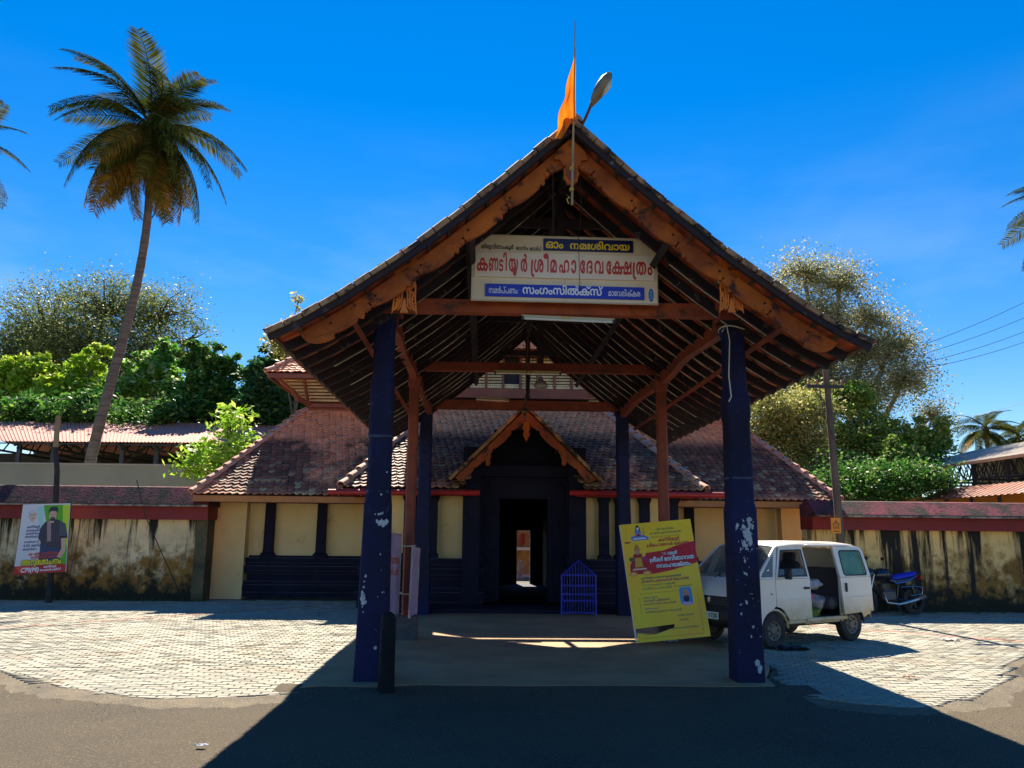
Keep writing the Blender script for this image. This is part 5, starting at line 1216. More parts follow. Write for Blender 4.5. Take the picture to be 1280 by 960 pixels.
for (tx, x, y, hh, ww, ink, f) in (('കണ്ടിയൂർ മഹാേദവർ േക്ഷ' + RAKAR + 'തത്തിൽ', .18, .515, .026, .56, IG, .02), (RAKAR + 'ശീ അന്നപൂർേണശ്വരി തിരുനടയിൽ', .18, .485, .030, .66, IP, .025), ('2019 നവംബർ 29 മുതൽ', .18, .455, .022, .46, IG, .01), ('ഡിസംബർ 7 വെര', .18, .425, .024, .68, IG, .01),
        ('യജ്ഞാചാര്യൻ', .17, .352, .018, .2, IB_, .01), (RAKAR + 'ബഹ്മ' + RAKAR + 'ശീ പള്ളിക്കൽ', .17, .325, .026, .36, IP, .015), ('ഭാഗവത സപ്താഹ ആചാര്യൻ', .17, .297, .026, .44, IP, .015), ('യജ്ഞേഹാതാവ്', .17, .262, .018, .2, IB_, .01), ('തന്ത്രി മുഖ്യൻ നമ്പൂതിരി', .17, .232, .022, .5, IG, .01), ('കാര്യപരിപാടി', .60, .185, .022, .22, IG, .01), ('കണ്ടിയൂർ', .62, .148, .022, .12, IG, .01), ('അന്നദാനം ഉണ്ടായിരിക്കും', .48, .085, .020, .38, IG, .01), ('സ്വാഗതം', .12, .055, .018, .14, IR, .01)):
    pr.text(tx, x * w, y * h, hh, ww * w, ink, f)
nd = 56
box = [(.12, .40), (.80, .40)]
for k in range(30): x = .14 + k * .0225; (pr.rect(x * w, .392 * h, (x + .012) * w, .396 * h, IR) if x < .76 else None)
for k in range(32): x = .10 + k * .026; pr.rect(x * w, .028 * h, (x + .013) * w, .033 * h, IR) if x < .92 else None
for k in range(14): y = .045 + k * .023; pr.rect(.915 * w, y * h, .922 * w, (y + .013) * h, IR); (pr.rect(.12 * w, y * h, .127 * w, (y + .013) * h, IR) if y > .22 else None)
# portrait panel, two plain seated figures as flat print
SK = INK('c98f6a')
pr.poly([(.76 * w + .085 * w * (1 if c > 0 else -1) * min(1, abs(c) ** .35) * 1.0, .345 * h + .075 * h * (1 if s2 > 0 else -1) * min(1, abs(s2) ** .45)) for c, s2 in [(math.cos(a), math.sin(a)) for a in [2 * math.pi * (i + .5) / 28 for i in range(28)]]], INK('3f8fd0'), .001)
pr.oval(.76 * w, .365 * h, .045 * w, .042 * h, SK, .002); pr.oval(.76 * w, .325 * h, .040 * w, .030 * h, INK('1c1630'), .003); pr.oval(.76 * w, .345 * h, .018 * w, .006 * h, INK('a04848'), .004)
pr.poly([(.69 * w, .272 * h), (.83 * w, .272 * h), (.81 * w, .295 * h), (.71 * w, .295 * h)], INK('d8a8c0'), .0025); pr.oval(.742 * w, .372 * h, .006 * w, .003 * h, INK('201010'), .003); pr.oval(.778 * w, .372 * h, .006 * w, .003 * h, INK('201010'), .003)
BL_, WHT, DK = INK('6c86c8'), INK('e0e4f0'), INK('18182c')
P4([(.12, .865), (.15, .85), (.36, .85), (.38, .865), (.34, .885), (.27, .90), (.28, .925), (.25, .945), (.21, .945), (.19, .925), (.20, .90), (.14, .885)], BL_, .001); P4([(.15, .86), (.34, .86), (.32, .872), (.17, .872)], WHT, .002); pr.oval(.235 * w, .955 * h, .028 * w, .016 * h, WHT, .002); pr.oval(.235 * w, .972 * h, .022 * w, .010 * h, DK, .003); P4([(.20, .93), (.21, .965), (.225, .97), (.215, .93)], DK, .0026); P4([(.25, .93), (.255, .965), (.265, .96), (.27, .93)], DK, .0026); pr.line([(.31 * w, .87 * h), (.315 * w, .96 * h)], .006, INK('602020'), .002); P4([(.20, .885), (.27, .885), (.25, .905), (.22, .905)], IR, .003)
P4([(.05, .56), (.34, .56), (.30, .60), (.28, .66), (.25, .70), (.24, .735), (.13, .735), (.11, .69), (.06, .64)], INK('a81c20'), .002); P4([(.13, .62), (.24, .62), (.23, .70), (.14, .70)], INK('d8a030'), .003); pr.oval(.185 * w, .75 * h, .035 * w, .022 * h, SK, .003); P4([(.14, .765), (.23, .765), (.21, .80), (.185, .825), (.16, .80)], INK('c88830'), .003); pr.oval(.09 * w, .69 * h, .03 * w, .018 * h, INK('2c6a3a'), .003); pr.oval(.28 * w, .69 * h, .03 * w, .02 * h, INK('b02878'), .003)
for x in (.09, .28): pr.oval(x * w, .565 * h, .06 * w, .020 * h, INK('e8902a'), .0035); pr.oval(x * w, .563 * h, .035 * w, .011 * h, INK('f0c060'), .0042)
P4([(.08, .595), (.29, .595), (.27, .61), (.10, .61)], INK('e8b8a0'), .0035)
pr.line([(.075 * w, .97 * h), (.06 * w, .86 * h)], .004, INK('805010'), .001); P4([(.02, .845), (.12, .845), (.10, .83), (.04, .83)], INK('a04020'), .001)
pr.done('print')
b = MB(); b.tube([at(845, 690, 13.0), at(845, 798, 12.7)], .02, 6); b.tube([at(810, 760, 12.75), at(845, 795, 12.75)], .015, 6); b.build('prop_stick', POLEM, fb)
b = MB(); c = at(838, 801, 12.9)
b.grid(lambda i, j: Vector((c.x - .12 + .24 * i / 6, c.y - .1 + .2 * j / 6, .02 + .07 * math.sin(math.pi * i / 6) * math.sin(math.pi * j / 6) + .012 * math.sin(i * 2.1 + j * 3.3))), 6, 6); tag(b.build('plastic_bag', mat('pale_blue_plastic', (.35, .45, .60), .4), smooth=True, fix=False), 'crumpled pale blue plastic bag under the yellow festival board', 'bag')
# election poster on the thin post at the left
tl, tr, br_, bl = at(29, 630.5, 19.17), at(88, 629, 19.17), at(82.5, 714.5, 19.17), at(16.5, 718.5, 19.17)
pt = thing('election_poster', 'white and green poster of a man in dark checked shirt on the left wall', 'poster', bl)
def warp(a, c): return bl.lerp(br_, a).lerp(tl.lerp(tr, a), c)
u, v, n = quad_axes(tl, tr, bl)
class Warp(Print):
    def poly(s, pts, ink, lift=.001):
        tris = geometry.tessellate_polygon([[Vector((a, c, 0)) for a, c in pts]]); s._m(ink).add([warp(a, c) + n * (lift) for a, c in pts], [tuple(q) for q in tris]); return s
    def place(s, a, b, lift): return warp(a, b) + n * lift
b = MB(); b.add([bl, br_, tr, tl, bl - n * .02, br_ - n * .02, tr - n * .02, tl - n * .02], [(0, 1, 2, 3), (7, 6, 5, 4), (0, 4, 5, 1), (1, 5, 6, 2), (2, 6, 7, 3), (3, 7, 4, 0)]); pn = b.build('printed_panel', mat('poster_white', (.68, .66, .66), .4), pt)
pr = Warp(bl, u, v, pn); G1, G2 = INK('58a818'), INK('b8d820')
pr.poly([(.44, .98), (.99, .98), (.99, .05), (.72, .05), (.60, .5)], G1, .001); pr.poly([(.84, .98), (.99, .98), (.99, .35), (.90, .5)], G2, .002); pr.poly([(.30, .96), (.44, .96), (.5, .55), (.40, .62)], INK('a8d8d0'), .001)
HAIR, SKN, SHI, SHJ, JN = INK('12283a'), INK('d0a488'), INK('342c38'), INK('4a4858'), INK('1c3460')
pr.poly([(.45, .20), (.86, .20), (.93, .45), (.985, .52), (.93, .70), (.78, .76), (.66, .78), (.50, .73), (.42, .64), (.40, .50), (.46, .45)], SHI, .003); pr.poly([(.55, .74), (.63, .76), (.66, .45), (.58, .45)], INK('a88888'), .004)
pr.poly([(.80, .74), (.93, .70), (.985, .50), (.82, .50)], SHJ, .004); pr.poly([(.83, .52), (.985, .52), (.985, .49), (.83, .49)], INK('101018'), .005); pr.poly([(.46, .36), (.84, .36), (.86, .16), (.45, .16)], JN, .004)
pr.poly([(.86, .49), (.96, .49), (.96, .30), (.88, .20), (.80, .22), (.88, .34)], SKN, .005)
for k in range(9): pr.poly([(.45 + k * .045, .36), (.455 + k * .045, .36), (.455 + k * .045, .70), (.45 + k * .045, .70)], INK('585468'), .0045)
pr.oval(.655, .83, .075, .085, SKN, .005); pr.poly([(.56, .85), (.57, .93), (.62, .955), (.72, .955), (.755, .92), (.75, .85), (.73, .89), (.60, .89)], HAIR, .006); pr.oval(.655, .775, .05, .03, HAIR, .0055); pr.oval(.655, .795, .03, .008, HAIR, .007); pr.oval(.655, .782, .018, .006, INK('b06060'), .0075)
for x in (.625, .685): pr.oval(x, .845, .010, .006, HAIR, .007)
pr.poly([(.63, .76), (.68, .76), (.69, .72), (.62, .72)], SKN, .0048)
pr.oval(.24, .83, .075, .085, INK('d8b8a0'), .002); pr.oval(.22, .90, .06, .03, INK('c8ccd4'), .003); pr.oval(.16, .85, .015, .05, INK('b8bcc4'), .003); pr.line([(.18, .845), (.30, .845)], .006, INK('605048'), .004); pr.oval(.245, .79, .025, .006, INK('a06858'), .004)
IN, IRR = INK('3c4a86'), INK('c8452c')
for (tx, x, y, hh, ww) in (('കണ്ടിയൂർ', .15, .655, .030, .26), ('േലാക്കൽ കമ്മിറ്റി', .14, .605, .028, .30), ('സെക്രട്ടറിയായി', .13, .56, .026, .30), ('തിരെഞ്ഞടുത്ത', .13, .515, .026, .30), ('സഖാവ്', .13, .44, .028, .30), ('4.50', .12, .385, .034, .13), ('മണിക്ക്', .28, .385, .032, .30), ('അനുസ്മരണം', .12, .335, .030, .28)): pr.text(tx, x, y, hh, ww, IN, .015, .008)
pr.text('എം എൽ എ ഉദ്ഘാടനം', .24, .265, .034, .60, IRR, .03, .009); pr.text('െചയ്യുന്നു സഖാവ്', .30, .215, .034, .50, IRR, .03, .009)
for ink, f, lf in ((INK('283018'), .09, .010), (INK('f0e020'), .03, .012)): pr.text('അനുേശാചനം', .12, .125, .07, .78, ink, f, lf)
pr.poly([(.0, .0), (.99, .0), (.99, .115), (.0, .115)], INK('c01818'), .0035); pr.poly([(.03, .10), (.4, .10), (.46, .05), (.42, .015), (.12, .02)], INK('e04820'), .0045)
pr.text('CPI(M)', .13, .025, .055, .35, WH, .03, .013, .1); pr.text('കണ്ടിയൂർ', .57, .075, .025, .24, WH, .02, .012); pr.text('േലാക്കൽ കമ്മിറ്റി', .50, .03, .025, .40, WH, .02, .012)
pr.done('print')
b = MB()
for a, c in ((tl, tr), (bl, br_), (tl, bl), (tr, br_)): b.beam(a - n * .02, c - n * .02, .025, .025, n)
b.build('frame', POLEM, pt)
# small litter
def litter(name, px, py, label, col, s, seed):
    r = random.Random(seed); c = EYE + (at(px, py, 10) - EYE) * (1.0); d = at(px, py, 10) - EYE; c = EYE + d * ((-.02 - EYE.z) / d.z); b = MB(); ph_ = [r.uniform(0, 6) for _ in range(4)]
    b.grid(lambda i, j: c + Vector((s * (i / 6 - .5) * 1.6 + .01 * math.sin(j * 2 + ph_[0]), s * (j / 5 - .5), .004 + s * .22 * abs(math.sin(i * 1.3 + ph_[1]) * math.sin(j * 1.7 + ph_[2])))), 6, 5)
    tag(b.build(name, mat(name + '_m' + str(seed), col, .6), fix=False), label, 'litter')
litter('rag', 988, 812, 'crumpled black rag on the paving by the van front wheel', (.02, .02, .025), .30, 1)
litter('paper_scrap', 208, 745, 'white paper scrap at the foot of the left compound wall', (.6, .58, .55), .30, 2)
litter('paper_scrap', 258, 742, 'small white scrap by the damp end pier of the left wall', (.6, .58, .55), .16, 3)
litter('dry_leaf', 1139, 848, 'brown dry leaf lying on the sunlit paving at right', (.22, .09, .04), .10, 4)
litter('paper_scrap', 1188, 801, 'thin white paper strip lying on the red paver line', (.75, .72, .66), .16, 5)
litter('paper_scrap', 252, 932, 'tiny pale scrap lying on the shaded road at left', (.5, .5, .5), .05, 6)
r = random.Random(31); nlf = 0
b = MB()
for _ in range(320):
    x, y = r.uniform(-9, 10), r.uniform(8.8, 17.5)
    if -2 < x < 3.7: continue
    a = r.uniform(0, 6.28); s_ = r.uniform(.012, .03); ca_, sa_ = math.cos(a), math.sin(a); z = -.012
    b.add([(x + ca_ * s_ * 1.6, y + sa_ * s_ * 1.6, z + .006), (x - sa_ * s_ * .6, y + ca_ * s_ * .6, z + .002), (x - ca_ * s_ * 1.6, y - sa_ * s_ * 1.6, z + .008), (x + sa_ * s_ * .6, y - ca_ * s_ * .6, z)], [(0, 1, 2, 3)])
b.build('fallen_leaves', mat('dead_leaf', (.20, .11, .04), .8, island=.4), kind='stuff', fix=False, label='scattered small dead leaves on the block paving', cat='leaves')
# ------------------------------------------------------------------ white van with its sliding door open
VW = mat('van_white', (.74, .70, .62), .35, (.68, .64, .55), 1.5, coat=.3)
def dusty():
    M = bpy.data.materials.new('van_white_dusty'); M.use_nodes = True; n = M.node_tree; b = n.nodes['Principled BSDF']; L = n.links.new
    g = n.nodes.new('ShaderNodeNewGeometry'); s = n.nodes.new('ShaderNodeSeparateXYZ'); L(g.outputs['Position'], s.inputs[0])
    r = n.nodes.new('ShaderNodeMapRange'); r.inputs[1].default_value = .75; r.inputs[2].default_value = .35; L(s.outputs[2], r.inputs[0])
    no = n.nodes.new('ShaderNodeTexNoise'); no.inputs['Scale'].default_value = 6; no.inputs['Detail'].default_value = 8; L(g.outputs['Position'], no.inputs['Vector'])
    m_ = n.nodes.new('ShaderNodeMath'); m_.operation = 'MULTIPLY'; L(r.outputs[0], m_.inputs[0]); L(no.outputs[0], m_.inputs[1]); m2 = n.nodes.new('ShaderNodeMath'); m2.operation = 'MULTIPLY'; m2.inputs[1].default_value = 1.7; m2.use_clamp = True; L(m_.outputs[0], m2.inputs[0])
    x = n.nodes.new('ShaderNodeMix'); x.data_type = 'RGBA'; x.inputs[6].default_value = (.74, .70, .62, 1); x.inputs[7].default_value = (.45, .34, .14, 1); L(m2.outputs[0], x.inputs[0]); L(x.outputs[2], b.inputs['Base Color'])
    b.inputs['Roughness'].default_value = .4; b.inputs['Coat Weight'].default_value = .25; return M
VD = dusty()
BKP = mat('black_trim', (.012, .012, .016), .5); RUB = mat('tyre_rubber', (.018, .017, .018), .85, (.05, .045, .04), 6.)
GLS = mat('van_glass', (.16, .20, .19), .06, spec=.8, alpha=.55); GRN = mat('green_glass', (.03, .16, .07), .08, (.10, .22, .10), 6., spec=.8, alpha=.85)
VX = Vector((4.90, 13.38, -.02)); FWD = math.atan2(-.50, -.866)
van = thing('white_van', 'white minivan with open sliding door parked right of the porch', 'van', VX, FWD)
WD = .70      # half width
def V(b, name, m, parent=van, **k): return b.build(name, m, parent, local=True, **k)
def yside(z): return WD if z < 1.02 else WD - (z - 1.02) * .22
def side_panel(pts, holes, sgn, th=.03, out=0.):
    """flat prism on the flank, split at the waist so that the glasshouse leans in"""
    b = MB(); loops = [[Vector((x, z, 0)) for x, z in lp] for lp in [pts] + holes]; tris = geometry.tessellate_polygon(loops); fl = [p for lp in loops for p in lp]; n = len(fl)
    vs = [Vector((p.x, sgn * (yside(p.y) + out), p.y)) for p in fl] + [Vector((p.x, sgn * (yside(p.y) + out - th), p.y)) for p in fl]
    fs = [tuple(t) for t in tris] + [tuple(n + i for i in t)[::-1] for t in tris]; k = 0
    for lp in loops: m_ = len(lp); fs += [(k + i, k + (i + 1) % m_, n + k + (i + 1) % m_, n + k + i) for i in range(m_)]; k += m_
    return b.add(vs, fs)
def rrect(x0, z0, x1, z1, r=.05, sl=0., sr=0.):
    """rounded window; sl/sr lean of the x0/x1 edges"""
    out = []
    for cx, cz, a0 in ((x1 - r, z1 - r, 0), (x0 + r, z1 - r, 90), (x0 + r, z0 + r, 180), (x1 - r, z0 + r, 270)):
        for k in range(5):
            a = R(a0 + k * 22.5); x, z = cx + r * math.cos(a), cz + r * math.sin(a); t = (z - z0) / (z1 - z0); out.append((x + (sr if cx > (x0 + x1) / 2 else sl) * t, z))
    return out
WF_, WR_, WRAD = .93, -.95, .262
def arch(cx, r, z0): return [(cx + r * math.cos(R(a)), max(z0, .26 + r * math.sin(R(a)))) for a in range(0, 181, 20)]
for s in (1, -1):
    # nose side, front door, rear quarter
    low = [(1.58, .36), (1.58, .74), (1.38, .92), (1.16, 1.02), (.90, 1.02), (.90, .38)]
    nose = [(1.53, .34), (1.53, .74), (1.50, .838), (1.42, .925), (1.31, 1.0), (1.18, 1.018), (.885, 1.02), (.885, .62)] + [(x, z) for x, z in [(.93 + .31 * math.cos(R(a)), .26 + .31 * math.sin(R(a))) for a in range(80, -1, -16)]] + [(1.24, .34)]
    V(side_panel(nose, [], s), 'fender', VW)
    ap = [(1.30, 1.022), (.74, 1.50), (.70, 1.50), (.885, 1.022)]
    V(side_panel(ap, [[(1.20, 1.05), (.80, 1.42), (.93, 1.05)]], s), 'a_pillar', VW); V(side_panel([(1.19, 1.055), (.805, 1.41), (.935, 1.055)], [], s, .006, -.012), 'quarter_glass', GLS)
    door = [(.875, 1.025), (.66, 1.50), (.10, 1.515), (.075, 1.025), (.06, .40), (.60, .40), (.63, .42), (.655, .52), (.72, .58), (.80, .62), (.875, .62)]
    lower = [(.875, 1.015), (.075, 1.015), (.06, .40), (.59, .40), (.64, .46), (.70, .54), (.78, .59), (.875, .61)]
    upper = [(.875, 1.02), (.655, 1.50), (.10, 1.515), (.075, 1.02)]
    dr = V(side_panel(lower, [], s), 'front_door', VD)
    V(side_panel(upper, [[(.80, 1.06), (.625, 1.44), (.15, 1.45), (.135, 1.06)]], s), 'door_window_frame', VW, parent=dr); V(side_panel([(.815, 1.045), (.632, 1.455), (.135, 1.465), (.12, 1.045)], [[(.79, 1.065), (.62, 1.435), (.155, 1.445), (.14, 1.065)]], s, .008, .004), 'window_rubber', BKP, parent=dr)
    V(side_panel([(.79, 1.065), (.62, 1.435), (.155, 1.445), (.14, 1.065)], [], s, .006, -.012), 'door_glass', GLS, parent=dr) if s < 0 else V(side_panel([(.79, 1.065), (.745, 1.165), (.145, 1.165), (.14, 1.065)], [], s, .006, -.012), 'door_glass', GLS, parent=dr)
    b = MB(); b.rbox((.17, s * (WD + .012), .87), (.13, .02, .035), .006); V(b, 'door_handle', BKP, parent=dr)
    b = MB(); b.rbox((.47, s * (WD + .003), .70), (.80, .008, .012), .002); V(b, 'crease', VW, parent=dr)
    b = MB(); b.box((.98, s * (WD + .005), .80), (.03, .012, .02)); V(b, 'side_repeater', mat('amber_lens', (.5, .15, .02), .3))
    q = [(-.66, 1.015)] + [(-.66, .40)] + [(-.95 + .31 * math.cos(R(a)), .26 + .31 * math.sin(R(a))) for a in range(20, 161, 14)] + [(-1.42, .42), (-1.44, .80), (-1.43, 1.015)]
    if s > 0:
        V(side_panel(q, [], s), 'rear_quarter', VD)
        V(side_panel([(-.66, 1.02), (-.66, 1.515), (-1.30, 1.50), (-1.35, 1.44), (-1.43, 1.02)], [rrect(-1.33, 1.06, -.74, 1.43, .05, .06, 0)], s), 'quarter_pillar', VW)
        # sliding door run back along the flank
        sd_ = V(side_panel([(-.66, .44), (-.60, 1.015), (-1.40, 1.015), (-1.42, .47)], [], s, .035, .065), 'sliding_door', VD)
        hole = rrect(-1.30, 1.06, -.72, 1.43, .05, .05, 0)
        V(side_panel([(-.60, 1.02), (-.585, 1.50), (-1.31, 1.50), (-1.35, 1.44), (-1.40, 1.02)], [hole], s, .035, .065), 'door_window_frame', VW, parent=sd_)
        V(side_panel(hole, [], s, .006, .05), 'door_glass', GRN, parent=sd_)
        V(side_panel(rrect(-1.32, 1.04, -.70, 1.45, .06, .05, 0), [hole], s, .01, .072), 'window_rubber', BKP, parent=sd_)
        b = MB(); b.rbox((-.72, s * (WD + .082), .86), (.035, .03, .14), .008); V(b, 'door_handle', BKP, parent=sd_)
        b = MB(); b.rbox((-1.0, s * (WD + .069), .70), (.78, .008, .012), .002); V(b, 'crease', VW, parent=sd_)
        V(MB().rbox((-.3, s * (WD - .02), .385), (1.0, .07, .06), .01), 'door_track', VD); V(MB().rbox((-.29, s * (WD - .03), 1.525), (.76, .06, .03), .008), 'door_track', VD)
    else:
        V(side_panel([(.05, .40), (.05, 1.015), (-.66, 1.015), (-.66, .40)], [], s), 'side_panel', VD)
        V(side_panel([(.05, 1.02), (.06, 1.515), (-1.30, 1.50), (-1.35, 1.44), (-1.43, 1.02)], [rrect(-.60, 1.06, -.02, 1.43, .05), rrect(-1.33, 1.06, -.70, 1.43, .05, .06, 0)], s), 'window_pillars', VW)
        V(side_panel(q, [], s), 'rear_quarter', VD)
        V(side_panel(rrect(-.60, 1.06, -.02, 1.43, .05), [], s, .006, -.01), 'side_glass', GLS); V(side_panel(rrect(-1.33, 1.06, -.70, 1.43, .05, .06, 0), [], s, .006, -.01), 'side_glass', GLS)
    b = MB(); b.rbox((.30, s * (WD - .03), .37), (.62, .05, .06), .01); b.rbox((-.3, s * (WD - .05), .345), (1.0, .06, .05), .01) if s > 0 else None; V(b, 'sill', VD)
# roof, front, tail
def skin(prof, name, m, parent=van, inset=lambda z: yside(z) - .005, nu=10, crown=.03, th=None):
    b = MB(); pr_ = []
    for (x0, z0), (x1, z1) in zip(prof, prof[1:]):
        for k in range(3): pr_.append((x0 + (x1 - x0) * k / 3, z0 + (z1 - z0) * k / 3))
    pr_.append(prof[-1])
    def P(i, j):
        x, z = pr_[j]; t = 2 * i / nu - 1; return Vector((x - .0, t * inset(z), z))
    b.grid(lambda i, j: P(i, j) + crown_at(i, j, nu, pr_, crown), nu, len(pr_) - 1); return V(b, name, m, parent, smooth=True, fix=False)
def crown_at(i, j, nu, pr_, crown):
    t = 2 * i / nu - 1; q = max(0, j - 1); w_ = min(len(pr_) - 1, j + 1); dx, dz = pr_[w_][0] - pr_[q][0], pr_[w_][1] - pr_[q][1]; l = math.hypot(dx, dz) or 1
    nx, nz_ = -dz / l, dx / l
    if nz_ < 0 and nx < 0: nx, nz_ = -nx, -nz_
    return Vector((nx, 0, nz_)) * crown * (1 - t ** 4)
skin([(-1.36, 1.46), (-1.28, 1.52), (-1.0, 1.545), (-.3, 1.555), (.3, 1.55), (.62, 1.525), (.72, 1.49)], 'roof', VW, crown=.04)
for s in (1, -1):
    b = MB(); b.tube([(-1.33, s * (yside(1.5) - .01), 1.48), (-1.0, s * (yside(1.5) - .0), 1.52), (.3, s * (yside(1.5)), 1.525), (.68, s * (yside(1.5) - .01), 1.495)], .022, 8); V(b, 'roof_gutter', VW)
skin([(.73, 1.485), (1.02, 1.25), (1.30, 1.01)], 'windscreen', GLS, crown=.03)
b = MB(); b.tube([(.73, -.58, 1.48), (1.30, -.69, 1.01)], .025, 6); b.tube([(.73, .58, 1.48), (1.30, .69, 1.01)], .025, 6); b.tube([(1.30, -.68, 1.0), (1.33, 0, 1.01), (1.30, .68, 1.0)], .016, 6); V(b, 'windscreen_frame', VW)
for yy in (-.1, .38): b = MB(); b.tube([(1.345, yy, 1.02), (1.27, yy + .10, 1.10), (1.17, yy + .30, 1.18)], .007, 5); V(b, 'wiper', BKP)
skin([(1.30, 1.002), (1.42, .93), (1.50, .84), (1.53, .745)], 'bonnet', VW, crown=.03)
skin([(1.53, .74), (1.545, .68), (1.55, .60)], 'grille', BKP, crown=.035)
skin([(1.55, .60), (1.59, .52), (1.585, .40), (1.53, .33)], 'bumper', BKP, crown=.04)
gr = MB(); [gr.bb(1.578, 1.59, -.40, .40, .64 + k * .035, .65 + k * .035) for k in range(3)]; V(gr, 'grille_bars', mat('dark_grey', (.04, .04, .045), .5))
for s in (1, -1):
    b = MB(); b.rbox((1.515, s * .57, .71), (.08, .20, .11), .03); V(b, 'headlight', mat('headlight_lens', (.55, .57, .58), .08, spec=.8))
    b = MB(); b.rbox((.70, s * (WD + .10), 1.10), (.06, .13, .17), .02); b.tube([(.74, s * (WD - .01), 1.06), (.70, s * (WD + .06), 1.08)], .012, 6); V(b, 'side_mirror', BKP)
# emblem and plate
FP = Print((1.662, -.05, .645), (0, 1, 0), (0, 0, 1), van)
b = MB()
for pts in ([(.0, .042), (.036, .018), (.012, .003), (.028, -.012), (.0, -.042), (-.036, -.018), (-.012, -.003), (-.028, .012)],): b.prism(pts, (1.580, 0, .695), (0, 1, 0), (0, 0, 1), (.016, 0, 0))
V(b, 'emblem', mat('chrome', (.75, .75, .75), .25, metal=.7))
b = MB(); b.box((1.642, 0, .47), (.012, .46, .105)); pl = V(b, 'number_plate', mat('plate_white', (.66, .66, .58), .5))
class LP(Print):
    def done(s, name='lettering'):
        for ink, mb_ in s.mb.items(): mb_.build(name, ink, s.p, local=True, fix=False)
pp_ = LP((1.6485, -.23, .4175), (0, 1, 0), (0, 0, 1), pl); pp_.text('KL 01 1720', .02, .022, .055, .42, INK('101010'), .03); pp_.done()
b = MB(); b.grid(lambda i, j: Vector((-1.36 - .08 * j / 6, (2 * i / 6 - 1) * (yside(1.46 - 1.1 * j / 6) - .005), 1.46 - 1.08 * j / 6)), 6, 6); V(b, 'tailgate', VW, fix=False)
b = MB(); b.rbox((-1.47, 0, .42), (.08, 1.36, .14), .02); V(b, 'rear_bumper', BKP)
for s in (1, -1): b = MB(); b.rbox((-1.44, s * .64, .95), (.05, .10, .22), .01); V(b, 'tail_light', mat('red_lens', (.4, .01, .01), .2))
# inside
b = MB(); b.bb(-1.35, 1.45, -.66, .66, .36, .40); b.bb(.9, 1.16, -.66, .66, .4, 1.0); b.bb(-1.36, -1.32, -.6, .6, .4, 1.0); V(b, 'cabin_floor', mat('cabin_dark', (.03, .03, .03), .9))
SEAT = mat('seat_black', (.015, .015, .02), .8)
for s in (1, -1):
    st = V(MB().rbox((.42, s * .34, .62), (.46, .44, .18), .05), 'seat', SEAT); b = MB(); M_ = Matrix.Rotation(R(-12), 3, 'Y'); b.rbox((.17, s * .34, .98), (.13, .44, .60), .05, M=M_); V(b, 'seat_back', SEAT, parent=st); b = MB(); b.rbox((.10, s * .34, 1.33), (.09, .24, .17), .03, M=M_); V(b, 'headrest', SEAT, parent=st)
b = MB(); b.rbox((-.80, 0, .60), (.46, 1.2, .2), .05); st = V(b, 'rear_seat', mat('seat_grey', (.08, .08, .09), .85)); b = MB(); b.rbox((-1.06, 0, .90), (.12, 1.2, .5), .04, M=Matrix.Rotation(R(-10), 3, 'Y')); V(b, 'seat_back', mat('seat_grey', ()), parent=st)
b = MB(); b.tube([(.80 + .06 * math.sin(a) * .5, -.34 + .17 * math.cos(a), 1.02 + .16 * math.sin(a)) for a in [i * math.pi / 8 for i in range(17)]], .012, 6); V(b, 'steering_wheel', BKP)
def cloth(name, c, sz, m, label, seed, cat='cloth'):
    r = random.Random(seed); ph_ = [r.uniform(0, 6) for _ in range(4)]; b = MB(); n_ = 12
    Mr = Matrix.Rotation(FWD, 3, 'Z')
    def P(i, j):
        th, fi = math.pi * j / n_, 2 * math.pi * i / n_; q = 1 + .18 * math.sin(3 * fi + ph_[0]) * math.sin(2 * th) + .12 * math.sin(5 * th + ph_[1] + fi)
        return VX + Mr @ Vector((c[0] + sz[0] * q * math.sin(th) * math.cos(fi), c[1] + sz[1] * q * math.sin(th) * math.sin(fi), c[2] + sz[2] * q * math.cos(th)))
    b.grid(P, n_, n_); tag(b.build(name, m, smooth=True, fix=False), label, cat)
cloth('cloth_bundle', (-.12, .42, .70), (.12, .14, .12), mat('pink_cloth', (.55, .08, .16), .8), 'pink cloth bundle inside the open van', 1)
cloth('cloth_bundle', (-.40, .36, .62), (.20, .18, .12), mat('grey_cloth', (.38, .38, .40), .9, (.2, .2, .22), 9.), 'grey cloth heap inside the open van', 2)
cloth('cloth_bundle', (-.30, .42, .90), (.24, .12, .08), mat('white_cloth', (.5, .5, .52), .9, (.25, .25, .3), 9.), 'pale crumpled sheet lying above the grey heap in the van', 3)
cloth('leaf_bundle', (-.14, .50, .47), (.20, .14, .09), mat('green_bundle', (.16, .22, .02), .9, (.04, .08, .02), 14.), 'green leafy bundle on the floor of the open van', 4, 'bundle')
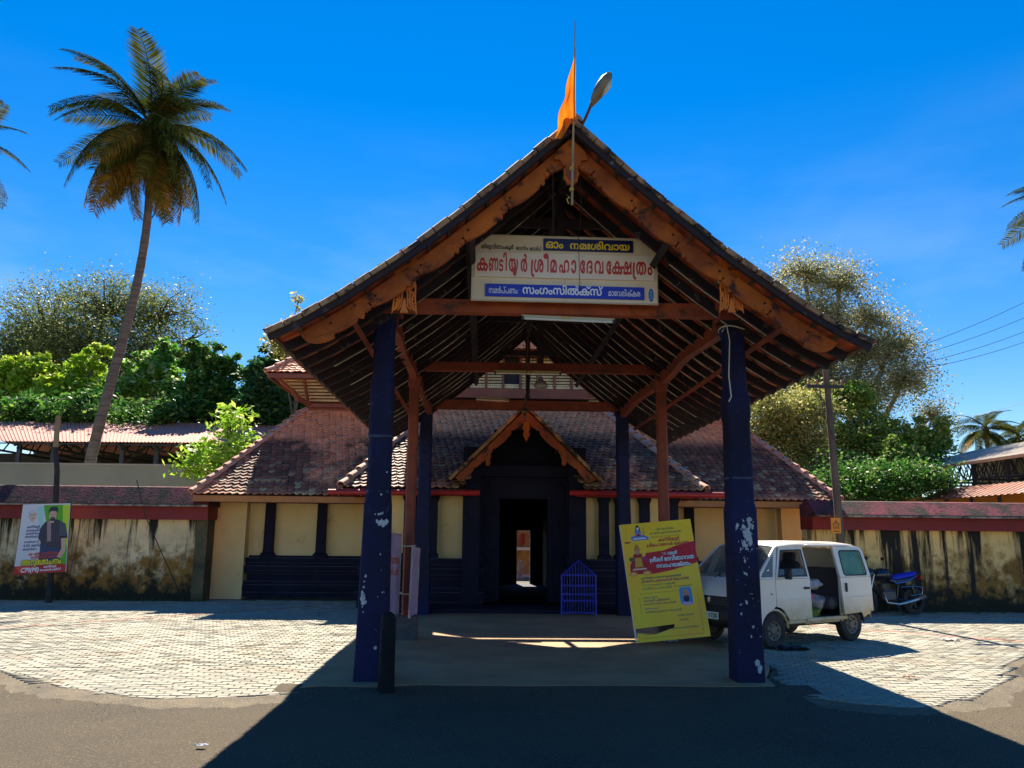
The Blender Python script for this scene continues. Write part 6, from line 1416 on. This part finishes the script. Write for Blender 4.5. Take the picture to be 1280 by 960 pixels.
def wheel(parent, c, r_, wd, ax, rim, lace=8, spoke=False):
    """ax: 3x3 turning Z (axle) into place"""
    b = MB(); b.lathe([(r_ * .62, -wd / 2), (r_ * .90, -wd / 2), (r_, -wd * .34), (r_, wd * .34), (r_ * .90, wd / 2), (r_ * .62, wd / 2)], c, 28, ax, cap=False); b.lathe([(r_ * .62, -wd / 2), (r_ * .62, wd / 2)], c, 28, ax, cap=False)
    t = b.build('wheel', RUB, parent, local=True)
    smooth_angle(t)
    b = MB()
    if spoke:
        b.lathe([(r_ * .72, -wd * .3), (r_ * .76, -wd * .3), (r_ * .76, wd * .3), (r_ * .72, wd * .3), (r_ * .72, -wd * .3)], c, 24, ax, cap=False); b.lathe([(.04, -.05), (.04, .05)], c, 10, ax)
        for k in range(6):
            a = k * math.pi / 3; d = ax @ Vector((math.cos(a), math.sin(a), 0)); b.beam(Vector(c) + d * .03, Vector(c) + d * r_ * .73, .03, .02, ax @ Vector((0, 0, 1)))
    else:
        b.lathe([(r_ * .62, wd * .30), (r_ * .58, wd * .46), (r_ * .50, wd * .40), (r_ * .30, wd * .28), (r_ * .22, wd * .44), (r_ * .12, wd * .46)], c, 20, ax); b.lathe([(r_ * .12, -wd * .3), (r_ * .62, -wd * .3)], c, 20, ax)
    rr_ = b.build('rim', rim, t, local=True)
    if not spoke:
        b = MB()
        for k in range(8): a = k * math.pi / 4; q = ax @ Vector((r_ * .42 * math.cos(a), r_ * .42 * math.sin(a), wd * .36)) + Vector(c); b.lathe([(.016, -.01), (.016, .012)], q, 8, ax)
        b.build('rim_hole', BKP, t, local=True, kind='stuff')
    return t
RIM = mat('wheel_steel', (.16, .15, .13), .5, (.08, .07, .06), 8., metal=.3)
for x, nm in ((WF_, 0), (WR_, 1)):
    for s in (1, -1): wheel(van, (x, s * (WD - .09), WRAD), WRAD, .15, Matrix.Rotation(R(-90 if s > 0 else 90), 3, 'X'), RIM)
b = MB(); b.tube([(WF_, -.55, WRAD), (WF_, .55, WRAD)], .03, 6); b.tube([(WR_, -.55, WRAD), (WR_, .55, WRAD)], .04, 6); b.bb(-1.2, 1.3, -.4, .4, .26, .36); V(b, 'underbody', BKP)
for s in (1, -1):
    for x in (WF_, WR_):
        b = MB(); b.tube([(x + .31 * math.cos(R(a)), s * (WD - .02), .26 + .31 * math.sin(R(a))) for a in range(5, 176, 17)], .018, 6); b.grid(lambda i, j: Vector((x + .30 * math.cos(R(10 + i * 20)), s * (WD - .03 - .25 * j), .26 + .30 * math.sin(R(10 + i * 20)))), 8, 1); V(b, 'wheel_arch', BKP if x == WR_ else VD)
# ------------------------------------------------------------------ motorcycle
MX = at(1120, 760, 17.8); MX.z = -.03
mo = thing('motorcycle', 'dark motorcycle with bright blue seat cover parked against the streaked wall', 'motorcycle', (MX.x - .17, 17.72, -.03), R(180 + 14))
BM = mat('bike_black', (.012, .012, .02), .3, coat=.5); CH = mat('bike_chrome', (.5, .5, .5), .25, metal=.9); BS = mat('blue_seat', (.004, .03, .62), .55, (.004, .02, .40), 20.)
def Mo(b, name, m, parent=mo, **k): return b.build(name, m, parent, local=True, **k)
AX = Matrix.Rotation(R(90), 3, 'X')
wheel(mo, (.62, 0, .29), .29, .10, AX, mat('alloy_dark', (.06, .06, .06), .4), spoke=True); wheel(mo, (-.62, 0, .29), .29, .12, AX, mat('alloy_dark', ()), spoke=True)
b = MB()
for s in (1, -1): b.tube([(.62, s * .075, .29), (.42, s * .075, .88)], .022, 8)
Mo(b, 'fork', CH)
b = MB(); b.tube([(.40, 0, .80), (.15, 0, .72), (-.25, 0, .66), (-.62, 0, .76)], .028, 8); b.tube([(.38, 0, .72), (.22, 0, .34), (-.18, 0, .30), (-.25, 0, .64)], .025, 8)
for s in (1, -1): b.tube([(-.15, s * .08, .34), (-.62, s * .08, .29)], .02, 6); b.tube([(-.62, s * .10, .30), (-.52, s * .10, .66)], .028, 8)
Mo(b, 'frame', BM)
b = MB(); b.tube([(.36, 0, .84), (.25, 0, .87), (.08, 0, .86), (-.06, 0, .79)], [.06, .125, .13, .08], 14, flat=.95); Mo(b, 'fuel_tank', BM, smooth=True)
b = MB(); b.tube([(-.03, 0, .80), (-.15, 0, .79), (-.40, 0, .83), (-.66, 0, .88), (-.74, 0, .90)], [.07, .11, .12, .10, .04], 12, flat=.55); Mo(b, 'seat', BS, smooth=True)
b = MB(); b.tube([(-.0, 0, .74), (-.2, 0, .72), (-.5, 0, .76), (-.82, 0, .86)], [.09, .12, .10, .04], 12, flat=.6); Mo(b, 'tail_fairing', BM, smooth=True)
b = MB()
for s in (1, -1): b.tube([(.0, s * .12, .76), (-.1, s * .13, .68), (-.4, s * .125, .72), (-.75, s * .06, .84)], [.008, .012, .012, .006], 5)
Mo(b, 'blue_stripe', mat('stripe_blue', (.05, .22, .65), .4))
b = MB(); b.rbox((.06, 0, .42), (.34, .26, .26), .05); b.tube([(.10, 0, .5), (.20, 0, .66)], .085, 10); en = Mo(b, 'engine', mat('engine_grey', (.10, .10, .10), .5, metal=.5))
b = MB()
for k in range(6): b.box((.10 + k * .016, 0, .54 + k * .024), (.2, .19, .008))
Mo(b, 'cooling_fins', mat('engine_grey', ()), parent=en)
b = MB(); b.tube([(.22, .12, .46), (.20, .15, .28), (-.1, .16, .24), (-.35, .16, .28), (-.80, .17, .40)], [.02, .022, .03, .045, .05], 10); Mo(b, 'exhaust', CH, smooth=True)
b = MB(); b.tube([(-.2, .16, .60), (-.45, .20, .62), (-.72, .20, .60), (-.70, .20, .45), (-.4, .2, .42)], .010, 6); Mo(b, 'saree_guard', CH)
b = MB(); b.tube([(.28, .33, .98), (.36, .2, 1.0), (.40, 0, .95), (.36, -.2, 1.0), (.28, -.33, .98)], .013, 8); hb = Mo(b, 'handlebar', BM)
for s in (1, -1): b = MB(); b.tube([(.30, s * .22, 1.0), (.33, s * .24, 1.18)], .007, 5); b.rbox((.33, s * .26, 1.21), (.02, .12, .07), .008); Mo(b, 'mirror', BM, parent=hb); b = MB(); b.tube([(.28, s * .33, .98), (.26, s * .23, .985)], .02, 8); Mo(b, 'grip', RUB, parent=hb)
b = MB(); b.tube([(.40, 0, .90), (.50, 0, .90), (.58, 0, .84), (.60, 0, .78)], [.09, .12, .11, .07], 12); Mo(b, 'headlight_cowl', BM, smooth=True)
b = MB(); b.lathe([(.075, 0), (.07, .02), (.03, .035)], (.575, 0, .85), 14, Matrix.Rotation(R(80), 3, 'Y')); Mo(b, 'headlight', mat('headlight_lens', ()))
b = MB(); b.tube([(.62 + .33 * math.cos(R(a)), 0, .29 + .33 * math.sin(R(a))) for a in range(20, 150, 16)], .05, 8, flat=.5); b.tube([(-.62 + .33 * math.cos(R(a)), 0, .29 + .33 * math.sin(R(a))) for a in range(50, 185, 16)], .06, 8, flat=.5); Mo(b, 'mudguard', BM)
b = MB(); b.rbox((-.84, 0, .80), (.04, .14, .08), .01); Mo(b, 'tail_light', mat('red_lens', ()))
b = MB(); b.tube([(-.02, .14, .30), (-.10, .28, .02)], .014, 6); Mo(b, 'side_stand', BM)
# ------------------------------------------------------------------ trees
def leafmat(name, c, c2, c3=None, trans=.35):
    return mat(name, c, .5, c2, .55, 4, island=.32, trans=trans, spec=.3, island2=c3)
def leaves(name, pts, size, m, parent, rs, kind=None, flat=.55, aspect=.5, droop=.0):
    n = len(pts); P = np.asarray(pts, dtype=np.float64)
    a = rs.normal(size=(n, 3)); a[:, 2] *= flat; a[:, 2] -= droop; a /= np.linalg.norm(a, axis=1)[:, None] + 1e-9
    h = rs.normal(size=(n, 3)); nn = np.cross(a, h); nn /= np.linalg.norm(nn, axis=1)[:, None] + 1e-9
    s = (size * rs.uniform(.55, 1.35, n))[:, None]
    org = np.array(ORG[parent.name]) if parent is not None and parent.name in ORG else 0
    P = P - org
    side = np.cross(a, nn)
    V_ = np.stack([P - a * s * .5, P + nn * s * aspect * .5 + a * s * .05, P + a * s * .5, P - nn * s * aspect * .5 + a * s * .05], 1).reshape(-1, 3)
    me = bpy.data.meshes.new(name); me.vertices.add(4 * n); me.vertices.foreach_set('co', V_.ravel()); me.loops.add(4 * n); me.loops.foreach_set('vertex_index', np.arange(4 * n, dtype=np.int32))
    me.polygons.add(n); me.polygons.foreach_set('loop_start', np.arange(0, 4 * n, 4, dtype=np.int32)); me.polygons.foreach_set('loop_total', np.full(n, 4, dtype=np.int32))
    me.materials.append(m); me.update(calc_edges=True)
    o = link_mesh(name, me, parent)
    if kind: o['kind'] = kind
    return o
BARK = mat('bark', (.10, .085, .065), .9, (.05, .045, .04), 3., 8, .6, 12., stretch=(1, 1, .3))
def tree(name, label, base, blobs, nleaf, size, m, tr=.25, seed=1, cat='tree', clump=.16, group=None, ncl=None, bark=BARK, fork=.45, twig=True, sh=(.45, 1.12)):
    rs = np.random.RandomState(seed); base = Vector(base); t = thing(name, label, cat, base, group=group)
    top = Vector((sum(b[0] for b in blobs) / len(blobs), sum(b[1] for b in blobs) / len(blobs), min(b[2] for b in blobs)))
    fk = base.lerp(top, fork) + Vector(rs.normal(size=3) * .15)
    b = MB(); b.tube([base - Vector((0, 0, .3)), base.lerp(fk, .4) + Vector((rs.normal() * .1, 0, 0)), fk], [tr * 1.25, tr, tr * .8], 10); tk = b.build('trunk', bark, t)
    tot = sum(q[3] * q[4] * q[5] for q in blobs) ; pts = []; lb = MB()
    for q in blobs:
        c = Vector(q[:3]); rad = np.array(q[3:6]); mid = fk.lerp(c, .5) + Vector(rs.normal(size=3) * .3)
        lb.tube([fk, mid, c], [tr * .6, tr * .4, tr * .2], 7)
        share = (q[3] * q[4] * q[5]) / tot; nc = max(6, int((ncl or 60) * share))
        for k in range(nc):
            d = rs.normal(size=3); d /= np.linalg.norm(d); r_ = rs.uniform(sh[0], sh[1]); p = np.array(c) + d * rad * r_
            if twig: m2 = Vector(c).lerp(Vector(p), .5) + Vector(rs.normal(size=3) * .12 * rad.mean()); lb.tube([c, m2, Vector(p)], [tr * .14, tr * .08, tr * .03], 4, cap=False)
            nl = int(nleaf * share / nc * rs.uniform(.4, 1.6)); sg = clump * rad.mean() * rs.uniform(.6, 1.4)
            pts.append(p + rs.normal(size=(nl, 3)) * sg * np.array([1, 1, .75]))
    lb.build('limbs', bark, t, fix=False)
    leaves('crown', np.concatenate(pts), size, m, t, rs)
    return t
def B(px, py, Y, rx, rz, ry=None): p = at(px, py, Y); s_ = Y / FPX; return (p.x, p.y, p.z, rx * s_, (ry if ry else rx * .8) * s_, rz * s_)
G_GREY = leafmat('leaf_grey_green', (.09, .14, .03), (.16, .20, .05), (.28, .28, .11), .5)
G_BRIGHT = leafmat('leaf_bright', (.24, .46, .02), (.40, .56, .03), (.60, .62, .14), .55)
G_DEEP = leafmat('leaf_deep', (.035, .13, .02), (.06, .19, .025), (.20, .32, .06), .45)
G_DARK = leafmat('leaf_dark', (.02, .08, .03), (.03, .12, .035), (.08, .2, .05), .4)
G_DRY = leafmat('leaf_dry', (.30, .29, .13), (.19, .23, .07), (.52, .46, .27), .5)
G_OLIVE = leafmat('leaf_olive', (.20, .27, .045), (.36, .35, .09), (.62, .52, .24), .5)
tree('rain_tree', 'tall spreading grey green tree standing behind the leaning palm', (-24, 46, 0), [B(60, 420, 46, 70, 60), B(130, 390, 46, 65, 42), B(20, 450, 45, 50, 50), B(200, 395, 47, 50, 40), B(235, 425, 46, 35, 30), B(110, 440, 45, 90, 40), B(190, 450, 45, 60, 30)], 70000, .15, G_GREY, .5, 11, clump=.26, ncl=420)
tree('leafy_tree', 'bright yellow green bushy tree at the left edge behind the shed', at(55, 660, 39) * 1, [B(15, 490, 39, 28, 36), B(45, 468, 39, 26, 26), B(75, 492, 38, 28, 34), B(100, 470, 39, 24, 34), B(122, 445, 38.5, 16, 20), B(55, 510, 38, 40, 22), B(120, 500, 38, 22, 34), B(0, 470, 39, 18, 22)], 26000, .26, G_BRIGHT, .25, 12, clump=.16, ncl=260)
tree('leafy_tree', 'dense mid green tree right of the palm trunk behind the shed', at(195, 660, 38), [B(160, 495, 38, 28, 30), B(195, 475, 38, 26, 26), B(178, 455, 38.5, 18, 16), B(225, 490, 37.5, 28, 24), B(210, 448, 38.5, 18, 22), B(245, 510, 37, 30, 20), B(150, 465, 38.5, 14, 20)], 22000, .27, leafmat('leaf_mid', (.09, .30, .02), (.20, .42, .03), (.65, .66, .42), .55), .25, 13, clump=.16, ncl=230)
tree('creeper_tree', 'dark tree overgrown with creepers left of the upper temple roof', at(280, 660, 36), [B(238, 445, 36, 18, 20), B(262, 462, 36, 20, 30), B(288, 470, 36, 14, 30), B(268, 500, 35.5, 30, 26), B(300, 505, 35.5, 18, 24), B(245, 485, 35, 20, 26)], 20000, .26, G_DEEP, .25, 14, clump=.15, ncl=220)
tree('creeper_tree', 'very dark green tree directly beside the temple upper storey', at(350, 640, 34), [B(335, 490, 34, 34, 40), B(370, 500, 34, 30, 34), B(345, 455, 34.5, 24, 22), B(395, 500, 34, 26, 36)], 20000, .24, G_DARK, .22, 15, clump=.15, ncl=200)
tree('slender_tree', 'thin young tree tip showing above the left porch eave', at(372, 600, 30), [B(372, 378, 30, 7, 13), B(370, 410, 30, 9, 18), B(352, 432, 30, 16, 14)], 1600, .17, G_OLIVE, .06, 16, clump=.4, ncl=30)
tree('scrub_tree', 'mid green undergrowth tree low behind the shed roof at left', at(120, 660, 35), [B(20, 520, 35, 60, 20), B(110, 518, 35, 60, 22), B(220, 522, 35, 70, 18), B(320, 525, 35, 60, 18)], 16000, .24, G_DEEP, .2, 17, clump=.17, ncl=200)
tree('rain_tree', 'tall half bare brown leaved tree behind the right porch eave', at(1040, 690, 38), [B(1005, 340, 38, 48, 20), B(1050, 355, 38, 38, 26), B(975, 375, 38, 36, 30), B(1085, 395, 38, 36, 26), B(1030, 400, 38, 50, 30), B(1115, 430, 38, 40, 22), B(1075, 440, 38, 50, 26), B(1000, 440, 38, 50, 40), B(1130, 475, 38, 44, 24), B(1080, 490, 38, 50, 26), B(1165, 520, 38, 26, 24), B(1030, 480, 38, 50, 30), B(970, 490, 37, 40, 45)], 85000, .125, G_DRY, .42, 18, clump=.36, ncl=900, sh=(.15, 1.12), bark=mat('pale_bark', (.30, .26, .2), .9, (.18, .15, .11), 3.), fork=.35)
tree('leafy_tree', 'green leafy tree behind the right compound wall left of the shed', at(1130, 690, 30), [B(1085, 545, 31, 45, 30), B(1135, 560, 31, 45, 26), B(1160, 545, 31, 32, 24), B(1100, 575, 30, 50, 24), B(1060, 500, 32, 35, 26)], 34000, .16, leafmat('leaf_fresh', (.09, .24, .02), (.20, .32, .04), (.45, .42, .14), .5), .2, 19, clump=.16, ncl=240)
tree('scrub_tree', 'dry olive undergrowth tree between the temple roof and the utility pole', at(985, 690, 31), [B(965, 520, 31, 42, 36), B(1005, 560, 31, 40, 42), B(950, 560, 31, 30, 35), B(1010, 510, 31, 32, 30), B(1050, 600, 30, 50, 26), B(1000, 610, 29, 50, 20)], 42000, .13, G_OLIVE, .18, 20, clump=.3, ncl=420, bark=mat('pale_bark', (.3, .26, .2)))
tree('scrub_tree', 'low dark green shrubs along the back of the right compound wall', at(1090, 680, 27), [B(1080, 605, 27, 60, 18), B(1150, 600, 27, 40, 16), B(1020, 612, 26, 40, 14)], 15000, .14, G_DEEP, .1, 21, clump=.3, ncl=160)
b_ = thing('distant_tree_line', 'low line of distant trees beyond the walls', 'trees', (0, 70, 0)); b_['kind'] = 'stuff'
rs = np.random.RandomState(5); pts = []
for k in range(150): x = rs.uniform(-75, 75); pts.append(np.array([x, 72 + rs.uniform(-3, 3), rs.uniform(0, 6.5)]) + rs.normal(size=(200, 3)) * [1.6, 1, 1.2])
leaves('foliage', np.concatenate(pts), .5, G_DEEP, b_, rs, 'stuff')
# small bright tree in front of the shed: palmate leaf sprays on thin stems
ty = thing('cassava_tree', 'small bright green young tree with drooping leaves between wall and temple roof', 'tree', at(285, 640, 24))
rs = np.random.RandomState(9); b = MB(); base = at(285, 650, 24); tip = at(292, 512, 24); b.tube([base, at(282, 590, 24), at(286, 550, 24), tip], [.05, .04, .03, .015], 7); sprays = []
for (x, y) in ((235, 575), (248, 562), (262, 556), (240, 586), (270, 578), (285, 565), (300, 560), (318, 557), (325, 566), (310, 575), (292, 585), (272, 590), (255, 575), (286, 520), (296, 515), (280, 530), (300, 530), (292, 545), (268, 568), (305, 552), (250, 590), (330, 552)):
    p = at(x, y, 24 + rs.uniform(-.6, .6)); sprays.append(p); b.tube([at(285, min(y + 22, 640), 24), (at(285, y + 8, 24) + p) / 2 + Vector((0, 0, .05)), p], [.018, .012, .006], 5)
b.build('stem', BARK, ty); pts = []
for p in sprays:
    for k in range(60): pts.append(np.array(p) + rs.normal(size=3) * [.26, .26, .12])
leaves('foliage', np.array(pts), .25, leafmat('leaf_lime', (.20, .42, .03), (.32, .52, .04), (.5, .6, .12), .5), ty, rs, None, .5, .42, .35)
# plant growing on the right end of the left coping, vines
# ------------------------------------------------------------------ palms
PALM = mat('palm_leaf', (.026, .048, .009), .8, (.10, .105, .018), .9, 3, island=.6, trans=.28, spec=0.)
PALMY = mat('palm_leaf_dry', (.36, .20, .03), .6, (.10, .10, .02), 1.5, 3, island=.3, trans=.3, spec=0.)
RACH = mat('palm_rib', (.10, .10, .03), .9, spec=.05)
PTR = mat('palm_trunk', (.19, .155, .12), .9, (.08, .065, .05), 4., 8, .5, 20., stretch=(.3, .3, 3.))
def frond_mesh(L, rise, drop, seed, nl=66, ll=1.2, m=PALM, hang=.8):
    """a feather leaf growing along +X: rib that rises then bows down, with thin hanging leaflets"""
    r = random.Random(seed); b = MB(); n = 16; rib = []
    for k in range(n + 1):
        t = k / n; rib.append(Vector((L * (t - .18 * drop * t * t), .10 * L * math.sin(t * 2.2 + seed) * t * .25, L * (rise * t - drop * t * t * .75 - .12 * drop * t ** 4))))
    b.cur = 1; b.tube(rib, [.045 * (1 - .85 * k / n) for k in range(n + 1)], 5); b.cur = 0
    for s in (1, -1):
        for k in range(nl):
            t = .10 + .90 * (k + r.random() * .6) / nl; q = t * n; i = min(int(q), n - 1); p = rib[i].lerp(rib[i + 1], q - i); d = (rib[min(i + 1, n)] - rib[i]).normalized()
            l = ll * (math.sin(math.pi * min(1, t * .82 + .14)) ** .6) * r.uniform(.8, 1.1); 
            sd = Vector((0, s, 0)); hg = hang * r.uniform(.75, 1.25)
            d1 = (sd * .75 + d * .55 + Vector((0, 0, .12 - .25 * hg))).normalized(); d2 = (sd * .35 + d * .35 + Vector((0, 0, -1.0 * hg))).normalized()
            a = p; c = a + d1 * l * .5; e = c + (d1 * .35 + d2 * .65).normalized() * l * .5; w_ = .026 + .012 * r.random(); up = d1.cross(d).normalized() * 0 + d * w_
            b.add([a - up * .6, a + up * .6, c + up, c - up, e], [(0, 1, 2, 3), (3, 2, 4)])
    return b.mesh('frond', [m, RACH], fix=False)
def palm(name, label, base, crown, L, nf, seed, bend=0., tr=(.22, .12), group=None, fr=None, el=(-50, 80), scale=1., nuts=True, mid=None):
    r = random.Random(seed); base, crown = Vector(base), Vector(crown); t = thing(name, label, 'palm tree', base, group=group)
    n = 40; pts = []; rad = []
    for k in range(n + 1):
        q = k / n; p = base.lerp(crown, q); p.x += bend * math.sin(math.pi * q) + (mid or 0) * math.sin(2 * math.pi * q); pts.append(p); rad.append((tr[0] + (tr[1] - tr[0]) * q + (.12 * (1 - q * 8) if q < .125 else 0)) * (1.04 if k % 2 else .97))
    b = MB(); b.tube(pts, rad, 12); b.build('trunk', PTR, t)
    b = MB(); b.tube([crown - Vector((0, 0, .5)), crown, crown + Vector((0, 0, .5))], [tr[1] * 1.1, tr[1] * 1.9, .05], 9); b.build('crownshaft', mat('palm_fibre', (.12, .09, .05), .9), t)
    fr = fr or FR
    for k in range(nf):
        q = (k + .5) / nf; az = k * 2.39996 + r.uniform(-.2, .2); e = el[1] + (el[0] - el[1]) * q ** .8 + r.uniform(-11, 11)
        kind = 0 if e > 40 else (1 if e > 0 else (2 if e > -25 else 3)); me = fr[kind][r.randrange(2)]
        o = link_mesh('frond', me, t); o.location = crown - Vector(base) + Vector((0, 0, .15 * (1 - 2 * q)))
        s_ = scale * r.uniform(.82, 1.12) * L / 4.6
        o.matrix_local = Matrix.Translation(o.location) @ Matrix.Rotation(az, 4, 'Z') @ Matrix.Rotation(-R(e) * .62, 4, 'Y') @ Matrix.Rotation(r.uniform(-.8, .8), 4, 'X') @ Matrix.Scale(s_, 4)
    if nuts:
        b = MB()
        for k in range(9):
            a = k * .7; b.lathe([(0, -.14), (.08, -.10), (.11, 0), (.08, .09), (0, .13)], crown + Vector((.32 * math.cos(a), .32 * math.sin(a), -.42 - .12 * (k % 3))), 8)
        b.build('coconuts', mat('coconut', (.16, .14, .03), .5, (.2, .1, .03), 4.), t, smooth=True)
    return t
FR = [[frond_mesh(4.6, .35, .55, 1, hang=.25), frond_mesh(4.6, .42, .62, 2, hang=.3)], [frond_mesh(4.6, .30, .75, 3, hang=.6), frond_mesh(4.6, .25, .70, 4, hang=.7)], [frond_mesh(4.5, .16, .75, 5, hang=.9), frond_mesh(4.5, .10, .80, 6, hang=.9)], [frond_mesh(4.2, .0, .62, 7, m=PALMY, hang=1.), frond_mesh(4.3, .05, .65, 8, hang=1.)]]
pb = at(113, 607, 27.5); pc = at(188, 160, 27.5)
palm('coconut_palm', 'tall leaning coconut palm standing in full view against the sky at left', (pb.x - .35, 27.5, 0), (pc.x, 27.5, pc.z), 3.6, 66, 9, bend=.35, mid=-.25, tr=(.20, .12), el=(-88, 84))
pc = at(-58, 184, 25); palm('coconut_palm', 'coconut palm mostly outside the left edge with only frond tips showing', (pc.x - .5, 25, 0), (pc.x, 25, pc.z), 2.5, 24, 4, bend=-.3, el=(-45, 80))
pc = at(1345, 264, 22); palm('coconut_palm', 'coconut palm outside the right edge with drooping frond tips showing high up', (pc.x + .5, 22, 0), (pc.x, 22, pc.z), 2.5, 26, 6, bend=.2, el=(-55, 70))
pc = at(1232, 537, 62); palm('coconut_palm', 'small distant coconut palm above the grey shed roof', (pc.x, 62, 0), (pc.x, 62, pc.z), 3.4, 24, 7, tr=(.2, .14))
pc = at(1272, 546, 72); palm('coconut_palm', 'farthest small coconut palm at the right edge above the shed roof', (pc.x, 72, 0), (pc.x, 72, pc.z), 3.0, 20, 8, tr=(.2, .14))
print('objects', len(bpy.data.objects), 'tris', sum(len(o.data.polygons) for o in bpy.data.objects if o.type == 'MESH'))
